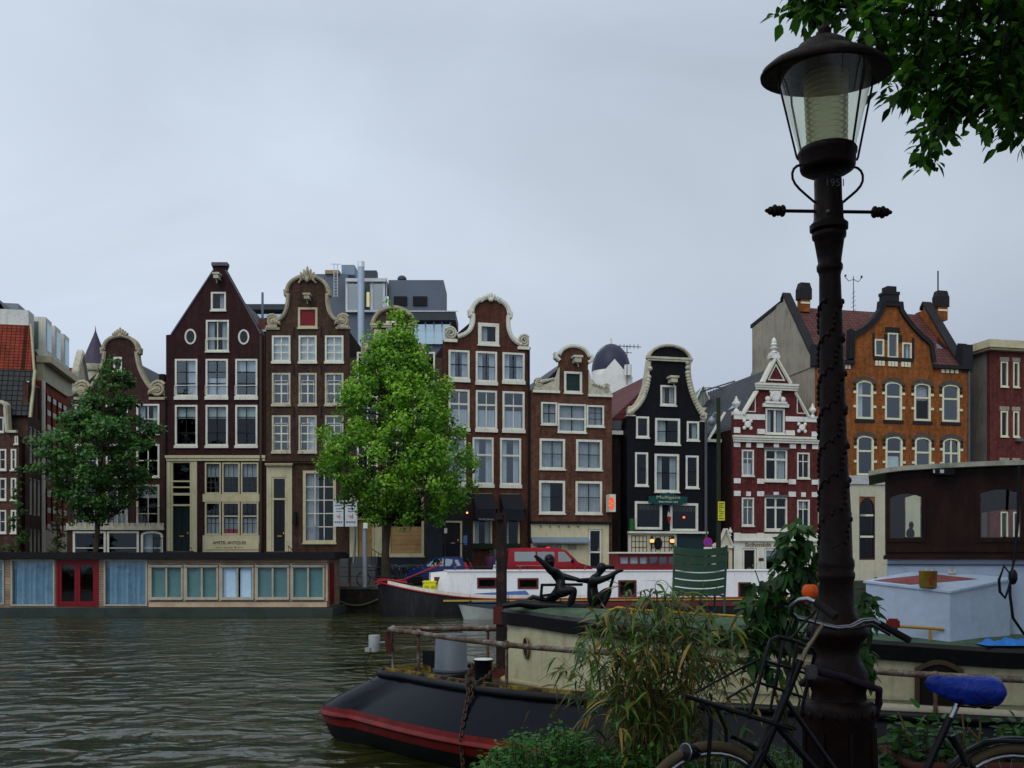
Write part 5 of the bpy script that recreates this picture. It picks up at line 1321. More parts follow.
mb=MB(); mb.tube([(p.x,55.2,zt-.9),(p.x-.2,55.2,zt-.8),(p.x-.38,55.2,zt-1.05)],.03,6); mb.lathe([(.04,.3),(.2,.12),(.21,.0),(.14,-.18),(.04,-.24)],(p.x-.38,55.2,zt-1.3),12); mb.build('lantern',GALV,r_,True)
a=U(718,501.6,55.0);b=U(724.8,520.5,55.0); pl=MB().box(a.x,b.x,55.0,55.04,b.z,a.z).build('yellow_notice',paint('notice_yellow',(.55,.52,.03),.5,.15),r_,True)
mb=MB()
for k,(w0,w1,f) in enumerate(((.1,.9,.1),(.15,.7,.2),(.1,.85,.3),(.1,.6,.42),(.1,.9,.53),(.2,.8,.63),(.1,.7,.75),(.1,.85,.88))):
    mb.box(a.x+(b.x-a.x)*w0,a.x+(b.x-a.x)*w1,54.985,54.999,a.z+(b.z-a.z)*f-.02,a.z+(b.z-a.z)*f+.02)
mb.build('notice_print',paint('notice_green',(.08,.12,.02),.6,.1),pl)
pl.children[0].location=-r_.location if False else (0,0,0)
for ch in pl.children: ch.data.transform(Matrix.Translation(-Vector(r_.location)))
r_,p,zt=pole_thing('mooring_pole','pale grey pole standing in the water by the quay wall','pole',364.7,48.0,526,.1,GALV)
MB().box(p.x-.04,p.x+.16,47.8,47.95,U(0,528.5,48).z,U(0,523,48).z).build('lamp_box',WHITE,r_,True)
# estate boards before the boarded house
bt=thing('estate_board',"pair of white notice boards with small print on a post before the boarded up house",'notice board',(U(355,0,55.2).x,55.2,QZ))
mb=MB(); mb.tube([U(352.5,583,55.2),U(356.5,500,55.2)],.05,6); mb.build('post',GALV,bt,True)
INK=paint('grey_blue_print',(.12,.16,.22),.6,.1); INKR=paint('red_print',(.5,.12,.15),.6,.1)
for x0,x1 in ((333.6,343.4),(345,357)):
    a=U(x0,500.5,55);b=U(x1,526.5,55); W_=b.x-a.x; Hh=a.z-b.z
    bd=MB().box(a.x,b.x,55,55.05,b.z,a.z).build('board',paint('board_white',(.62,.68,.7),.5,.08),bt,True)
    mb=MB(); bar=lambda f0,f1,g,t: mb.box(a.x+W_*f0,a.x+W_*f1,54.985,54.999,a.z-Hh*(g+t),a.z-Hh*g)
    for i in range(5): bar(.2+.13*i,.29+.13*i,.03,.07)
    for i in range(9): bar(.1+.09*i,.165+.09*i,.17,.045)
    for g in (.3,.4): 
        for i in range(6): bar(.24+.1*i,.32+.1*i,g,.03)
    for i in range(4): bar(.1+.21*i,.24+.21*i,.8,.06)
    pr=mb.build('print',INK,bd); pr.data.transform(Matrix.Translation(-Vector(bt.location)))
    mb=MB(); bar(.3,.62,.58,.035); bar(.62,.67,.5,.18); bar(.4,.62,.65,.02); pr=mb.build('logo',INKR,bd); pr.data.transform(Matrix.Translation(-Vector(bt.location)))

# ================================================================== vehicles
TYRE=paint('tyre_rubber',(.012,.012,.012),.85,.2); RIM=paint('alloy_rim',(.35,.36,.38),.35,.15,metal=.6)
CARGL=glassmat('car_glass',(.22,.26,.26),.16,(.9,1,1))
def vehicle(name,label,cat,loc,rotz,L,Wd,prof,belt,paintm,wheels,wr,glass_side,glass_front,glass_rear,flip=False):
    """prof: (x, top z) outline front to back, x runs from the nose"""
    root=thing(name,label,cat,loc,rotz)
    n=len(prof); w=Wd/2; V=[];Fc=[]
    # sections: underside, sill, belt, shoulder, roof
    def hw(x,z):
        nose=min(1,.80+.6*min(x,L-x)/.9*.33) if min(x,L-x)<.9 else 1
        if z<=belt: return w*nose*(1-.05*max(0,(.45-z)/.3))
        return w*nose*(1-.20*(z-belt)/(1.45-belt if L<4 else 1.95-belt)*.9)
    for x,zt in prof:
        zb=min(belt,zt-.02); zs=zb+(zt-zb)*.93
        for z in (.22,.45,zb,zs):
            V.append((x,hw(x,z),z))
        V.append((x,hw(x,zs)*.86,zt)); V.append((x,0,zt+.02))
    m=6
    Vs=[(x,-y,z) for x,y,z in V]
    mb=MB()
    for src,fl in ((V,False),(Vs,True)):
        Fc=[]
        for i in range(n-1):
            for k in range(m-1):
                q=(i*m+k,(i+1)*m+k,(i+1)*m+k+1,i*m+k+1); Fc.append(q[::-1] if fl else q)
        mb.add(src,Fc,0,True)
        e=[0,1,2,3,4,5]
        base=[(src[0][0],0,.22)]
        mb.add([src[k] for k in e]+base,[tuple(range(7)) if not fl else tuple(range(6,-1,-1))],0,True)
        e2=[(n-1)*m+k for k in range(m)]
        mb.add([src[k] for k in e2]+[(src[-1][0],0,.22)],[tuple(range(6,-1,-1)) if not fl else tuple(range(7))],0,True)
    mb.add([(prof[0][0],w*.8,.221),(prof[-1][0],w*.8,.221),(prof[-1][0],-w*.8,.221),(prof[0][0],-w*.8,.221)],[(3,2,1,0)])
    body=mb.build('body',paintm,root); smooth_by_angle(body,38)
    for gl in glass_side:
        for sd_ in (1,-1):
            P=[(x,sd_*(hw(x,z)+.012),z) for x,z in gl]; g=MB().add(P,[tuple(range(len(P)))]).build('side_window',CARGL,root)
    def slab(quad,nm,mat):
        MB().add(quad,[(0,1,2,3)]).build(nm,mat,root)
    for (x0,z0,x1,z1,nm) in (glass_front,glass_rear):
        dx,dz=x1-x0,z1-z0; l_=math.hypot(dx,dz); nx_,nz_=-dz/l_*.02,dx/l_*.02
        if nz_<0: nx_,nz_=-nx_,-nz_
        y0,y1=hw(x0,z0)*.86,hw(x1,z1)*.82
        slab([(x0+nx_,-y0,z0+nz_+.015),(x0+nx_,y0,z0+nz_+.015),(x1+nx_,y1,z1+nz_+.015),(x1+nx_,-y1,z1+nz_+.015)],nm,CARGL)
    for x in wheels:
        for sd_ in (1,-1):
            ax=Matrix.Rotation(R(90),3,'X')
            tw=MB().lathe([(wr*.62,-.1),(wr*.95,-.1),(wr,-.06),(wr,.06),(wr*.95,.1),(wr*.62,.1)],(x,sd_*(w-.09),wr),20,0,ax).build('wheel',TYRE,root)
            rb=MB(); rb.lathe([(wr*.62,-.09),(wr*.6,.0),(0,.02)],(x,sd_*(w-.09),wr),16,0,ax); rb.lathe([(wr*.62,.09),(wr*.58,.03),(0,.05)],(x,sd_*(w-.09),wr),16,0,ax); rb.build('rim',RIM,tw)
    return root,hw
BLUE=paint('blue_car_paint',(.018,.035,.16),.18,.1,spec=.7); RED=paint('red_van_paint',(.27,.010,.016),.25,.1,spec=.6)
cc=U(440,0,52.0)
car,hw=vehicle('parked_car','small blue hatchback parked on the quay facing left','car',(cc.x-1.62,52.3,QZ),R(-7),3.3,1.62,
 [(0,.5),(.03,.66),(.25,.78),(.7,.93),(.85,.99),(1.15,1.2),(1.5,1.41),(1.9,1.47),(2.5,1.46),(2.85,1.38),(3.08,1.1),(3.22,.92),(3.3,.6)],.92,BLUE,(.58,2.75),.29,
 [[(1.05,.97),(1.95,.98),(1.95,1.36),(1.5,1.34)],[(2.05,.98),(2.85,1.0),(2.7,1.3),(2.05,1.36)]],(.88,1.0,1.48,1.39,'windscreen'),(2.9,1.34,3.14,1.02,'rear_window'))
for sd_ in (1,-1):
    mb=MB(); mb.hexa([(.06,sd_*.42,.62),(.12,sd_*.66,.62),(.42,sd_*.68,.74),(.2,sd_*.5,.72)],[(.1,sd_*.42,.73),(.2,sd_*.66,.74),(.6,sd_*.66,.86),(.35,sd_*.48,.84)]); mb.build('headlight',paint('headlight_glass',(.6,.62,.66),.1,.1),car)
    mb=MB(); mb.hexa([(3.1,sd_*.62,.72),(3.28,sd_*.5,.72),(3.3,sd_*.66,.72),(3.12,sd_*.76,.72)],[(2.98,sd_*.6,1.2),(3.1,sd_*.48,1.15),(3.14,sd_*.62,1.15),(3.0,sd_*.70,1.2)]); mb.build('tail_light',paint('tail_light_red',(.5,.02,.03),.2,.1),car)
    MB().ball((.98,sd_*.86,1.0),(.07,.1,.07),8).build('wing_mirror',BLUE,car)
MB().box(-.03,.0,-.26,.26,.38,.48).build('number_plate',paint('plate_yellow',(.6,.45,.02),.4,.1),car)
vc=U(593,0,53.2)
van,hw=vehicle('parked_van','red delivery van with dark side windows parked behind the white barge','van',(vc.x,53.6,QZ),R(180+9),4.75,1.85,
 [(0,.5),(.03,.85),(.3,.98),(.85,1.12),(1.0,1.2),(1.35,1.55),(1.62,1.82),(1.9,1.9),(3.2,1.93),(4.5,1.9),(4.66,1.8),(4.72,1.1),(4.75,.5)],1.12,RED,(.9,3.75),.33,
 [[(1.25,1.22),(2.05,1.2),(2.05,1.72),(1.72,1.72)],[(2.25,1.22),(3.15,1.22),(3.15,1.72),(2.25,1.72)],[(3.25,1.22),(4.35,1.22),(4.35,1.72),(3.25,1.72)]],(1.04,1.24,1.58,1.76,'windscreen'),(4.62,1.75,4.72,1.2,'rear_window'))
for sd_ in (1,-1):
    mb=MB(); mb.box(.0,.2,sd_*.5,sd_*.82,.62,.84); mb.build('headlight',paint('headlight_glass',(.6,.62,.66),.1,.1),van)
    MB().ball((1.3,sd_*1.02,1.25),(.07,.1,.12),8).build('wing_mirror',BLACKP,van)
    MB().box(2.4,4.3,sd_*.905,sd_*.935,.98,1.02).build('side_stripe',paint('pale_red',(.55,.12,.12),.5,.1),van)

# ================================================================== skinned figures
def skin_figure(name,mat,joints,edges,radii,parent,sub=2,root=0):
    me=bpy.data.meshes.new(name); me.from_pydata([tuple(j) for j in joints],edges,[]); o=bpy.data.objects.new(name,me); COL.objects.link(o)
    md=o.modifiers.new('skin','SKIN'); sv=me.skin_vertices[0].data
    for i,r in enumerate(radii):
        sv[i].radius=(r,r) if not isinstance(r,tuple) else r
        sv[i].use_root=(i==root)
    md.use_smooth_shade=True
    ms=o.modifiers.new('sub','SUBSURF'); ms.levels=sub; ms.render_levels=sub
    dg=bpy.context.evaluated_depsgraph_get(); dg.update()
    me2=bpy.data.meshes.new_from_object(o.evaluated_get(dg)); me2.name=name
    o.modifiers.clear(); o.data=me2; me2.materials.clear(); me2.materials.append(mat)
    for p in me2.polygons: p.use_smooth=True
    o.parent=parent; return o
pp=U(490.5,0,51.3)
per=thing('person','person in a dark purple jacket carrying a white cloth bag on the quay','person',(pp.x,51.3,QZ),R(70))
J=[(0,0,.92),(0,0,1.12),(0,0,1.36),(.02,0,1.5),(.04,0,1.62),(.05,0,1.72), (0,.17,1.38),(.08,.22,1.12),(.24,.18,.95),(0,-.17,1.38),(-.1,-.22,1.12),(.05,-.24,.92),(0,.09,.88),(.16,.1,.5),(.12,.1,.07),(.25,.1,.03),(0,-.09,.88),(-.06,-.1,.5),(-.28,-.1,.12),(-.18,-.1,.04)]
E=[(0,1),(1,2),(2,3),(3,4),(4,5),(2,6),(6,7),(7,8),(2,9),(9,10),(10,11),(0,12),(12,13),(13,14),(14,15),(0,16),(16,17),(17,18),(18,19)]
Rd=[.15,.15,.17,.07,.10,.09,.08,.06,.045,.08,.06,.045,.11,.075,.05,.04,.11,.075,.05,.04]
skin_figure('body',paint('dark_trousers',(.02,.018,.025),.9,.2),J,E,Rd,per)
mb=MB(); mb.lathe([(.19,.86),(.21,1.05),(.22,1.3),(.17,1.44),(.08,1.5)],(0,0,0),14,0,None,True,.85,1.15)
for s_ in (1,-1): mb.tube([(0,s_*.18,1.4),(.08 if s_>0 else -.1,s_*.24,1.12),(.2 if s_>0 else .0,s_*.22,.98)],[.095,.085,.07],8)
mb.build('jacket',paint('purple_jacket',(.06,.025,.065),.85,.25),per)
mb=MB(); mb.ball((.04,0,1.66),(.105,.09,.125),12); mb.build('head',paint('skin',(.42,.25,.18),.6,.1),per)
mb=MB(); mb.ball((.015,0,1.70),(.115,.1,.11),12); mb.build('hair',paint('dark_hair',(.02,.015,.012),.6,.2),per)
mb=MB(); mb.hexa([(-.3,-.3,.6),(.1,-.34,.55),(.1,-.22,.55),(-.3,-.22,.6)],[(-.2,-.3,1.0),(.12,-.3,1.25),(.12,-.24,1.25),(-.2,-.24,1.0)]); mb.build('bag',paint('white_cloth',(.75,.75,.8),.9,.1),per)

# ================================================================== simple bicycles on the far quay
def far_bike(loc,rot,label,first=None):
    if first is not None:
        c=copy_tree(first); c.location=loc; c.rotation_euler=(0,0,rot); c['label']=label; return c
    r=thing('bicycle',label,'bicycle',loc,rot,'bicycles parked on the far quay')
    BL=paint('bicycle_black',(.014,.014,.017),.4,.2)
    for x in (-.55,.55):
        t=[(x+.34*math.cos(2*math.pi*k/20),0,.34+.34*math.sin(2*math.pi*k/20)) for k in range(20)]
        wh=MB().tube(t,.024,6,0,True).build('wheel',TYRE,r)
        mb=MB()
        for k in range(8): a=math.pi*k/8; mb.tube([(x+.32*math.cos(a),0,.34+.32*math.sin(a)),(x-.32*math.cos(a),0,.34-.32*math.sin(a))],.004,3)
        mb.build('spokes',GALV,wh)
    mb=MB(); S_=(.18,0,.8);B_=(.0,0,.3);Hh=(-.36,0,.78);Hl=(-.4,0,.6)
    for a,b in ((S_,B_),(B_,Hl),(S_,Hh),(Hh,Hl),(Hl,(-.55,0,.34)),(S_,(.55,0,.34)),(B_,(.55,0,.34))): mb.tube([a,b],.018,6)
    mb.build('frame',BL,r)
    MB().tube([(-.2,.28,.98),(-.34,.22,1.02),(-.36,0,.98),(-.34,-.22,1.02),(-.2,-.28,.98)],.014,6).tube([(-.36,0,.78),(-.36,0,.98)],.014,6).build('handlebar',GALV,r)
    MB().ball((.2,0,.88),(.14,.08,.045),8).tube([S_,(.2,0,.86)],.014,6).build('saddle',BL,r)
    mb=MB(); mb.box(.3,.7,-.07,.07,.73,.75); mb.build('rack',BL,r); return r
b1=far_bike((U(374,0,50).x,50.0,QZ),R(25),'black bicycle leaning at the foot of the big elm, left of its trunk')
far_bike((U(402,0,50.6).x,50.6,QZ),R(75),'bicycle parked just right of the big elm trunk, next to the blue car',b1)
far_bike((U(412,0,54.6).x,54.6,QZ),R(55),'bicycle against the wall below the boarded window, left of the stoop',b1)
far_bike((U(421,0,54.4).x,54.4,QZ),R(65),'bicycle against the wall below the boarded window, beside the stoop',b1)
far_bike((U(398,0,54.8).x,54.8,QZ),R(40),'bicycle below the boarded window, half behind the elm trunk',b1)

# ================================================================== houseboat
HB=thing('houseboat','long flat houseboat with wooden walls, blue curtains and red double doors','houseboat',(U(150,0,44.6).x,46.2,0))
Yh=44.6
def hx(px): return U(px,0,Yh).x
def hz(py): return U(0,py,Yh).z
WOOD=None
t=NT('weathered_planks'); v=t.coord(scale=(.4,1,6)); n1=t.noise(v,3,5,.7); n2=t.noise(t.coord(),1.2,4)
c=t.ramp(n1,[(.3,(.20,.13,.09)),(.5,(.36,.25,.17)),(.75,(.44,.36,.29))]); c=t.mix(c,t.ramp(n2,[(.3,.6),(.7,1.0)]),1,'MULTIPLY')
wv=t.n('ShaderNodeTexBrick'); sp=t.n('ShaderNodeSeparateXYZ'); cb=t.n('ShaderNodeCombineXYZ'); tcc=t.n('ShaderNodeTexCoord'); t.l(tcc.outputs['Object'],sp.inputs[0]); t.l(sp.outputs['X'],cb.inputs['X']); t.l(sp.outputs['Z'],cb.inputs['Y']); t.l(cb.outputs[0],wv.inputs['Vector'])
wv.inputs['Scale'].default_value=1; wv.inputs['Brick Width'].default_value=4; wv.inputs['Row Height'].default_value=.11; wv.inputs['Mortar Size'].default_value=.008; wv.inputs['Color1'].default_value=(1,1,1,1); wv.inputs['Color2'].default_value=(.8,.8,.8,1); wv.inputs['Mortar'].default_value=(.25,.25,.25,1)
c=t.mix(c,wv.outputs['Color'],1,'MULTIPLY'); t.bsdf(c,.7,0,.4,bump=wv.outputs['Fac'],bstr=.4,bdist=-.01); WOOD=t.m
xl,xr=hx(-60),hx(327); 
holes=[];
wins=[(-38,4,560,604,'big'),(11.5,54.5,559.7,605.5,'big'),(56.5,98.5,559.7,606.3,'door'),(104.5,147,560,605.5,'big')]+[(150.5+35.4*k,182.6+35.4*k,566.5,598.5,'small') for k in range(5)]
for w_ in wins: holes.append([(hx(w_[0]),hz(w_[3])),(hx(w_[1]),hz(w_[3])),(hx(w_[1]),hz(w_[2])),(hx(w_[0]),hz(w_[2]))])
mb=MB(); mb.prism([(xl,hz(607.5)),(xr,hz(607.5)),(xr,hz(558.5)),(xl,hz(558.5))],Yh,Yh+.16,holes)
mb.box(xr-.16,xr,Yh+.161,Yh+3.3,hz(607.5),hz(558.5)); mb.box(xl,xl+.16,Yh+.161,Yh+3.3,hz(607.5),hz(558.5)); mb.box(xl+.16,xr-.16,Yh+3.14,Yh+3.3,hz(607.5),hz(558.5)); mb.box(xl+.16,xr-.16,Yh+.2,Yh+3.1,hz(607.5)-.02,hz(607.5)+.02)
mb.build('wall',WOOD,HB,True)
mb=MB(); mb.box(xl-.3,xr+.42,Yh-.35,Yh+3.6,hz(558.6),hz(553.2)); mb.box(xl-.2,xr+.3,Yh-.2,Yh+3.5,hz(553.2),hz(552.2)); mb.build('roof',paint('tarred_roof',(.010,.010,.012),.8,.3),HB,True)
mb=MB(); mb.hexa([(xl-.2,Yh-.12,-.4),(xr+.25,Yh-.12,-.4),(xr+.25,Yh+3.5,-.4),(xl-.2,Yh+3.5,-.4)],[(xl-.2,Yh-.3,hz(608)),(xr+.3,Yh-.3,hz(608)),(xr+.3,Yh+3.5,hz(608)),(xl-.2,Yh+3.5,hz(608))]); mb.build('hull',paint('hull_grey_green',(.045,.06,.055),.6,.4,1,dirt=(.03,.05,.015),dirt_amt=.8),HB,True)
HBG=glassmat('houseboat_glass',(.85,.92,.94),.0); CBL=paint('blue_curtain',(.18,.29,.385),.9,.3,2); CTE=paint('teal_blind',(.14,.24,.235),.9,.15); CLT=paint('light_blue_curtain',(.62,.74,.88),.9,.1)
def curtain_sheet(x0,x1,z0,z1,y,mat,par,amp=.05,step=.09,gather=0):
    n=max(6,int((x1-x0)/step)); V=[];Fc=[]
    for k in range(n+1):
        x=x0+(x1-x0)*k/n; a=amp*math.sin(k*2.1)+amp*.4*math.sin(k*.9+1)
        V+=[(x+gather*math.sin(3*k/n),y+a,z0),(x,y+a*.6,z1)]
    for k in range(n): Fc.append((2*k,2*k+2,2*k+3,2*k+1))
    m_=MB().add(V,Fc,0,True).build('curtain',mat,None); m_.data.transform(Matrix.Translation(-Vector(HB.location))); m_.parent=par
for (x0,x1,y0,y1,kd) in wins:
    a,b,zb,zt=hx(x0),hx(x1),hz(y1),hz(y0)
    if kd=='door':
        rm=paint('red_door_paint',(.16,.008,.013),.4,.2); mb=MB(); mb.prism([(a,zb),(b,zb),(b,zt),(a,zt)],Yh-.05,Yh+.14,[[(a+.11,zb+.08),(b-.11,zb+.08),(b-.11,zt-.11),(a+.11,zt-.11)]])
        fo=mb.build('door_frame',rm,HB,True)
        for (p0,p1) in ((a+.115,(a+b)/2-.005),((a+b)/2+.005,b-.115)):
            mb=MB(); mb.prism([(p0,zb+.085),(p1,zb+.085),(p1,zt-.115),(p0,zt-.115)],Yh-.02,Yh+.05,[[(p0+.12,zb+.22),(p1-.12,zb+.22),(p1-.12,zt-.24),(p0+.12,zt-.24)]])
            d=mb.build('door',rm,HB,True); g=MB().add([(p0+.1,Yh+.01,zb+.2),(p1-.1,Yh+.01,zb+.2),(p1-.1,Yh+.01,zt-.2),(p0+.1,Yh+.01,zt-.2)],[(0,1,2,3)]).build('pane',GLASS,None); g.data.transform(Matrix.Translation(-Vector(HB.location))); g.parent=d
        continue
    big=kd=='big'; mb=MB(); fw=.05 if big else .06
    bars=[] if big else [((a+b)/2-.04,(a+b)/2+.04)]
    mb.prism([(a-.02,zb-.02),(b+.02,zb-.02),(b+.02,zt+.02),(a-.02,zt+.02)],Yh-.05,Yh+.1,[[(a+fw,zb+fw),(b-fw,zb+fw),(b-fw,zt-fw),(a+fw,zt-fw)]])
    for p0,p1 in bars: mb.box(p0,p1,Yh-.04,Yh+.08,zb+fw,zt-fw)
    if not big:
        mb.box(a-.02,b+.02,Yh-.1,Yh-.051,zt-.02,zt+.06); mb.box(a-.02,b+.02,Yh-.12,Yh-.052,zb-.06,zb)
    fo=mb.build('window',paint('houseboat_frame',(.34,.33,.27),.6,.25,2,dirt=(.15,.12,.08)),HB,True)
    g=MB().add([(a+fw-.01,Yh+.03,zb+fw),(b-fw+.01,Yh+.03,zb+fw),(b-fw+.01,Yh+.03,zt-fw),(a+fw-.01,Yh+.03,zt-fw)],[(0,1,2,3)]).build('pane',HBG,None); g.data.transform(Matrix.Translation(-Vector(HB.location))); g.parent=fo
    if big: curtain_sheet(a+.05,b-.05,zb+.05,zt-.05,Yh+.13,CBL,fo,.12,.085)
    elif abs(x0-(150.5+70.8))<3: curtain_sheet(a+.06,(a+b)/2-.08,zb+.05,zt-.05,Yh+.12,CLT,fo,.02); curtain_sheet((a+b)/2+.1,b-.12,zb+.05,zt-.05,Yh+.12,CLT,fo,.02)
    else: curtain_sheet(a+.06,b-.06,zb+.05,zt-.05,Yh+.12,CTE,fo,.008,.3)
mb=MB()
for k in range(6):
    px=148.5+35.6*k; mb.box(hx(px)-.02,hx(px+1.2),Yh-.02,Yh-.002,hz(601),hz(564))
mb.box(hx(149),xr,Yh-.03,Yh-.003,hz(607),hz(602)); mb.build('trim_board',paint('pale_wood',(.45,.33,.22),.7,.3,2),HB,True)
mb=MB(); mb.box(xr+.001,xr+.06,Yh+.6,Yh+1.5,hz(605),hz(563)); mb.build('end_door',rm,HB,True)

# ================================================================== white barge
phiW=R(7.5)
o0=U(378,0,46.0); WB=thing('white_barge','long moored barge with a white cabin, black hull and dark red wheelhouse','barge',(o0.x,46.0,0),phiW)
cW,sW=math.cos(phiW),math.sin(phiW)
def wl(px,v=0):
    """barge-local u of pixel column px on the line at beam offset v"""
    k=(px-512)/F
    # X=o0.x+u*c-v*s ; Y=46+u*s+v*c ; X=k*Y
    u=(k*(46+v*cW)-o0.x+v*sW)/(cW-k*sW); return u
def wz(py,u,v=0): Y=46+u*sW+v*cW; return H-(py-HY)/F*Y
HULLB=paint('barge_hull_black',(.014,.014,.017),.4,.4,.8,dirt=(.06,.055,.05),dirt_amt=.5)
L=20.0; ns=34
def wb_w(u): return 1.75*min(1,math.sin(min(1,u/3.2)*math.pi/2)**.7+.06) if u<L-2 else 1.75*math.cos((u-L+2)/2*1.0)
def wb_sheer(u): return .78+.75*max(0,1-u/5.5)**1.8
rows=[]
for i in range(ns+1):
    u=L*(i/ns)**1.35; rows.append((u,wb_w(u),wb_sheer(u)))
mb=MB(); V=[];Fc=[]
for u,w_,s_ in rows:
    for sd_ in (-1,1):
        V+=[(u+.25*(1-min(1,u/1.5)),sd_*w_*.9,-.4),(u,sd_*w_,.35),(u,sd_*w_,s_)]
n=6
for i in range(ns):
    for b0 in (0,3):
        for k in (0,1):
            q=(i*n+b0+k,(i+1)*n+b0+k,(i+1)*n+b0+k+1,i*n+b0+k+1); Fc.append(q if b0==0 else q[::-1])
    Fc.append((i*n+2,(i+1)*n+2,(i+1)*n+5,i*n+5))
Fc.append((0,1,2,5,4,3)); Fc.append(tuple(ns*n+k for k in (3,4,5,2,1,0)))
mb.add(V,Fc,0,False); smooth_by_angle(mb.build('hull',HULLB,WB),50)
mb=MB()
for sd_ in (-1,1): mb.tube([(u-.02,sd_*(w_+.02),s_-.02) for u,w_,s_ in rows],.038,6)
mb.build('gunwale_red',paint('gunwale_red',(.26,.02,.025),.5,.2),WB)
mb=MB(); 
V=[];Fc=[]
for i,(u,w_,s_) in enumerate(rows[2:22]): V+=[(u,-(w_-.04),s_+.005),(u,-(w_-.04),s_+.16),(u,-(w_-.12),s_+.16),(u,-(w_-.12),s_+.005)]
m=len(V)//4
for i in range(m-1):
    for k in range(4): Fc.append((4*i+k,4*i+(k+1)%4,4*i+4+(k+1)%4,4*i+4+k))
mb.add(V,Fc); mb.build('bulwark_white',WHITE,WB)
# cabin
vc_=-1.15; u0,u1=wl(449,vc_),wl(790,vc_); zt=wz(571.5,u0,vc_); zb_=.72
CW=paint('barge_cabin_white',(.74,.74,.74),.35,.06,1,dirt=(.4,.38,.34),dirt_amt=.35)
us=[u0+(u1-u0)*k/10 for k in range(11)]
wb_win=[(478,496,578.5,587.5),(518.5,537.5,579,588),(619,635.5,581,596),(739,750,583,597),(768,782,583,597)]
hol=[[(wl(a,vc_),wz(d,wl(a,vc_),vc_)),(wl(b,vc_),wz(d,wl(a,vc_),vc_)),(wl(b,vc_),wz(c,wl(a,vc_),vc_)),(wl(a,vc_),wz(c,wl(a,vc_),vc_))] for a,b,c,d in wb_win]
mb=MB(); mb.prism([(u0,zb_),(u1,zb_),(u1,zt),(u0,zt)],vc_,vc_+.06,hol); mb.box(u0,u0+.06,vc_+.061,1.15,zb_,zt); mb.box(u1-.06,u1,vc_+.061,1.15,zb_,zt); mb.box(u0+.06,u1-.06,1.09,1.15,zb_,zt)
# lower front step of the cabin towards the bow
mb.hexa([(u0-.85,-.9,zb_),(u0-.001,vc_,zb_),(u0-.001,1.1,zb_),(u0-.85,.9,zb_)],[(u0-.8,-.85,zt-.08),(u0-.001,vc_+.02,zt-.01),(u0-.001,1.1,zt-.01),(u0-.8,.85,zt-.08)])
mb.build('cabin',CW,WB)
mb=MB(); mb.box(u0-.1,u1+.1,vc_-.05,1.2,zt,zt+.05); mb.build('cabin_roof',CW,WB)
DR=paint('varnished_red_brown',(.10,.02,.018),.35,.2)
for hl in hol:
    (a,b),(c,_),(_,d),_=hl[0],hl[1],hl[2],hl[3]
    a,b=hl[0]; c,d=hl[2]
    mb=MB(); mb.prism([(a-.04,b-.04),(c+.04,b-.04),(c+.04,d+.04),(a-.04,d+.04)],vc_-.03,vc_+.05,[[(a+.05,b+.05),(c-.05,b+.05),(c-.05,d-.05),(a+.05,d-.05)]]); fo=mb.build('window',DR,WB)
    MB().add([(a,vc_+.02,b),(c,vc_+.02,b),(c,vc_+.02,d),(a,vc_+.02,d)],[(0,1,2,3)]).build('pane',GLASS,fo)
mb=MB(); a,b=u0-.66,u0-.3; mb.hexa([(a,-.95,zb_+.35),(b,-1.05,zb_+.35),(b,-.9,zb_+.35),(a,-.8,zb_+.35)],[(a,-.93,zt-.25),(b,-1.03,zt-.25),(b,-.9,zt-.25),(a,-.8,zt-.25)]); mb.build('hatch_door',DR,WB)
# dark red wheelhouse
a,b=wl(618,-.9),wl(690,-.9); zw=wz(553.5,a,-.9)
nwin=7; hol=[]
for k in range(nwin):
    x0=a+.12+(b-a-.2)*k/nwin; x1=a+.12+(b-a-.2)*(k+.78)/nwin
    hol.append([(x0,zt+.32),(x1,zt+.32),(x1,zw-.16),(x0,zw-.16)])
mb=MB(); mb.prism([(a,zt+.051),(b,zt+.051),(b,zw),(a,zw)],-.9,-.84,hol); mb.box(a,a+.06,-.839,.9,zt+.051,zw); mb.box(b-.06,b,-.839,.9,zt+.051,zw); mb.box(a+.06,b-.06,.84,.9,zt+.051,zw-.4)
wh=mb.build('wheelhouse',paint('dark_red_paint',(.15,.014,.016),.4,.2),WB)
mb=MB()
for hl in hol: mb.add([(p[0],-.87,p[1]) for p in hl],[(0,1,2,3)])
mb.build('pane',GLASS_SKY,wh); mb=MB(); mb.box(a-.15,b+.15,-1.05,1.05,zw,zw+.07); mb.build('wheelhouse_roof',WHITE,WB)
MB().box(a+.1,a+1.4,-.7,-.68,zt+.35,zw-.2).build('wheelhouse_blind',CURT_W,wh)
mb=MB(); mb.box(u0-.3,L-1,-1.79,-1.75,.66,.74); mb.build('yellow_line',paint('dull_yellow_line',(.35,.25,.05),.5,.2),WB); mb=MB(); mb.box(u0+3,L-1,-1.785,-1.751,.38,.6); mb.build('maroon_band',paint('maroon_band',(.13,.02,.03),.5,.2),WB)
mb=MB(); P=[(.1,0,1.52),(1.5,-.4,1.95),(3.0,-.6,2.1)]; mb.tube([(-.1,-.1,1.45),(1.2,-.5,1.62),(2.9,-.75,2.35)],.04,6); mb.tube([(-.1,-.2,1.5),(.5,-.6,1.62),(1.3,-1.2,1.5)],.05,6); mb.box(-.05,.35,-.35,.35,1.4,1.66); mb.build('bow_gear',paint('gunwale_red',(.26,.02,.025),.5,.2),WB)
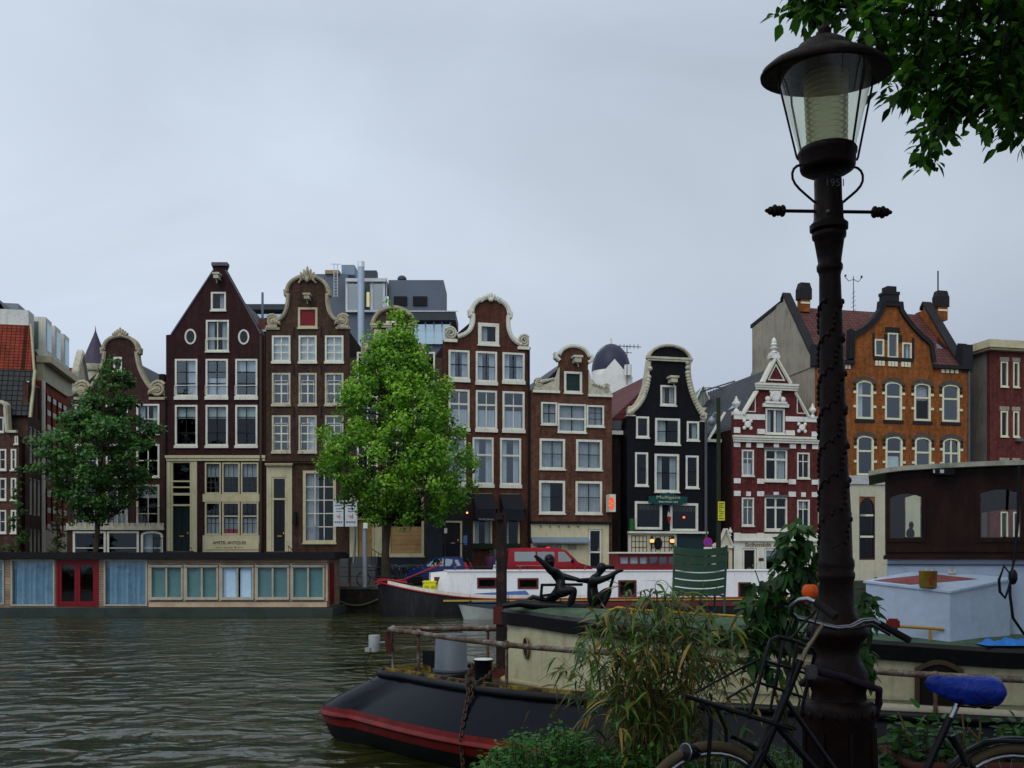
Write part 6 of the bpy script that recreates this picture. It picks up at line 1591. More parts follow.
mb=MB(); mb.hexa([(u0+.9,-1.8,.62),(u0+3.7,-1.8,.62),(u0+3.7,-1.2,.9),(u0+.9,-1.2,.9)],[(u0+1.2,-1.7,.78),(u0+3.5,-1.7,.78),(u0+3.5,-1.2,1.12),(u0+1.2,-1.2,1.0)]); mb.build('blue_tarpaulin',paint('blue_tarp',(.05,.09,.24),.6,.3,3),WB)
a=wl(423,-1.2); 
for px in (470,508,560,600,650,700,745):
    u=wl(px,-1.75); fm=MB(); fm.lathe([(.0,-.28),(.09,-.24),(.12,-.1),(.12,.1),(.09,.24),(.03,.28)],(u,-1.92,.42),12); fm.tube([(u,-1.92,.68),(u,-1.8,.95)],.012,5); fm.build('fender',TYRE,WB)
mb=MB(); P=[(.6,-.3,1.5),(.2,.8,1.35),(-.5,2.2,1.22)]; mb.tube(P,.03,6); mb.build('mooring_rope',paint('old_rope',(.12,.11,.08),.9,.3),WB)
mb=MB()
for px in (455,520,585): u=wl(px,-1.0); MB().tube([(u,-1.0,zt+.05),(u,-1.0,zt+.22),(u+.12,-1.0,zt+.24)],.03,6).build('vent_pipe',LEAD,WB)

yb=thing('yellow_crate','bright yellow plastic crate on the bow deck of the white barge','crate',(0,0,0))
wp=lambda u,v,z: Vector((o0.x+u*cW-v*sW,46+u*sW+v*cW,z))
q=wp(wl(429.5,-.9),-.9,1.14); yb.location=q; yb.rotation_euler=(0,0,phiW)
YL=paint('bright_yellow_plastic',(.72,.66,.02),.4,.08)
o=MB().box(-.3,.3,-.25,.25,-.1,.44).build('box',YL,yb); bevel_mesh(o,.05,2); MB().box(-.32,.32,-.27,.27,.36,.42).build('rim',YL,yb); MB().box(-.24,-.05,-.262,-.251,.1,.22).box(.05,.24,-.262,-.251,.1,.22).build('slot',paint('shadow_yellow',(.4,.36,.02),.5,.1),yb)
# small grey-white dinghy beside it
q=U(458,0,42.5); dg=thing('rowing_dinghy','small grey rowing dinghy with dark cover lying against the white barge','dinghy',(q.x,42.9,0),R(4))
mb=MB(); V=[];Fc=[];n=16;Ld=4.2
for i in range(n+1):
    f=i/n; u=Ld*f; w_=.62*math.sin(math.pi*min(1,.16+f*.62))**.8*(0.25+.75*min(1,f*3.2)); s_=.62-.22*math.sin(math.pi*f*.8)
    for sd_ in (-1,1): V+=[(u+(.35 if i==0 else 0),sd_*w_*.55,-.12),(u,sd_*w_,s_)]
for i in range(n):
    Fc+=[(4*i,4*i+4,4*i+5,4*i+1),(4*i+2,4*i+3,4*i+7,4*i+6)]
Fc+=[(0,1,3,2),(4*n,4*n+2,4*n+3,4*n+1)]
mb.add(V,Fc,0,True); mb.build('hull',paint('dinghy_grey',(.30,.32,.30),.5,.25,2),dg)
mb=MB(); mb.add([(V[4*i+1][0],V[4*i+1][1]*1.02,V[4*i+1][2]+.01) for i in range(n+1)]+[(V[4*i+1][0],0,V[4*i+1][2]+.2*math.sin(math.pi*i/n)) for i in range(n+1)]+[(V[4*i+3][0],V[4*i+3][1]*1.02,V[4*i+3][2]+.01) for i in range(n+1)],[(i,i+1,n+2+i,n+1+i) for i in range(n)]+[(n+1+i,n+2+i,2*n+3+i,2*n+2+i) for i in range(n)],0,True)
mb.build('cover',paint('dark_boat_cover',(.018,.022,.035),.7,.3,4),dg)
# ================================================================== near quay
NQ=[(-60,6.2),(-6,6.75),(-.2,6.95),(2.0,7.3),(8,8.6),(60,17)]
NPAV=paving('near_clinkers',(.07,.045,.035),(.05,.038,.03),(.02,.02,.016),.2,.065)
mb=MB()
for i in range(len(NQ)-1):
    (xa_,ya_),(xb_,yb_)=NQ[i],NQ[i+1]
    mb.add([(xa_,-40,QZ),(xb_,-40,QZ),(xb_,yb_-.4,QZ),(xa_,ya_-.4,QZ)],[(0,1,2,3)])
structure(mb.build('pavement',NPAV))
mb=MB()
for i in range(len(NQ)-1):
    (xa_,ya_),(xb_,yb_)=NQ[i],NQ[i+1]
    mb.hexa([(xa_,ya_-.4,-.6),(xb_,yb_-.4,-.6),(xb_,yb_,-.6),(xa_,ya_,-.6)],[(xa_,ya_-.4,QZ+.012),(xb_,yb_-.4,QZ+.012),(xb_,yb_,QZ+.012),(xa_,ya_,QZ+.012)])
o=mb.build('near_quay_wall',QW); tag(o,'wet stone edge of the near quay under the plants and the bicycle','quay wall',kind='thing')

# ================================================================== dark barge in the foreground
aB=R(-20); BO=Vector((-2.8,15.0,0)); cB,sB=math.cos(aB),math.sin(aB)
BG=thing('dark_barge','nearest barge, dark blue with red rubbing band, cream cabin and rusty stern rail','barge',BO,aB)
def bw(u,v,z): return Vector((BO.x+u*cB-v*sB,BO.y+u*sB+v*cB,z))
def bu(px,v):
    k=(px-512)/F; return (k*(BO.y+v*cB)-BO.x+v*sB)/(cB-k*sB)
def bz(py,u,v): return H-(py-HY)/F*(BO.y+u*sB+v*cB)
LB=17.0
def w_s(u): 
    a=2.15*math.sin(R(90)*min(1,max(0,u)/4.8))**1.05; return max(a,.62*math.sqrt(max(0,u)) if u<.6 else 0)
def w_l(u):
    q=max(0,u-.93); a=1.75*math.sin(R(90)*min(1,q/3.8)); return max(a,.55*math.sqrt(q) if q<.5 else 0)
HULL=paint('hull_dark_navy',(.003,.004,.008),.2,.3,.6,3,.01,spec=.3,dirt=(.007,.007,.008),dirt_amt=.4)
REDB=paint('rubbing_band_red',(.12,.007,.007),.4,.45,2,14,.25,dirt=(.02,.006,.005),dirt_amt=.9)
su=[0,.02,.06,.12,.2,.32,.5,.7,.95,1.25,1.6,2,2.5,3,3.6,4.2,4.8,6,8,10,12,14,LB]
def ring(wf,z,du=0):
    """closed outline seen from above: near side from tip backwards, then far side"""
    return [(u+du,-wf(u),z) for u in su],[(u+du,wf(u),z) for u in su]
def loft(mb,levels,mi=0,smooth=True):
    for side in (0,1):
        V=[];n=len(su)
        for lv in levels: V+=lv[side]
        Fc=[]
        for i in range(len(levels)-1):
            for k in range(n-1):
                q=(i*n+k,i*n+k+1,(i+1)*n+k+1,(i+1)*n+k); Fc.append(q if side==0 else q[::-1])
        mb.add(V,Fc,mi,smooth)
# tumblehome: strake outline moves to the lip outline, station by station
sl_=[.93+(LB-.93)*(s/LB)**1.0 for s in su]
def lip_ring(f,z):
    """f=0 strake outline, f=1 lip outline"""
    near=[];far=[]
    for u,ul in zip(su,[.93+.35*0+u*(LB-.93)/LB for u in su]):
        uu=u+(ul-u)*f; a=w_s(u)+.0; b=w_l(ul); w_=a+(b-a)*f
        near.append((uu,-w_,z)); far.append((uu,w_,z))
    return near,far
zs_=.50
mb=MB(); loft(mb,[lip_ring(0,zs_),lip_ring(.25,zs_+.13),lip_ring(.5,zs_+.25),lip_ring(.75,zs_+.36),lip_ring(1,.97)])
mb.build('hull',HULL,BG)
mb=MB(); loft(mb,[ring(lambda u:w_s(u)*.55,-.6,.9),ring(lambda u:w_s(u)*.93,.05,.12),ring(lambda u:w_s(u)*.985,.24,.02)]); mb.build('bottom_plating',paint('bottom_black',(.005,.005,.005),.6,.4),BG)
mb=MB(); loft(mb,[ring(lambda u:w_s(u)*.985,.24,.02),ring(lambda u:w_s(u)+.0,.30,-.005),ring(lambda u:w_s(u)+.008,.345,-.01),ring(lambda u:w_s(u)+.045,.365,-.04),ring(lambda u:w_s(u)+.058,.39,-.05),ring(lambda u:w_s(u)+.045,.415,-.04),ring(lambda u:w_s(u)+.008,.435,-.01),ring(lambda u:w_s(u),zs_+.002,0)]); smooth_by_angle(mb.build('rubbing_band',REDB,BG),50)
def path(wf,z,off=0,du=0):
    n_=[(u+du,-wf(u)-off,z(u) if callable(z) else z) for u in su[::-1]]; f_=[(u+du,wf(u)+off,z(u) if callable(z) else z) for u in su[1:]]
    return n_+f_
lipP=[]
for u in sl_[::-1]: lipP.append((u,-w_l(u)-.01,1.0))
for u in sl_[1:]: lipP.append((u,w_l(u)+.01,1.0))
MB().tube(lipP,.055,8).build('lip',paint('lip_black',(.005,.0055,.007),.35,.3),BG)
# painted yellow and black toe band, deck
t=NT('worn_yellow_band'); n1=t.noise(t.coord(),3.2,5,.75); n2=t.noise(t.coord(),14,3)
c=t.ramp(n1,[(.47,(.008,.007,.006)),(.53,(.06,.045,.008)),(.60,(.17,.125,.018))]); c=t.mix(c,(.09,.035,.015),t.ramp(n2,[(.5,0),(.72,.8)])); t.bsdf(c,.55,bump=n2,bstr=.2); YBAND=t.m
mb=MB(); V=[];Fc=[]
P0_=[(u,-max(0,w_l(u)-.06),) for u in sl_[::-1]]+[(u,max(0,w_l(u)-.06)) for u in sl_[1:]]
PT_=[q for q in P0_ if q[0]<5.6]
for (u,v) in PT_: V+=[(u+.05*(1 if u<1.2 else 0),v,.93),(u+.02,v,1.085),(u+.07,v*.955,1.085),(u+.09,v*.955,.93)]
for i in range(len(PT_)-1):
    for k in range(4): Fc.append((4*i+k,4*i+(k+1)%4,4*i+4+(k+1)%4,4*i+4+k))
mb.add(V,Fc); mb.build('toe_band',YBAND,BG)
t=NT('wet_deck'); n1=t.noise(t.coord(),1.2,6,.7); n2=t.noise(t.coord(),7,4)
c=t.ramp(n1,[(.3,(.018,.012,.010)),(.5,(.055,.034,.025)),(.7,(.09,.06,.045))]); t.bsdf(c,t.ramp(n1,[(.4,.08),(.6,.45)]),0,.6,bump=n2,bstr=.15,bdist=.01); DECK=t.m
mb=MB(); P=[(u,v*.99,.955) for u,v in P0_]; mb.add(P,[tuple(range(len(P)))]); o=mb.build('deck',DECK,BG)
# cabin trunk with rounded aft end
def w_t(u): 
    q=max(0,u-2.9); a=1.28*math.sin(R(90)*min(1,q/2.4))**.9; return max(a,.62*math.sqrt(q) if q<.6 else 0)
tu=[2.9,2.91,2.94,3.0,3.08,3.2,3.35,3.55,3.8,4.1,4.5,5,5.6,6.4,7.2,8,9,10.5,12,14]
def ztop(u): return 1.95-.26*min(1,max(0,(u-3)/6))
CRM=paint('cabin_cream',(.38,.365,.235),.55,.2,1.5,20,.1,dirt=(.20,.13,.06),dirt_amt=.75)
nearT=[(u,-w_t(u)) for u in tu[::-1]]; farT=[(u,w_t(u)) for u in tu[1:]]; ptT=nearT+farT
mb=MB(); V=[];Fc=[]
for u,v in ptT: V+=[(u,v,.93),(u+.03,v*.985,ztop(u)-.16)]
for i in range(len(ptT)-1): Fc.append((2*i,2*i+1,2*i+3,2*i+2))
mb.add(V,[f[::-1] for f in Fc],0,True); mb.build('cabin_side',CRM,BG)
mb=MB(); P=[(u-.02 if u<3.2 else u,v*1.03+( -.03 if v<0 else .03),.985) for u,v in ptT]; mb.tube(P,.05,6); mb.build('cabin_skirting',paint('skirting_ochre',(.28,.24,.14),.6,.3,2),BG)
# black coaming, slightly proud
COAM=paint('coaming_black',(.005,.005,.0055),.35,.4,3,18,.35)
mb=MB(); V=[];Fc=[]
for u,v in ptT:
    k=1.035 if abs(v)>.2 else 1.0; uu=u-(.06 if u<3.3 else 0)
    V+=[(uu,v*k,ztop(u)-.19),(uu-.015,v*k*1.01,ztop(u)-.02),(uu+.04,v*k*.97,ztop(u)+.02),(uu+.12,v*k*.9,ztop(u)+.01)]
for i in range(len(ptT)-1):
    for k in range(3): Fc.append((4*i+k,4*i+k+1,4*i+5+k,4*i+4+k))
mb.add(V,[f[::-1] for f in Fc],0,False); smooth_by_angle(mb.build('coaming',COAM,BG),40)
t=NT('green_deck_felt'); n1=t.noise(t.coord(),2,6,.75); c=t.ramp(n1,[(.3,(.02,.035,.022)),(.55,(.06,.10,.06)),(.75,(.12,.15,.10))]); t.bsdf(c,.8,bump=n1,bstr=.3); FELT=t.m
mb=MB(); n=len(tu)
V=[];Fc=[]
for u in tu:
    for q in (-1,-.5,0,.5,1): V.append((u+.05,w_t(u)*.92*q,ztop(u)+.012+.09*(1-q*q)))
for i in range(n-1):
    for k in range(4): Fc.append((i*5+k,i*5+k+1,i*5+6+k,i*5+5+k))
mb.add(V,[f[::-1] for f in Fc],0,True); mb.build('cabin_top',FELT,BG)
# rusty stern rail
t=NT('rusty_galvanised_pipe'); n1=t.noise(t.coord(),5,6,.8); n2=t.noise(t.coord(),22,4,.7)
c=t.ramp(n1,[(.40,(.06,.025,.015)),(.52,(.11,.085,.065)),(.66,(.25,.25,.24))]); c=t.mix(c,(.05,.025,.015),t.ramp(n2,[(.55,0),(.7,.8)])); t.bsdf(c,.55,.2,bump=n2,bstr=.3,bdist=.006); RUSTP=t.m
def w_r(u): return max(0,w_l(u-.12)-.05)
ru=[1.12+k*.11 for k in range(8)]+[2.0,2.4,2.8,3.3,3.8,4.4,5,6,7,8,9,10.5,12]
def zrail(u): return 1.635-.085*min(1,(u-1)/4.5)-.12*min(1,max(0,(u-5.5)/3.0))
nr=[(u,-w_r(u),zrail(u)) for u in ru[::-1]]; fr=[(u,w_r(u),zrail(u)) for u in ru if u<6.5]
RL=MB().tube(nr+fr,.036,8).build('rail',RUSTP,BG)
for u,sd_ in ((1.13,0),(1.75,-1),(3.42,-1),(5.2,-1),(7.05,-1),(8.35,-1),(10,-1),(2.3,1),(4.2,1)):
    v=sd_*w_r(u); z=zrail(u); mb=MB(); mb.tube([(u,v,.95),(u,v,z)],.022,7); mb.ball((u,v,z),.056,8); mb.lathe([(.06,.95),(.05,.98),(.03,1.03)],(u,v,0),8)
    mb.build('stanchion',RUSTP,BG)
mb=MB(); mb.hexa([(1.07,-.1,1.3),(1.13,-.14,1.3),(1.17,-.1,1.3),(1.11,-.04,1.3)],[(1.02,-.08,1.6),(1.08,-.12,1.6),(1.12,-.08,1.6),(1.06,-.02,1.6)]); mb.build('rail_bracket',RUSTD if False else paint('bracket_rust',(.05,.014,.010),.7,.3,5),BG)
# white box hung outside the rail
u_,v_=.84,-.03; mb=MB(); mb.tube([(u_,v_,1.42),(1.13,0,1.45)],.012,6); mb.lathe([(.085,1.3),(.085,1.53),(.078,1.54)],(u_,v_,0),16); mb.box(u_-.1,u_-.02,v_-.11,v_-.02,1.3,1.36); bx_=mb.build('stern_light',paint('light_grey_enamel',(.25,.26,.27),.4,.15),BG)
mb=MB(); mb.tube([(u_-.02,v_-.04,1.31),(u_-.12,v_-.1,1.1),(u_-.05,v_-.12,.93),(u_+.1,v_-.16,.85),(u_+.25,v_-.14,.95),(u_+.3,-.05,1.02)],.008,5); mb.build('cable',BLACKP,BG)
# vent drum, bollard with chain
mb=MB(); u_=bu(451,.25); v_=.25; zt=bz(634,u_,v_); mb.lathe([(.26,.96),(.26,.99),(.245,1.0),(.225,zt),(.21,zt+.005)],(u_,v_,0),24); mb.lathe([(.27,1.03),(.27,1.06)],(u_,v_,0),24); mb.build('vent_drum',paint('grey_vent_paint',(.085,.10,.12),.4,.15,2),BG)
mb=MB(); mb.lathe([(.3,.955),(.3,1.0),(.25,1.03)],(u_,v_,0),20); mb.box(u_-.5,u_-.2,v_+.1,v_+.45,.955,1.3); mb.build('drum_base',BLACKP,BG)
v_=-.75; u_=bu(483.5,v_); zt=bz(659.5,u_,v_); mb=MB(); mb.lathe([(.13,.955),(.12,1.0),(.12,zt-.03),(.135,zt-.02),(.135,zt)],(u_,v_,0),20); bo=mb.build('bollard',BLACKP,BG); MB().lathe([(.128,zt+.001),(.12,zt+.012),(0,zt+.014)],(u_,v_,0),20).build('bollard_cap',paint('worn_white_cap',(.6,.62,.58),.5,.2),bo)
def chain(mb,P,link=.075,r=.011):
    P=[Vector(p) for p in P]; d=0; segs=[]
    tot=sum((P[i+1]-P[i]).length for i in range(len(P)-1)); s=0;k=0
    while s<tot-link*.5:
        q=s+link*.4; a=0
        for i in range(len(P)-1):
            l_=(P[i+1]-P[i]).length
            if q<=l_: p=P[i]+(P[i+1]-P[i])*(q/l_); dr=(P[i+1]-P[i]).normalized(); break
            q-=l_
        e1=dr; e2=dr.cross(Vector((.3,1,.2))).normalized(); e3=e1.cross(e2)
        if k%2: e2=e3
        mb.tube([p+e1*(link*.62*math.cos(a_))+e2*(link*.34*math.sin(a_)) for a_ in [2*math.pi*j/10 for j in range(10)]],r,5,0,True)
        s+=link*.8; k+=1
mb=MB(); uu=u_+.05; vs=-w_l(uu)
ch=[(uu-.17,v_,zt-.05),(uu-.16,v_-.3,1.12),(uu-.05,vs-.05,1.07),(uu,vs-.12,.95),(uu+.02,vs-.3,.7),(uu+.06,-w_s(uu)-.06,.45),(uu+.1,-w_s(uu)-.03,-.1)]
ch2=[(uu+.15,v_,zt-.08),(uu+.12,v_-.35,1.12),(uu+.06,vs-.05,1.07),(uu+.02,vs-.12,.9)]
chain(mb,ch); chain(mb,ch2); mb.build('chain',paint('rusty_chain',(.05,.03,.022),.7,.4,8,30),BG)
# mast post at the aft end of the cabin
v_=.35; u_=bu(501.5,v_); z0=.955; zt=bz(513,u_,v_); mb=MB()
t=NT('rusted_dark_post'); n1=t.noise(t.coord(),6,6,.75); c=t.ramp(n1,[(.35,(.008,.005,.005)),(.55,(.018,.009,.008)),(.72,(.07,.03,.018))]); t.bsdf(c,.6,bump=n1,bstr=.3); RUSTD=t.m
mb.box(u_-.06,u_+.06,v_-.06,v_+.06,z0,zt); mb.box(u_-.05,u_+.05,v_-.14,v_-.075,zt-.1,zt-.02); mb.box(u_-.08,u_+.08,v_-.08,v_+.08,1.8,1.9); mb.build('mast_post',RUSTD,BG)
mb=MB(); mb.box(u_-.14,u_+.14,v_-.12,v_+.14,z0,z0+.12); mb.box(u_-.09,u_+.09,v_-.1,v_-.076,1.72,1.98); mb.build('post_fitting',paint('fitting_rust_red',(.07,.015,.01),.7,.4,5),BG)
# porthole in the rounded end and dark opening on the side
q=min(ptT[:20],key=lambda p:abs((bw(p[0],p[1],1.5).x/bw(p[0],p[1],1.5).y*F+512)-524))
mb=MB(); nrm=Vector((-.75,-.66,0)); e2=Vector((.66,-.75,0)); c0=Vector((q[0],q[1],bz(648,q[0],q[1])))
mb.add([c0+nrm*.02+e2*(.08*math.cos(a_))+Vector((0,0,.13*math.sin(a_))) for a_ in [2*math.pi*j/20 for j in range(20)]],[tuple(range(20))]); mb.build('porthole',BLACKP,BG)
mb=MB(); mb.tube([c0+nrm*.022+e2*(.085*math.cos(a_))+Vector((0,0,.137*math.sin(a_))) for a_ in [2*math.pi*j/20 for j in range(20)]],.012,5,0,True); mb.build('porthole_ring',paint('brass_dull',(.2,.15,.07),.5,.3,metal=.5),BG)
vv=-1.28; a,b=bu(917,vv),bu(961,vv); zb_,zt=bz(706,a,vv),bz(660,a,vv)
dpt=[(a,zb_),(b,zb_),(b,zt-.1)]+[(b-.0+ (a-b)*k/8,zt-.1+.09*math.sin(math.pi*k/8)) for k in range(1,8)]+[(a,zt-.1)]
mb=MB(); mb.prism(dpt,vv-.035,vv-.01); mb.build('side_opening',paint('dark_opening',(.008,.007,.007),.8,.3),BG); mb=MB(); mb.ribbon(dpt,.05,vv-.055,vv-.012,0,0,True); mb.build('opening_frame',paint('opening_frame_brown',(.05,.035,.02),.6,.3),BG)
mb=MB(); z_=bz(697,bu(880,vv),vv)
for x0,x1 in ((a-2.2,a-.06),(b+.06,b+2)): mb.box(x0,x1,vv-.03,vv-.005,z_-.02,z_+.02)
mb.build('side_moulding',CRM,BG)
mb=MB(); vv2=-1.62; z_=bz(708,bu(880,vv2),vv2); mb.tube([(bu(845,vv2),vv2,z_),(bu(1060,vv2),vv2,z_-.02)],.06,8); mb.build('gunwale_pipe',paint('pale_fender_pipe',(.32,.29,.22),.7,.3,3),BG)
# yellow handrail on the cabin top
vv=-1.0; YR=paint('yellow_handrail',(.36,.20,.02),.5,.2,3)
zr_=lambda u:ztop(u)+.17
mb=MB(); pts_=[(bu(607,vv)-.06,vv,ztop(4)+.02),(bu(609,vv),vv,ztop(4.2)+.12),(bu(618,vv),vv,zr_(4.4))]+[(bu(px,vv),vv,zr_(bu(px,vv))) for px in (640,700,780,860,944)]; mb.tube(pts_,.016,6)
for px in (632,735,784,930): u=bu(px,vv); mb.tube([(u,vv,ztop(u)),(u,vv,zr_(u))],.014,6)
mb.build('handrail',YR,BG)
# wheelhouse on its blue white base
wv=-.2; wu0=bu(886,wv); wu1=wu0+2.7; zB=bz(557,wu0,wv); zR=bz(474,wu0,wv)
t=NT('varnished_mahogany'); n1=t.noise(t.coord(scale=(1.2,1.2,.35)),5,6,.7,.5); c=t.ramp(n1,[(.3,(.009,.003,.003)),(.55,(.021,.007,.005)),(.75,(.042,.014,.009))]); t.bsdf(c,.45,bump=n1,bstr=.15); MAHO=t.m
def archhole(x0,x1,z0,z1,ar): return [(x0,z0),(x1,z0),(x1,z1-ar)]+[(x1+(x0-x1)*k/8,z1-ar+ar*math.sin(math.pi*k/8)) for k in range(1,8)]+[(x0,z1-ar)]
def wp_(px,py): 
    u=bu(px,wv); return u,bz(py,u,wv)
hs=[]
for (x0,x1,y0,y1) in ((890,921.5,493.5,538),(980.5,1021,489.5,538)):
    (a,zb_),(b,_)=wp_(x0,y1),wp_(x1,y1); zt=wp_(x0,y0)[1]; hs.append(archhole(a,b,zb_,zt,.05))
a=hs[1][1][0]+.55; hs.append(archhole(a+.3,a+.9,hs[1][0][1],hs[1][0][1]+.47,.05))
def camber(f): return .035*math.sin(math.pi*f)
prof=[(wu0,zB),(wu1,zB)]+[(wu1+(wu0-wu1)*k/12,zR+camber(k/12)) for k in range(13)]
WHd=1.45
mb=MB(); mb.prism(prof,wv,wv+.05,hs)
# far side has openings on the same sight lines, so one sees through
wv2=wv+WHd; hs2=[]
for (x0,x1,y0,y1) in ((904.5,934,495,537),(981,1040,510,537)):
    a=bu(x0,wv2); b=bu(x1,wv2); hs2.append(archhole(a,b,bz(y1,a,wv2),bz(y0,a,wv2),.04))
mb.prism(prof,wv2-.05,wv2,hs2); mb.box(wu0,wu0+.05,wv+.051,wv2-.051,zB,zR); mb.box(wu1-.05,wu1,wv+.051,wv2-.051,zB,zR); mb.box(wu0+.05,wu1-.05,wv+.051,wv2-.051,zB,zB+.03)
WH=mb.build('wheelhouse',MAHO,BG)
mb=MB(); mb.box(wu0-.03,wu1+.03,wv-.05,wv-.002,zB-.03,zB+.02); mb.box(wu0,wu1,wv-.02,wv-.0015,zB+.06,zB+.13); 
for hh in hs: mb.ribbon(hh,.05,wv-.015,wv-.001,0,-1,True)
mb.build('wheelhouse_trim',MAHO,BG)
for hh in hs: MB().add([(p[0],wv+.025,p[1]) for p in hh],[tuple(range(len(hh)))]).build('pane',glassmat('wheelhouse_glass',(.75,.82,.78),.0),WH)
mb=MB(); V=[];Fc=[]
for k in range(17):
    f=k/16; u=wu0-.20+(wu1-wu0+.4)*f; z=zR+.02+camber(max(0,min(1,(u-wu0)/(wu1-wu0))))-(.045 if k in (0,16) else (.012 if k in (1,15) else 0))
    V+=[(u,wv-.14,z),(u,wv-.14,z+.055),(u,wv2+.14,z+.055),(u,wv2+.14,z)]
for k in range(16):
    for j in range(4): Fc.append((4*k+j,4*k+4+j,4*k+4+(j+1)%4,4*k+(j+1)%4))
Fc+=[(0,1,2,3),(67,66,65,64)]
mb.add(V,Fc); mb.build('wheelhouse_roof',paint('weathered_roof_canvas',(.36,.36,.29),.8,.5,2.5,10,.3,dirt=(.07,.08,.03),dirt_amt=.7),BG)
mb=MB(); u_,z_=wp_(945,474); mb.hexa([(u_-.12,wv-.2,z_-.02),(u_+.1,wv-.12,z_-.02),(u_+.1,wv-.02,z_-.02),(u_-.12,wv-.02,z_-.02)],[(u_-.12,wv-.2,z_+.05),(u_+.1,wv-.12,z_+.06),(u_+.1,wv-.02,z_+.06),(u_-.12,wv-.02,z_+.05)]); mb.build('flood_lamp',BLACKP,BG)
mb=MB(); mb.add([(u_-.14,wv-.205,z_+.0),(u_-.02,wv-.165,z_+.0),(u_-.02,wv-.165,z_+.04),(u_-.14,wv-.205,z_+.04)],[(0,1,2,3)]); mb.build('lamp_glass',paint('lamp_glass_pale',(.5,.52,.52),.2,.1),BG)
mb=MB(); mb.ball((hs[0][0][0]+.24,wv+.35,hs[0][0][1]+.06),(.05,.05,.07),8); mb.ball((hs[0][0][0]+.25,wv+.35,hs[0][0][1]+.16),(.03,.03,.05),6); mb.box(hs[0][0][0]+.18,hs[0][0][0]+.32,wv+.28,wv+.42,zB+.03,hs[0][0][1]-.0); mb.build('sill_ornament',BLACKP,BG)
BWH=paint('blue_white_paint',(.40,.48,.61),.35,.12,1.2,dirt=(.3,.33,.36),dirt_amt=.4)
mb=MB(); mb.box(wu0+.02,wu1-.02,wv+.04,wv2-.04,.95,zB-.03); mb.build('wheelhouse_base',BWH,BG)
mb=MB(); mb.box(wu0+.01,wu1-.01,wv+.02,wv+.0395,zB-.10,zB-.085); mb.build('base_moulding',LEAD,BG)
mb=MB()
for px in (929,952): u_=bu(px,wv); mb.tube([(u_-.03,wv,zB-.15),(u_-.03,wv-.05,zB-.19),(u_+.03,wv-.05,zB-.19),(u_+.03,wv,zB-.15)],.014,5)
mb.build('rope_cleat',paint('cleat_ivory',(.5,.45,.3),.5,.2),BG)
# companion hatch standing askew before the wheelhouse
def loc(p): 
    d=p-BO; return Vector((d.x*cB+d.y*sB,-d.x*sB+d.y*cB,d.z))
A_=loc(U(950,593,11.14)); B_=loc(U(866,583,11.7)); C_=loc(U(1010,580.5,11.57)); D_=B_+C_-A_
zb_=1.66
mb=MB(); lo=lambda p:(p.x,p.y,zb_); mb.hexa([lo(B_),lo(A_),lo(C_),lo(D_)],[tuple(B_),tuple(A_),tuple(C_),tuple(D_)]); mb.build('companion_hatch',BWH,BG)
mb=MB(); e=.04; up=Vector((0,0,.012)); ctr=(A_+D_)/2
K=[ctr+(p-ctr)*1.04 for p in (B_,A_,C_,D_)]; mb.hexa([tuple(p+up*.2) for p in K],[tuple(p+up*2.2) for p in K]); HL=mb.build('hatch_lid',BWH,BG)
mb=MB(); f=lambda s,t_:A_+(B_-A_)*s+(C_-A_)*t_+up*2.6
mb.add([f(.95,.05),f(.5,.0+.06),f(.2,.75),f(.75,.75)],[(0,1,2,3)]); mb.build('hatch_mat',paint('faded_red_mat',(.22,.07,.07),.8,.3,3),BG)
p=loc(U(928,577,11.3)); pot=thing('pot','small rusty yellow tin standing on the pale blue hatch lid of the dark barge','tin',bw(p.x,p.y,2.345))
mb=MB(); mb.lathe([(.088,0),(.092,.01),(.098,.18),(.102,.185),(.095,.188),(.088,.03),(0,.03)],(0,0,0),18); mb.build('body',paint('rusty_yellow_tin',(.22,.15,.02),.6,.4,8,dirt=(.12,.04,.02),dirt_amt=.9),pot)
mb=MB(); mb.prism([(-.02,.04),(.01,.04),(.01,.1),(.03,.13),(.0,.14),(-.03,.1)],-.103,-.095); mb.build('rust_mark',paint('rust_red_mark',(.2,.03,.015),.7,.2),pot)
mb=MB(); c0=loc(U(893,624,11.0)); mb.box(c0.x-.07,c0.x+.07,c0.y-.05,c0.y+.05,c0.z-.06,c0.z+.06); bevel_mesh(mb.build('red_lantern',paint('dark_red_lamp',(.14,.015,.012),.3,.2),BG),.02,2)
mb=MB(); c1=loc(U(1018,470,11.2)); c2=loc(U(1010,580,11.2)); pts_=[loc(U(x,y,11.2)) for x,y in ((1019,466),(1018,520),(1014,560),(1011,575),(1004,566),(999,580),(1000,592),(1005,598),(1009,588),(1011,575),(1010,595),(1013,618),(1024,634),(1030,636))]
mb.tube(pts_,.016,6); mb.ball(loc(U(1013,577,11.18)),(.05,.05,.09),8); mb.build('hose',BLACKP,BG)
tp=thing('tarpaulin','crumpled bright blue plastic sheet on the side deck of the dark barge','plastic sheet',U(1006,641,10.85))
mb=MB(); V=[];Fc=[];nx_,ny_=18,8
for i in range(nx_+1):
    for j in range(ny_+1):
        x=-.26+.62*i/nx_; y=-.12+.3*j/ny_; e_=min(1,min(i,nx_-i)/3.0)*min(1,min(j,ny_-j)/2.0)
        V.append((x,y,-.04+.075*e_*(.6+.9*mnoise.noise(Vector((x*9,y*11,3))))))
for i in range(nx_):
    for j in range(ny_): Fc.append((i*(ny_+1)+j,(i+1)*(ny_+1)+j,(i+1)*(ny_+1)+j+1,i*(ny_+1)+j+1))
mb.add(V,Fc,0,True); mb.build('sheet',paint('bright_blue_plastic',(.03,.17,.52),.3,.2),tp)

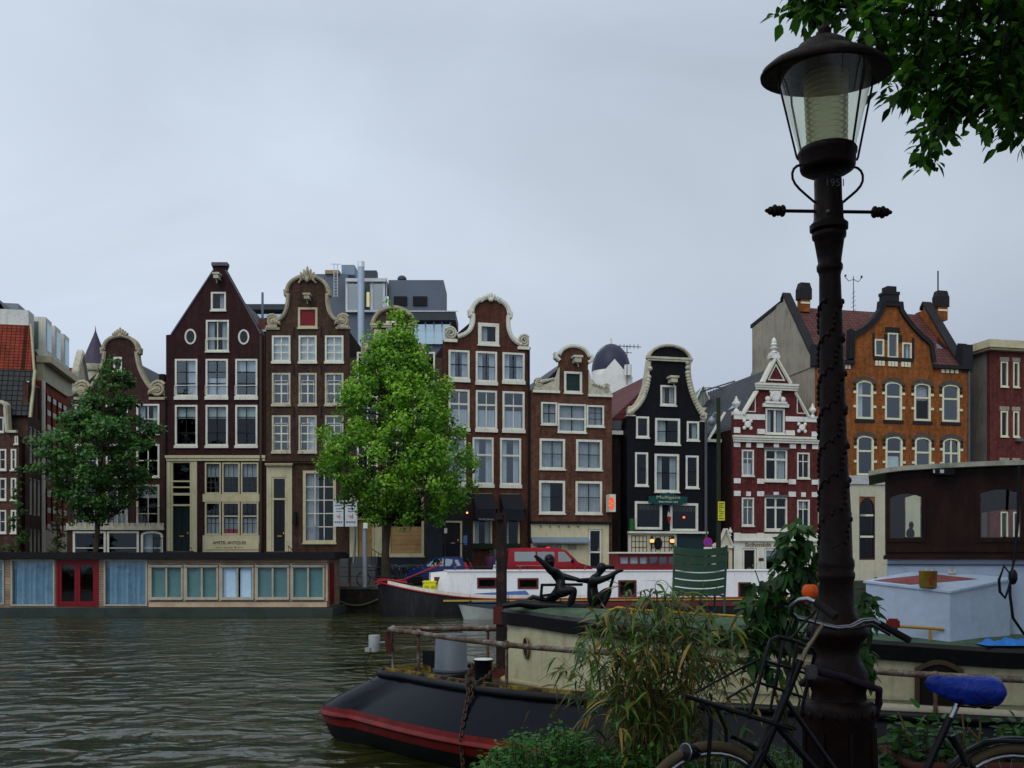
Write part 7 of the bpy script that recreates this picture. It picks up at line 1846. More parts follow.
# ================================================================== green slatted garden chairs on the cabin top
def lawn_chair(name,label,cat,loc_,rot,W_,Hh,col,n=6):
    r=thing(name,label,cat,loc_,rot,'slatted garden chairs on the barge cabin')
    m_=col; tilt=.18
    for s_ in (-1,1):
        mb=MB(); mb.tube([(s_*W_/2,.0,.0),(s_*W_/2,-.02,.38),(s_*W_/2,-.12,.42+Hh)],.016,6); mb.build('back_post',m_,r)
        mb=MB(); mb.tube([(s_*W_/2,.5,.0),(s_*W_/2,.48,.4),(s_*W_/2,.0,.38)],.016,6); mb.build('front_leg',m_,r)
    mb=MB()
    for k in range(n):
        z0=.42+Hh*(k/n); h_=Hh/n*.87; V=[];Fc=[]
        for i in range(9):
            f=i/8-.5; x=f*W_; y=-.03-.09*(k+.5)/n-.05*(1-4*f*f)+.0; sag=-.035*(1-4*f*f)
            V+=[(x,y,z0+sag),(x,y-.02,z0+h_+sag),(x,y+.012,z0+h_+sag),(x,y+.03,z0+sag)]
        for i in range(8):
            for j in range(4): Fc.append((4*i+j,4*i+4+j,4*i+4+(j+1)%4,4*i+(j+1)%4))
        Fc+=[(3,2,1,0),(32,33,34,35)]; mb.add(V,Fc)
    mb.build('backrest',m_,r)
    mb=MB()
    for k in range(5): mb.box(-W_/2,W_/2,.03+k*.095,.03+k*.095+.075,.385,.4)
    mb.build('seat',m_,r); return r
GCH=paint('chair_green',(.05,.10,.068),.45,.2,3)
v_=-.15; u_=bu(698.5,v_); q=bw(u_,v_,ztop(u_)+.09)
lawn_chair('garden_chair','dark green slatted metal garden chair with a curved back, upright on the barge cabin','garden chair',(q.x,q.y,q.z-.13),R(3),52*q.y/F,.62,GCH)
v_=-.35; u_=bu(868,v_); q=bw(u_,v_,ztop(u_))
lawn_chair('garden_chair','weathered grey green slatted garden chair beside the wheelhouse, half behind the street lamp','garden chair',(q.x-.12,q.y,q.z-.22),R(-28),.44,.50,paint('chair_grey_green',(.07,.085,.06),.6,.25,3),5)

# ================================================================== bronze sculpture on the cabin top
BRZ=paint('dark_bronze',(.006,.0065,.008),.36,.35,5,18,.2,metal=.15)
v_=-.05; u_=bu(572,v_); q=bw(u_,v_,bz(607,u_,v_)); SC=thing('sculpture','dark bronze sculpture of two seated figures reaching out their arms on the barge cabin','sculpture',q,R(-4))
k_=q.y/F
def sp_(px,py,d=0): return Vector(((px-572)*k_,d,(607-py)*k_))
def fig(joints,edges,radii,name): 
    return skin_figure(name,BRZ,[sp_(*j) for j in joints],edges,[r*k_*1.38 for r in radii],SC)
# left figure: kneeling, torso upright, one arm flung up to the left, other arm reaching right
J=[(563,590),(561,580),(557,572),(551,568),(550,563),(550,558), (551,571,-.12),(546,565,-.16),(535,555,-.18), (560,576,.1),(570,578,.05),(580,580,0),(562,592,-.1),(575,589,-.14),(569,608,-.12),(575,609,-.16), (558,593,.1),(548,602,.14),(535,603,.16),(527,604,.18)]
E=[(0,1),(1,2),(2,3),(3,4),(4,5),(2,6),(6,7),(7,8),(2,9),(9,10),(10,11),(0,12),(12,13),(13,14),(14,15),(0,16),(16,17),(17,18),(18,19)]
Rd=[4.6,4.0,4.4,2.0,4.2,3.8,3.0,2.3,1.3,3.0,2.2,1.4,4.2,3.6,2.4,1.8,4.2,3.3,2.2,1.5]
fig(J,E,Rd,'figure')
mb=MB(); mb.ball(sp_(549.5,559.5),(5.2*k_,4.6*k_,5.6*k_),12); mb.ball(sp_(553.5,561),(1.3*k_,1.2*k_,1.6*k_),6); mb.build('figure_head',BRZ,SC)
J=[(593,596),(591,587),(592,580),(599,574),(601,569),(602,565), (590,581,.1),(583,580.5,.06),(576,580.5,0), (596,581,-.14),(608,577,-.17),(617,571,-.16),(623,570,-.15), (596,600,-.1),(607,590,-.14),(610,589,-.15),(602,606,-.14),(594,610,-.14),(592,602,.1),(594,609,.12)]
E=[(0,1),(1,2),(2,3),(3,4),(4,5),(2,6),(6,7),(7,8),(2,9),(9,10),(10,11),(11,12),(0,13),(13,14),(14,15),(15,16),(16,17),(0,18),(18,19)]
Rd=[4.4,4.0,4.2,2.0,3.8,3.6,2.6,1.9,1.4,3.0,2.3,1.6,1.0,4.0,3.0,2.8,2.2,1.5,3.6,1.8]
fig(J,E,Rd,'figure')
mb=MB(); mb.ball(sp_(601.5,567.5),(5.0*k_,4.6*k_,5.0*k_),12); mb.tube([sp_(604,567),sp_(614,566.5)],2.2*k_,6); mb.build('figure_head',BRZ,SC)
mb=MB(); mb.tube([sp_(614,573,-.16),sp_(609,590,-.1),sp_(598,604,-.05)],1.5*k_,6); mb.build('oar',BRZ,SC)
mb=MB(); 
for a,b in (((542,585),(582,584.5)),((542,585),(541,596)),((541,596),(556,594))): mb.cbox((sp_(*a)+sp_(*b))/2,((sp_(*b)-sp_(*a)).length+1.5*k_,.1,2.6*k_),Matrix.Rotation(-math.atan2((sp_(*b)-sp_(*a)).z,(sp_(*b)-sp_(*a)).x),3,'Y'))
mb.tube([sp_(524,603),sp_(533,597),sp_(545,600)],2.4*k_,6); mb.build('bench',BRZ,SC)
mb=MB(); P=[sp_(503,606),sp_(520,603),sp_(545,606),sp_(580,607),sp_(615,611)]; mb.tube([p+Vector((0,-.1,0)) for p in P],[2.0*k_,4*k_,5*k_,4.5*k_,2*k_],8); mb.tube([p+Vector((0,.25,-.02)) for p in P],[2.0*k_,4*k_,5*k_,4.5*k_,2*k_],8); mb.build('plinth',BRZ,SC)

# ================================================================== old cast iron street lamp
YLp=4.76; s_=F/YLp
def lx(px): return (px-512)/s_
base=Vector((lx(842.5),YLp,QZ)); top=Vector((lx(824.5),YLp,H-(22-HY)/s_))
LP=thing('street_lamp','old dark brown cast iron street lamp with a glass lantern and a crossbar','street lamp',base)
ax_=(top-base).normalized(); Llen=(top-base).length
xx_=(Vector((1,0,0))-ax_*ax_.x).normalized(); yy_=ax_.cross(xx_); Mz=Matrix((xx_,yy_,ax_)).transposed()
def lh(py): return (H-(py-HY)/s_-QZ)/ax_.z       # distance along the lamp axis for an image row
t=NT('old_brown_iron'); n1=t.noise(t.coord(),9,5,.7); n2=t.noise(t.coord(),40,4,.7); c=t.ramp(n1,[(.3,(.0035,.0018,.0018)),(.55,(.009,.004,.0035)),(.75,(.022,.008,.006))]); t.bsdf(c,t.ramp(n2,[(.3,.3),(.7,.6)]),0,.35,bump=n2,bstr=.45,bdist=.006); LIRON=t.m
def lathe_px(mb,rows,n=28,mi=0,smooth=True,sy=1): mb.lathe([(r/s_,lh(y)) for y,r in rows],(0,0,0),n,mi,Mz,smooth,1,sy)
mb=MB()
rows=[(885,38),(800,36),(722,33.5),(718,35),(706,35.5),(702,33),(699,27),(692,26),(684,29),(672,28.5),(660,22),(652,20.5),(642,23),(636,30),(628,30),(623,25),(612,17.2),(582,16.4),(578,18),(574,18.3),(571,16.8),(566,18),(561,17.8),(558,16.2),(520,15.8),(470,14.0),(420,13.0),(360,12.0),(300,10.9),(276,10.4),(272,11.3),(270,12.6),(266,12.8),(263,11.2),(258,11.8),(240,14.6),(238,16.4),(234,16.8),(232,15),(230,18.6),(225,18.8),(222,15.4),(219,14.4),(204,14.2),(202,13.4),(180,13.4)]
lathe_px(mb,rows)
post=mb.build('post',LIRON,LP); smooth_by_angle(post,50)
mb=MB()     # raised vine relief winding up the shaft
for ph in (0,2.1,4.2):
    mb=MB(); P=[]
    for k in range(90):
        y=548-(548-300)*k/89; r=(11.6+(16.0-11.6)*(y-300)/248)/s_; a=ph+k*.16+.35*math.sin(k*.5)
        P.append(Mz@Vector((r*math.cos(a),r*math.sin(a),lh(y))))
    mb.tube(P,.0035,5)
    for k in range(3,90,2):
        p=P[k]; nrm=Vector((p.x,p.y,0)); nrm.normalize(); mb.ball(P[k]+Vector((0,0,.012*(-1)**k)),(.011,.009,.015),6)
    mb.build('vine_relief',LIRON,post)
mb=MB()
for ph in range(16):
    a=2*math.pi*ph/16; r=35.5/s_; mb.ball(Mz@Vector((r*math.cos(a),r*math.sin(a),lh(712))),(.012,.012,.02),6)
for ph in range(8):
    a=2*math.pi*ph/8; r=36/s_; mb.tube([Mz@Vector((r*.97*math.cos(a),r*.97*math.sin(a),lh(728))),Mz@Vector((r*1.03*math.cos(a),r*1.03*math.sin(a),lh(880)))],.012,5)
mb.build('relief',LIRON,post)
zc=lh(211.5)
for sd_ in (-1,1):
    mb=MB()
    mb.tube([Mz@Vector((sd_*12/s_,0,zc)),Mz@Vector((sd_*48/s_,0,zc-.006*sd_*0))],.0085,8)
    for dx,r in ((46,6.0),(50,5.2),(54,6.2),(58,4.2)): mb.ball(Mz@Vector((sd_*dx/s_,0,zc)),(3.4/s_,r/s_,r/s_),10)
    mb.ball(Mz@Vector((sd_*61/s_,0,zc)),(3/s_,2.2/s_,2.2/s_),8)
    mb.v=[(x,y,z-.035*(x-(Mz@Vector((0,0,zc))).x)) for x,y,z in mb.v]; cb_=mb.build('crossbar',LIRON,LP)
MB().ball(Mz@Vector((-5/s_,-14.0/s_,lh(216))),.009,8).build('collar_bolt',paint('bolt_grey',(.12,.13,.13),.4,.1),LP)
# lantern cup, stays, glass, hat
mb=MB(); lathe_px(mb,[(174,13.2),(173,21),(170,25.8),(167,27),(157,27.6),(155,28.8),(152,29),(149,27),(149,20)]); lc=mb.build('lantern_cup',LIRON,LP); smooth_by_angle(lc,45)
mb=MB()
for a_ in (0,180):
    mb=MB(); d=Vector((math.cos(R(a_+8)),math.sin(R(a_+8)),0)); P=[(28,166),(32,167),(35.5,170),(37.3,174.5),(37,180),(34.5,185),(30,190),(24,195),(14,203)]
    mb.tube([Mz@(d*(r/s_)+Vector((0,0,lh(y)))) for r,y in P],.0065,6)
    mb.build('scroll_brace',LIRON,LP)
mb=MB()
for a_ in (4,184,-60,118):
    d=Vector((math.cos(R(a_)),math.sin(R(a_)),0)); MB().tube([Mz@(d*(r/s_)+Vector((0,0,lh(y)))) for r,y in ((30,160),(31.5,157),(47.5,86),(48,76))],.0055,6).build('lantern_stay',LIRON,LP)
LGL=NT('lantern_glass'); t=LGL
tr=t.n('ShaderNodeBsdfTransparent'); tr.inputs[0].default_value=(.94,.96,.88,1); g=t.n('ShaderNodeBsdfGlossy'); g.inputs['Roughness'].default_value=.06; df=t.n('ShaderNodeBsdfTranslucent'); df.inputs[0].default_value=(.8,.84,.72,1)
lw_=t.n('ShaderNodeLayerWeight'); lw_.inputs[0].default_value=.5; pw_=t.n('ShaderNodeMath',operation='POWER'); t.l(lw_.outputs['Facing'],pw_.inputs[0]); pw_.inputs[1].default_value=4; fr_=t.n('ShaderNodeMath',operation='MULTIPLY_ADD'); t.l(pw_.outputs[0],fr_.inputs[0]); fr_.inputs[1].default_value=.6; fr_.inputs[2].default_value=.03; m1=t.n('ShaderNodeMixShader'); nz=t.noise(t.coord(),6,4); cr_=t.n('ShaderNodeMapRange'); t.l(nz,cr_.inputs['Value']); cr_.inputs['To Min'].default_value=.02; cr_.inputs['To Max'].default_value=.22
t.l(cr_.outputs[0],m1.inputs[0]); t.l(tr.outputs[0],m1.inputs[1]); t.l(df.outputs[0],m1.inputs[2]); m2=t.n('ShaderNodeMixShader'); t.l(fr_.outputs[0],m2.inputs[0]); t.l(m1.outputs[0],m2.inputs[1]); t.l(g.outputs[0],m2.inputs[2]); t.l(m2.outputs[0],t.out.inputs['Surface'])
mb=MB(); V=[(r/s_,lh(y)) for y,r in ((150,27),(120,34.5),(95,41),(76,46))]; mb.lathe([(V[0][0]+.0001,V[0][1])]+V[1:],(0,0,0),32,0,Mz); 
me_f=[f for f in mb.f if len(f)==4]; keep=[i for i,f in enumerate(mb.f) if len(f)==4]; mb.f=[mb.f[i] for i in keep]; mb.mi=[mb.mi[i] for i in keep]; mb.sm=[mb.sm[i] for i in keep]
mb.build('lantern_glass',t.m,LP)
RFC=NT('ribbed_refractor'); t=RFC; tr=t.n('ShaderNodeBsdfTranslucent'); tr.inputs[0].default_value=(.7,.62,.42,1); b=t.n('ShaderNodeBsdfPrincipled'); b.inputs['Base Color'].default_value=(.34,.29,.17,1); b.inputs['Roughness'].default_value=.2; m1=t.n('ShaderNodeMixShader'); m1.inputs[0].default_value=.5; t.l(b.outputs[0],m1.inputs[1]); t.l(tr.outputs[0],m1.inputs[2]); tp_=t.n('ShaderNodeBsdfTransparent'); tp_.inputs[0].default_value=(.8,.82,.7,1); m3=t.n('ShaderNodeMixShader'); m3.inputs[0].default_value=.55; t.l(m1.outputs[0],m3.inputs[1]); t.l(tp_.outputs[0],m3.inputs[2]); t.l(m3.outputs[0],t.out.inputs['Surface'])
mb=MB(); rows=[]
for k in range(15):
    y=146-(146-66)*k/14; rows+=[(y+2.6,15.2+2.4*k/14),(y+.8,20+2.4*k/14),(y-.8,20+2.4*k/14),(y-2.6,15.2+2.4*k/14)]
lathe_px(mb,rows); mb.build('refractor',t.m,LP)
mb=MB(); rows=[(74,63.2),(73,63.8),(69,62.6),(62,54),(57,44),(54,35),(50,30),(45,26),(40,18),(37,12),(35,7),(32,6.5),(30,7),(27,5),(25,2.5),(18,1.2)]
lathe_px(mb,rows,40,0,True,.72); 
lathe_px(mb,[(75,62.5),(68,56),(62,44),(60,20),(60,.1)],40,0,True,.72)
hat=mb.build('lantern_hat',LIRON,LP); smooth_by_angle(hat,50)
mb=MB(); lathe_px(mb,[(76,62.6),(76,64.3),(73,64.6)],40,0,True,.72); mb.build('hat_rim',LIRON,hat)
cu=bpy.data.curves.new('lamp_number','FONT'); cu.body='1951'; cu.size=10.5/s_; cu.align_x='CENTER'; cu.align_y='CENTER'
TXT=[]
def text_mesh(cu,name,mat,parent,loc_,rot,width=None):
    o=bpy.data.objects.new(name,cu); COL.objects.link(o); bpy.context.view_layer.update()
    dg=bpy.context.evaluated_depsgraph_get(); me=bpy.data.meshes.new_from_object(o.evaluated_get(dg)); bpy.data.objects.remove(o)
    me.materials.clear(); me.materials.append(mat); o=bpy.data.objects.new(name,me); COL.objects.link(o); o.parent=parent; o.location=loc_; o.rotation_euler=rot
    return o
text_mesh(cu,'lamp_number',paint('grey_number_paint',(.07,.085,.085),.6,.1),LP,Mz@Vector((3/s_,-13.6/s_,lh(188))),(R(90),0,0))

# ================================================================== black transport bicycle in the foreground
YBk=4.32; sk=F/YBk
def k3(px,py,d=0.0):
    Y=YBk+d; return U(px,py,Y)
gx=k3(880,0).x
BK=thing('bicycle','black transport bicycle with front carrier, orange bell and blue saddle cover by the lamp','bicycle',(gx,YBk,QZ))
BLK=paint('bike_black_enamel',(.005,.0055,.007),.25,.3,4,25,.1); CHR=paint('chrome_tube',(.26,.27,.29),.25,.2,metal=1.0); GRIP=paint('rubber_grip',(.012,.012,.012),.8,.2); TAN=paint('tan_tyre',(.075,.056,.032),.8,.3,4)
def bb(mb,name,mat,parent=None):
    o=mb.build(name,mat,BK,True)
    if parent is not None: o.parent=parent
    return o
gz_=QZ
# front wheel, steered a little towards the viewer
fc=k3(709,812,-.08); fr_w=.358; fc.z=QZ+fr_w
def wheel(c,r,yaw,name='wheel'):
    e=Vector((math.cos(yaw),math.sin(yaw),0)); z=Vector((0,0,1)); nrm=e.cross(z)
    circ=lambda q,n=40,o=0:[c+e*(q*math.cos(2*math.pi*j/n))+z*(q*math.sin(2*math.pi*j/n))+nrm*o for j in range(n)]
    wo=bb(MB().tube(circ(r-.02),.021,10,0,True),name,TAN)
    bb(MB().tube(circ(r-.052),.014,8,0,True),'rim',CHR,wo)
    mb=MB()
    for j in range(28):
        a=2*math.pi*j/28; b_=a+(.5 if j%2 else -.5); s1=.03*(1 if j%4<2 else -1)
        mb.tube([c+e*(.03*math.cos(b_))+z*(.03*math.sin(b_))+nrm*s1,c+e*((r-.055)*math.cos(a))+z*((r-.055)*math.sin(a))],.0014,4)
    mb.tube([c-nrm*.06,c+nrm*.06],.022,10); bb(mb,'spokes',GALV,wo); return wo
wheel(fc,fr_w,R(18))
rc=k3(1012,815,.05); rc.z=QZ+.34
wheel(rc,.34,R(2))
# frame
bbk=k3(903,822,0); hd_t=k3(797,668,0); hd_b=k3(771,728,-.02); st_t=k3(947,724,0)
mb=MB(); mb.tube([k3(800,660),k3(757,768,-.03)],.019,10); mb.tube([hd_b,k3(745,780,-.04)],.017,10)
bb(mb,'head_tube',BLK)
mb=MB(); mb.tube([k3(778,726),k3(842,800,0),bbk],.017,10); mb.tube([k3(786,700),k3(835,770),k3(905,812)],.012,8); mb.tube([k3(950,717),bbk],.0165,10); mb.tube([k3(948,735,.04),rc+Vector((0,-.06,0))],.011,8); mb.tube([k3(948,735),rc+Vector((0,.06,0))],.011,8); mb.tube([bbk,rc+Vector((0,-.06,0))],.012,8)
mb.tube([k3(953,735,-.03),k3(967,766,-.03)],.014,8); bb(mb,'frame',BLK)
mb=MB(); mb.tube([k3(762,750,-.1),fc+Vector((.02,-.08,0))],.012,8); mb.tube([k3(762,750,.05),fc+Vector((-.02,.08,0))],.012,8); bb(mb,'fork',BLK)
mb=MB(); mb.tube([bbk+Vector((0,-.07,0)),bbk+Vector((.1,-.09,-.13))],.01,6); mb.tube([bbk+Vector((0,.07,0)),bbk+Vector((-.1,.09,.13))],.01,6); mb.box(bbk.x+.04,bbk.x+.16,bbk.y-.2,bbk.y-.1,bbk.z-.15,bbk.z-.12); mb.box(bbk.x-.16,bbk.x-.04,bbk.y+.1,bbk.y+.2,bbk.z+.11,bbk.z+.14); bb(mb,'pedals',BLK)
# quill stem and bar
mb=MB(); mb.tube([k3(801,664),k3(806,650),k3(823,624)],.0105,10); bb(mb,'stem',paint('worn_stem_brass',(.16,.13,.08),.35,.3,metal=.6))
mb=MB(); mb.tube([k3(818,603,-.18),k3(808,599,-.16),k3(800,600,-.12),k3(792,606,-.06),k3(791,613,.0),k3(797,618,.02),k3(812,621,.02),k3(823,625,0),k3(836,628,.04),k3(850,627,.08),k3(862,621,.12),k3(872,620,.14),k3(880,624,.16)],.0118,10); bb(mb,'handlebar',CHR)
mb=MB(); mb.tube([k3(816,602,-.18),k3(836,617,-.26)],[.017,.0175],10); bb(mb,'grip',GRIP)
mb=MB(); mb.tube([k3(879,623.5,.16),k3(909,640,.2)],[.016,.0165],10); bb(mb,'grip',GRIP)
mb=MB(); mb.tube([k3(808,648),k3(820,606),k3(806,621),k3(790,640,-.02)],.006,6); mb.tube([k3(850,629,.05),k3(872,625,.02),k3(890,635,.03)],.006,6); mb.tube([k3(792,619),k3(783,645,-.03),k3(776,690,-.02)],.0045,6); bb(mb,'brake_lever',BLK)
# orange bell, ribbed
mb=MB(); c0=k3(810,591.5,-.05); 
for j in range(8):
    a=2*math.pi*j/8; mb.ball(c0+Vector((.016*math.cos(a)*.9,.016*math.sin(a),0)),(.022,.022,.031),10,0,None)
mb.tube([c0-Vector((0,0,.03)),k3(806,602,-.1)],.008,6)
bb(mb,'bell',paint('orange_plastic',(.62,.085,.015),.4,.15))
# front carrier
mb=MB()
for d in (-.14,.14): mb.tube([k3(686,696,d*1.0-.05),k3(720,707,d-.03),k3(792,729,d)],.0095,8)
for f in (0,.3,.62,1): p=k3(686+106*f,696+33*f,-.19+.05*f); q=k3(686+106*f,696+33*f,.09+.05*f); mb.tube([p,q],.007,6)
mb.tube([k3(700,699,-.06),k3(796,729,-.02)],.007,6); mb.tube([k3(700,699,.03),k3(796,729,.05)],.007,6)
bb(mb,'front_carrier',BLK)
mb=MB(); P=[k3(748,719,-.12),k3(757,690,-.12),k3(766,655,-.12),k3(770,641,-.11),k3(778,637,-.08),k3(795,641,0),k3(812,648,.1),k3(815,654,.12),k3(806,690,.13),k3(800,716,.13)]; mb.tube(P,.0085,8)
for (a,b) in (((766,661),(808,674)),((757,682),(803,697))): mb.tube([k3(*a,-.11),k3(*b,.1)],.0065,6)
for (a,b) in (((783,640),(770,712)),((797,643),(786,705))): mb.tube([k3(*a,-.02),k3(*b,-.02)],.0065,6)
bb(mb,'carrier_back',BLK)
mb=MB(); mb.tube([k3(695,693,-.15),k3(726,676,-.13),k3(759,659,-.1)],.0055,6); mb.tube([k3(726,699,.1),k3(757,681,.1)],.0055,6); mb.tube([k3(700,703,-.14),k3(708,708,-.16),k3(711,720,-.16),k3(708,768,-.14),fc+Vector((0,-.09,0))],.009,8); mb.tube([k3(716,706,.1),k3(726,730,.1),k3(727,775,.1),fc+Vector((0,.09,0))],.009,8); bb(mb,'carrier_strut',BLK)
mb=MB(); c0=k3(689,752,-.12); AX=Vector((-.8,-.55,.1)).normalized().to_track_quat('Z','Y').to_matrix(); mb.lathe([(.012,-.05),(.026,-.042),(.035,-.01),(.037,.02)],c0,18,0,AX); hl=bb(mb,'headlamp',BLK); bb(MB().lathe([(.0365,.018),(.0385,.019),(.0385,.022),(.0365,.023)],c0,18,0,AX),'headlamp_ring',CHR,hl); bb(MB().lathe([(.0366,.021),(.026,.03),(0,.034)],c0,18,0,AX),'headlamp_lens',paint('dark_lens',(.012,.012,.014),.2,.1),hl)
# mudguards
def guard(c,r,a0,a1,yaw,name):
    e=Vector((math.cos(yaw),math.sin(yaw),0)); z=Vector((0,0,1)); nrm=e.cross(z); V=[];Fc=[];n=20
    for j in range(n+1):
        a=R(a0+(a1-a0)*j/n); d=e*math.cos(a)+z*math.sin(a)
        V+=[c+d*(r-.012)-nrm*.032,c+d*(r+.004)-nrm*.018,c+d*(r+.004)+nrm*.018,c+d*(r-.012)+nrm*.032]
    for j in range(n):
        for k in range(3): Fc.append((4*j+k,4*j+k+1,4*j+5+k,4*j+4+k))
    bb(MB().add(V,Fc,0,True),name,BLK)
guard(fc,fr_w+.03,-10,72,R(18),'mudguard'); guard(rc,.368,20,175,R(2),'mudguard')
mb=MB(); mb.tube([k3(966,752,-.06),k3(985,742,-.06),k3(1000,741,-.06),k3(1090,744,-.06)],.009,8); mb.tube([k3(966,750,.08),k3(985,741,.08),k3(1090,743,.08)],.009,8); mb.tube([k3(1085,744,-.06),rc+Vector((.06,-.07,0))],.006,6); bb(mb,'rear_carrier',BLK)
# saddle under its blue rain cover
bb(MB().tube([k3(946,729),k3(957.5,704)],.0128,12),'seat_post',CHR)
V=[];Fc=[]; prof=[(926,680,3,686),(929,676.5,5,690),(938,675.5,7,695),(950,676,9,700),(958,676,12,704.5),(968,675.5,17,705),(978,675,21,705),(988,675,23,706),(996,677,21,706),(1000.5,682,14,702),(1002,690,5,695)]
nS=14
for i,(px,yt,w_,yb) in enumerate(prof):
    c_t=k3(px,yt); hgt=(yb-yt)/sk; w_=w_/sk
    for j in range(nS):
        a=2*math.pi*j/nS; yy=math.cos(a); zz_=math.sin(a)
        wr=w_*(1.0 if zz_>-.2 else .75); 
        n_=mnoise.noise(Vector((px*.12,j*1.3,2)))*.005
        V.append((c_t.x+n_*.5,c_t.y+yy*wr*(1+0*n_)+n_,c_t.z-hgt/2+zz_*hgt/2*(1 if zz_>0 else 1)+n_))
for i in range(len(prof)-1):
    for j in range(nS): Fc.append((i*nS+j,i*nS+(j+1)%nS,(i+1)*nS+(j+1)%nS,(i+1)*nS+j))
Fc.append(tuple(range(nS))[::-1]); Fc.append(tuple(range((len(prof)-1)*nS,len(prof)*nS)))
t=NT('blue_saddle_cover'); n1=t.noise(t.coord(scale=(1,1,1)),14,4,.6,1.2); c=t.ramp(n1,[(.3,(.005,.014,.12)),(.6,(.010,.03,.27)),(.8,(.025,.06,.40))]); t.bsdf(c,.28,0,.6,bump=n1,bstr=.8,bdist=.02)
sd=bb(MB().add(V,[f[::-1] for f in Fc],0,True),'saddle_cover',t.m)
mb=MB(); mb.tube([k3(962,700,-.04),k3(958,706,-.03),k3(975,707,-.04),k3(992,703,-.05)],.006,6); mb.tube([k3(962,700,.04),k3(975,707,.04),k3(992,703,.05)],.006,6); mb.ball(k3(985,705),(.035,.05,.018),8); bb(mb,'saddle_spring',BLK)
# chain lock in a cloth sleeve around the lamp
LK=thing('chain_lock','thick cloth sleeved chain lock slung round the foot of the lamp','bicycle lock',k3(846,690,.2))
Yl0=YLp
mb=MB(); cx=lx(839.5); P=[k3(812,668,0),k3(820,672,.05),Vector((cx-.02,YLp-.155,k3(0,680,.2).z)),Vector((cx+.09,YLp-.15,H-(682-HY)/s_)),Vector((cx+.165,YLp-.06,H-(688-HY)/s_)),Vector((cx+.18,YLp-.02,H-(702-HY)/s_)),Vector((cx+.17,YLp+.0,H-(718-HY)/s_)),Vector((cx+.12,YLp+.14,H-(700-HY)/s_)),Vector((cx-.05,YLp+.17,H-(690-HY)/s_)),Vector((cx-.17,YLp+.03,H-(684-HY)/s_)),k3(812,676,.02)]
PP=[]
for i in range(len(P)-1):
    for q in (0,.33,.66): PP.append(P[i]*(1-q)+P[i+1]*q)
PP.append(P[-1]); mb.tube(PP,[.017+.002*math.sin(i*2.2) for i in range(len(PP))],8); mb.build('sleeve',paint('dark_purple_cloth',(.020,.012,.022),.9,.3,10,40,.4),LK,True)
mb=MB(); p=k3(811,672,-.01); mb.box(p.x-.025,p.x+.025,p.y-.02,p.y+.02,p.z-.03,p.z+.03); bevel_mesh(mb.build('lock_body',paint('lock_steel',(.05,.05,.055),.35,.2),LK,True),.008,2)

# ================================================================== plants on the near quay
def leaves_mesh(name,parent,mat,items,shape='leaf',fold=.25,world=True):
    """items: (base point, direction, normal hint, length, width, tint, droop)"""
    V=[];Fc=[];T=[]
    for (p,d,up,l_,w_,tint,droop) in items:
        d=d.normalized(); s=d.cross(up)
        if s.length<1e-4: s=d.cross(Vector((1,0,0)))
        s.normalize(); n=s.cross(d)
        o=len(V); prof=[(0,.06),(.22,.7),(.45,1),(.72,.62),(1,0)] if shape=='leaf' else [(0,.5),(.2,.95),(.5,1),(.8,.55),(1,0)]
        for f,wf in prof:
            c=p+d*(l_*f)-Vector((0,0,droop*l_*f*f)); 
            V+=[c+s*(w_*.5*wf)+n*(fold*w_*.5*wf),c,c-s*(w_*.5*wf)+n*(fold*w_*.5*wf)]
        m=len(prof)
        for i in range(m-1):
            a=o+3*i; Fc+=[(a,a+1,a+4,a+3),(a+1,a+2,a+5,a+4)]; T+=[tint,tint]
    me=bpy.data.meshes.new(name); l=Vector(parent.location) if (world and parent is not None) else Vector((0,0,0))
    me.from_pydata([tuple(q-l) for q in V],[],Fc); me.materials.append(mat)
    at=me.attributes.new('tint','FLOAT','FACE'); at.data.foreach_set('value',[max(0,min(1,x)) for x in T])
    me.polygons.foreach_set('use_smooth',[True]*len(Fc)); me.update()
    o=bpy.data.objects.new(name,me); COL.objects.link(o); o.parent=parent; return o
def rv(a=1): return Vector((rng.gauss(0,a),rng.gauss(0,a),rng.gauss(0,a)))
LSH=leafmat('shrub_leaves',(.003,.014,.002),(.014,.075,.007),(.06,.20,.022),.4,.5)
LBB=leafmat('bamboo_leaves',(.028,.015,.003),(.075,.06,.008),(.30,.20,.03),.3,.5)
LBB2=leafmat('bamboo_green',(.006,.018,.003),(.03,.085,.008),(.09,.19,.02),.3,.5)
LNT=leafmat('nettle_leaves',(.004,.022,.002),(.022,.115,.008),(.08,.26,.025),.4,.55)
STEM=paint('green_stem',(.03,.035,.012),.7,.3,5); STEMY=paint('dry_cane',(.12,.085,.03),.7,.3,5)
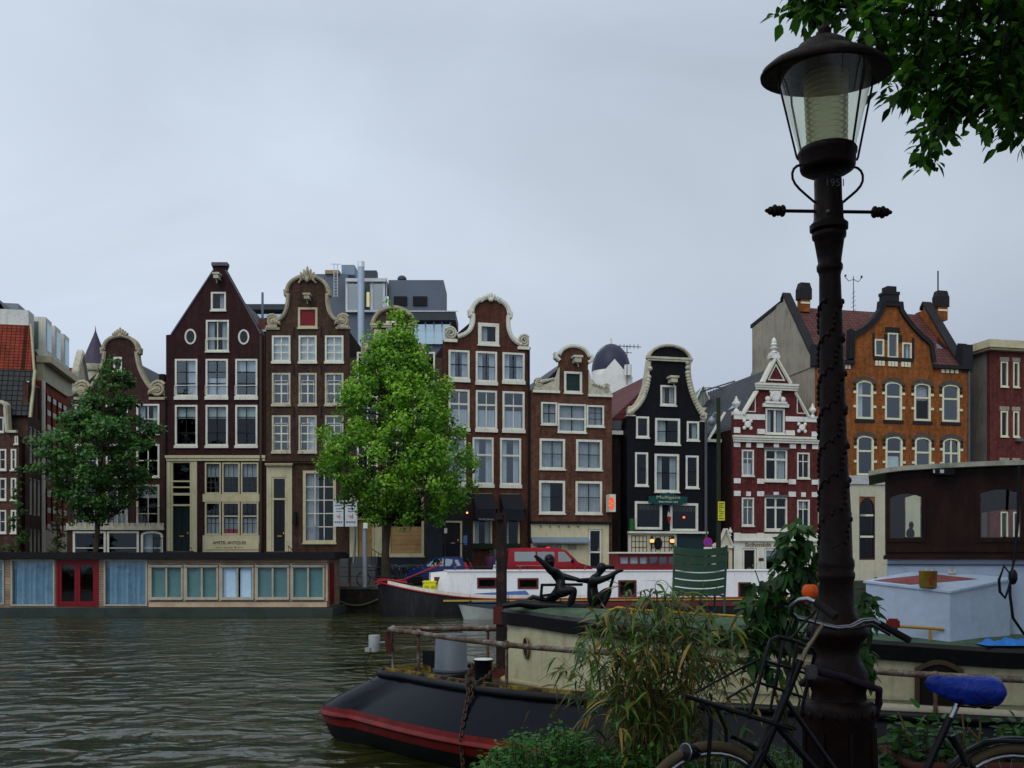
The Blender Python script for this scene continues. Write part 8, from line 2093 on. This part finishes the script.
# tall reed clump
Yr=6.2; gp=Vector((U(655,0,Yr).x,Yr,QZ)); RD=thing('bamboo_clump','bushy clump of bamboo with drying yellow leaves in front of the barge','bamboo',gp)
mb=MB(); it=[];it2=[]
prof=[(575,.25),(600,.45),(640,.85),(680,1.0),(720,.95),(768,.8)]
for c_ in range(130):
    x0=U(rng.gauss(655,26),0,Yr).x; y0=Yr+rng.gauss(0,.16)
    side=rng.uniform(-1,1); py=rng.choice([rng.uniform(585,640),rng.uniform(610,690)]); 
    hw=(40+60*min(1,(py-580)/70))
    xt=U(655+side*hw,0,Yr).x; zt=U(0,py,Yr).z; yt=y0+rng.gauss(0,.28)-.1
    P=[]
    for k in range(8):
        f=k/7; P.append(Vector((x0+(xt-x0)*f**1.7,y0+(yt-y0)*f**1.5,QZ+(zt-QZ)*f**.92)))
    mb.tube(P,[.0042*(1-.7*k/7) for k in range(8)],4)
    for k in range(2,8):
        for _ in range(2 if k<5 else 3):
            p=P[k]+(P[min(7,k+1)]-P[k])*rng.random(); out=Vector((xt-x0,yt-y0,0))+rv(.25); d=Vector((out.x*.8+rng.gauss(0,.55),out.y+rng.gauss(0,.6)-.1,rng.uniform(-.55,.5)))
            yel=rng.random(); L_=rng.uniform(.08,.17)
            (it if yel<.36 else it2).append((p,d,Vector((0,0,1))+rv(.3),L_,rng.uniform(.014,.025),rng.uniform(.15,.95) if rng.random()>.12 else 1,rng.uniform(.1,.8)))
for _ in range(420):   # inner dry litter
    px=rng.gauss(650,38); py=rng.uniform(650,770); p=U(px,py,Yr+rng.gauss(.05,.2)); (it if rng.random()<.6 else it2).append((p,rv()+Vector((0,0,-.3)),Vector((0,0,1))+rv(.5),rng.uniform(.08,.18),rng.uniform(.008,.016),rng.uniform(0,.5),.5))
mb.build('stems',STEMY,RD,True); leaves_mesh('dry_leaves',RD,LBB,it); leaves_mesh('green_leaves',RD,LBB2,it2)
# three taller blades against the barge
mb=MB(); it=[]
for (x0,y0,x1,y1) in ((600,690,588,622),(640,690,668,586),(662,680,655,584),(690,690,676,600),(700,690,745,636),(615,690,634,620),(680,690,703,590),(720,680,757,612)):
    P=[U(x0+(x1-x0)*f**1.5,y0+(y1-y0)*f,5.95) for f in [k/6 for k in range(7)]]; mb.tube(P,[.004*(1-.1*k) for k in range(7)],4)
    for k in range(3,7):
        for _ in range(3): it.append((P[k],Vector((rng.gauss((x1-x0)*.01,.7),rng.gauss(0,.5),rng.uniform(-.2,.7))),Vector((0,0,1))+rv(.3),rng.uniform(.13,.24),rng.uniform(.012,.02),rng.uniform(.4,1),rng.uniform(.3,.9)))
mb.build('tall_stems',STEM,RD,True); leaves_mesh('tall_leaves',RD,LBB2,it)
# nettle patch
def bush(name,label,cat,prof,Y,depth,n,mat,lsize,seed,stems=24,droop=.3,tint0=.2,group=None,wide=.55,kind=None):
    """prof: list (px, top row); fills from there down to the ground"""
    rg=random.Random(seed); cx=(prof[0][0]+prof[-1][0])/2; r=thing(name,label,cat,(U(cx,0,Y).x,Y,QZ),0,group)
    def topat(px):
        for (a,ya),(b,yb) in zip(prof,prof[1:]):
            if a<=px<=b: return ya+(yb-ya)*(px-a)/(b-a)
        return prof[0][1]
    it=[]; mb=MB()
    for k in range(stems):
        px=rg.uniform(prof[0][0],prof[-1][0]); t_=topat(px)+rg.uniform(0,14); y=Y+rg.uniform(-depth,depth); a=U(px+rg.gauss(0,4),0,y); top_=U(px,t_,y)
        P=[Vector((a.x,y,QZ)),Vector(((a.x+top_.x)/2+rg.gauss(0,.02),y,(QZ+top_.z)/2)),top_]; mb.tube(P,[.006,.005,.002],5)
        m=max(3,int(n/stems))
        for j in range(m):
            f=rg.random()**.7; p=P[0].lerp(P[2],f) if True else 0
            d=Vector((rg.gauss(0,1),rg.gauss(0,1)-.15,rg.uniform(-.35,.55))); p=p+d.normalized()*rg.uniform(0,.09)
            l_=lsize*rg.uniform(.6,1.25)*(1.1-.45*f); it.append((p,d,Vector((0,0,1))+Vector((rg.gauss(0,.35),rg.gauss(0,.35)-.1,0)),l_,l_*wide*rg.uniform(.8,1.1),tint0+.5*f*rg.random()+.25*rg.random(),droop*rg.uniform(.2,1.2)))
    mb.build('stems',STEM,r,True); leaves_mesh('leaves',r,mat,it,'broad'); return r
bush('nettle_patch','low bright green nettle patch at the water edge below the barge bow','nettles',[(478,768),(492,744),(505,738),(520,726),(540,736),(560,722),(580,730),(605,742),(640,752)],6.3,.4,5200,LNT,.05,21,110,.35,.2)
bush('weed_patch','green weeds under the front wheel of the black bicycle','weeds',[(600,748),(640,742),(700,745),(760,742),(800,748)],5.9,.35,2600,LNT,.05,22,70,.35,.08)
# broad leaved tall shrub behind the lamp
Ys_=6.0
def shrub(name,label,cat,stemsP,clumps,seed,lsize,mat,group=None):
    rg=random.Random(seed); p0=U(*stemsP[0][0]); r=thing(name,label,cat,(p0.x,p0.y,QZ),0,group); mb=MB(); it=[]
    for P in stemsP:
        Q=[U(*q) for q in P]; mb.tube(Q,[.012*(1-.75*k/(len(Q)-1)) for k in range(len(Q))],6)
    for (px,py,Y,rad,n,tint) in clumps:
        c=U(px,py,Y); rad=rad*Y/F
        for _ in range(n):
            d=Vector((rg.gauss(0,1),rg.gauss(0,1),rg.gauss(0,.9))); d.normalize(); p=c+d*rad*rg.random()**.5
            dd=Vector((d.x*.6+rg.gauss(0,.4),d.y*.6+rg.gauss(0,.4),-.35+rg.gauss(0,.4))); l_=lsize*rg.uniform(.65,1.2)
            it.append((p,dd,Vector((d.x*.5+rg.gauss(0,.3),-.5+rg.gauss(0,.3),.9)),l_,l_*.52,tint+rg.uniform(-.2,.35),rg.uniform(.1,.6)))
    mb.build('stems',STEM,r,True); leaves_mesh('leaves',r,mat,it,'broad'); return r
shrub('leafy_shrub','tall leafy shrub with broad drooping leaves left of the lamp','shrub',
 [[(790,770,6),(785,700,6),(792,640,6),(800,580,6),(797,530,6)],[(790,740,6),(765,660,6),(752,610,6)],[(792,640,6),(808,585,6),(815,545,6)],[(785,700,6),(800,640,6.05),(822,600,6.05)],[(790,740,6),(800,700,6),(755,570,6)]],
 [(797,532,6,12,36,.4),(790,548,6,14,46,.35),(806,552,6,14,44,.3),(800,568,6,16,46,.25),(782,578,6,15,40,.3),(765,590,6,14,40,.3),(752,605,6,13,34,.35),(760,622,6,16,44,.25),(778,612,6,16,44,.2),(795,600,6,15,40,.2),(790,630,6,15,36,.2),(766,645,6,15,40,.25),(754,662,6,12,26,.3),(772,668,6,14,30,.2),(742,632,6,8,16,.35),(812,575,6,9,16,.3),(868,600,6.3,9,16,.35),(866,625,6.3,10,20,.3),(872,612,6.3,8,12,.4),(864,655,6.3,9,16,.3),(870,668,6.3,8,12,.3)],31,.085,LSH)
# planter with leafy plants behind the saddle
PLT=thing('planter','long terracotta planter with young leafy plants beside the bicycle saddle','planter',U(975,800,5.6))
mb=MB(); a=U(902,756,5.6);b=U(1060,756,5.6); zt=a.z
TERR=paint('terracotta',(.07,.022,.014),.8,.35,4)
mb.hexa([(a.x+.04,5.45,QZ+.005),(b.x,5.45,QZ+.005),(b.x,5.8,QZ+.005),(a.x+.04,5.8,QZ+.005)],[(a.x,5.4,zt-.05),(b.x+.04,5.4,zt-.05),(b.x+.04,5.85,zt-.05),(a.x,5.85,zt-.05)]); mb.build('tub',TERR,PLT,True)
mb=MB(); mb.tube([(a.x-.02,5.38,zt-.02),(b.x+.05,5.38,zt-.02),(b.x+.05,5.87,zt-.02),(a.x-.02,5.87,zt-.02)],.03,8,0,True); mb.build('rim',TERR,PLT,True)
mb=MB(); mb.box(a.x+.01,b.x+.02,5.41,5.84,zt-.05,zt-.03); mb.build('soil',paint('potting_soil',(.012,.009,.007),.95,.3,8),PLT,True)
def potplant(label,prof,seed,n,ls,mat,Y,tint0=.15):
    return bush('leafy_plant',label,'plant',prof,Y,.14,n,mat,ls,seed,14,.3,tint0,'plants along the quay planter',.5)
potplant('young broad leaved plant at the left end of the terracotta planter',[(885,748),(895,722),(908,712),(925,708),(942,722),(950,742)],51,420,.10,LSH,5.62)
potplant('young plant behind the seat tube in the middle of the terracotta planter',[(948,745),(958,722),(968,716),(980,726),(992,745)],52,260,.09,LSH,5.6)
potplant('young broad leaved plant at the right end of the terracotta planter',[(990,742),(1002,722),(1015,714),(1030,722),(1060,740)],53,380,.105,LSH,5.63)
mb=MB()
for x0,y0,x1,y1 in ((898,712,910,742),(962,715,964,745),(980,717,979,740),(1000,726,998,752),(968,728,985,748)): mb=MB(); mb.tube([U(x1,y1,5.5),U((x0+x1)/2+1,(y0+y1)/2,5.5),U(x0,y0,5.5)],.006,5); mb.build('dry_stalk',STEMY,PLT,True)
# overhanging branch of a near tree whose trunk stands outside the frame
TB_=thing('overhanging_tree','leafy branch of a near tree hanging into the upper right corner','tree',(5.4,4.4,QZ))
LOV=leafmat('hanging_leaves',(.006,.020,.004),(.034,.11,.014),(.13,.30,.04),.65,.55)
mb=MB(); mb.tube([(5.4,4.4,QZ),(5.35,4.5,3.2),(5.15,4.7,5.0),(4.9,4.9,6.6),(4.8,5,8)],[.24,.2,.17,.13,.09],10); mb.tube([(5.15,4.7,5.0),(4.5,5.1,5.5),(3.7,5.3,5.65),(3.0,5.4,5.6),(2.4,5.4,5.62),(1.6,5.4,5.68)],[.1,.06,.04,.028,.018,.006],8)
it=[]; Yo=5.4
def twig(P,n,ls=.068,dn=.4):
    Q=[U(*q) for q in P]; m_=len(Q); mb.tube(Q,[.0038*(1-.75*k/(m_-1))+.0008 for k in range(m_)],4)
    tot=0
    for _ in range(n):
        f=rng.random()**.8*(m_-1); i=min(m_-2,int(f)); p=Q[i].lerp(Q[i+1],f-i)
        d=(Q[i+1]-Q[i]).normalized()*.25+Vector((rng.gauss(-.1,.95),rng.gauss(0,.9),rng.gauss(-dn*.7,.6))); d.normalize()
        l_=ls*rng.uniform(.55,1.3); it.append((p+d*rng.uniform(.0,.10),d,Vector((rng.gauss(0,.6),rng.gauss(0,.6),1)),l_,l_*.68,rng.uniform(.05,.85)**1.3,rng.uniform(0,.4)))
# main drooping twigs, (column,row,distance)
for x0 in range(788,1040,14):
    top_=-30; 
    bot={760:18,774:42,788:20,802:28,816:14,830:6,844:22,858:32,872:55,886:78,900:110,914:112,928:186,942:160,956:140,970:132,984:146,998:150,1012:158,1026:150}.get(x0,120)
    for rep in range(3):
        b_=bot*rng.uniform(.66,.93) if rep else bot*.93
        if b_<0: continue
        d0=rng.gauss(0,.3); xo=rng.gauss(0,7); y_=Yo+d0
        twig([(x0+30+xo,top_-30,y_),(x0+14+xo,top_+(b_-top_)*.35,y_),(x0+5+xo*.5,top_+(b_-top_)*.7,y_-.05),(x0+(0 if rep==0 else xo),b_-6,y_-.08)],int(16+(b_-top_)*.30*(1.25 if x0>880 else 1.0)))
for _ in range(36):
    px=rng.uniform(885,1060); py=rng.uniform(-20,105)-(60 if px<910 else 0)*.5; y_=Yo+rng.gauss(.1,.35); dx=rng.uniform(-30,30)
    if py>(px-860)*1.1: continue
    twig([(px,py-25,y_),(px+dx*.5,py-8,y_),(px+dx,py+12,y_)],26)
mb.build('branches',paint('dark_twig',(.014,.011,.008),.9,.3,6),TB_,True); leaves_mesh('foliage',TB_,LOV,it)
cs=[]  # out-of-frame part of the crown, enlarged to shade the barge
for _ in range(520):
    x,y,z=rng.uniform(1.5,11),rng.uniform(.5,9),rng.uniform(5.6,9.5); cs.append((x,y,z,rng.uniform(.5,.9),.3))
def hidden(c): return (c[0]-c[3])/(c[1]+c[3])>.57 or (c[2]-c[3]-H)/(c[1]+c[3])>.60
leaf_cloud('crown',TB_,LOV,[c for c in cs if hidden(c) and math.hypot(c[0]-5.4,c[1]-4.6)<5.2],110,.16,1,77)

# two unseen elms added behind the viewer so their crowns darken the near quay
for k,(tx,ty,cx,cy,n,sd_) in enumerate(((-3.2,-2.4,-2.0,-.6,75,5),(4.6,-3.2,3.6,-.8,85,6))):
    r=thing('elm_tree',('unseen elm added behind the viewpoint on the left to shade the quay','unseen elm added behind the viewpoint on the right to shade the quay')[k],'tree',(tx,ty,QZ))
    mb=MB(); mb.tube([(tx,ty,QZ),(tx+.1,ty+.1,4),(tx+(cx-tx)*.4,ty+(cy-ty)*.4,7),(cx,cy,9.5)],[.28,.22,.16,.05],9)
    cs=[]; rg=random.Random(sd_)
    for _ in range(n):
        a=rg.uniform(0,2*math.pi); q=math.sqrt(rg.random())*4.6; x,y=cx+q*math.cos(a),cy+q*math.sin(a)*1.05; z=rg.uniform(6.6,10.2)-.1*q
        if y>1.5: z=max(z,2.7+(y+1.0)*.62+.9)
        cs.append((x,y,z,rg.uniform(.6,1.1),.25+.3*rg.random()))
        if _%6==0: mb.tube([(tx+(cx-tx)*.4,ty+(cy-ty)*.4,6.5),((x+cx)/2,(y+cy)/2,z-.6),(x,y,z)],[.07,.04,.01],5)
    mb.build('trunk',BARK,r,True); leaf_cloud('crown',r,LOV,cs,90,.24,1,sd_)
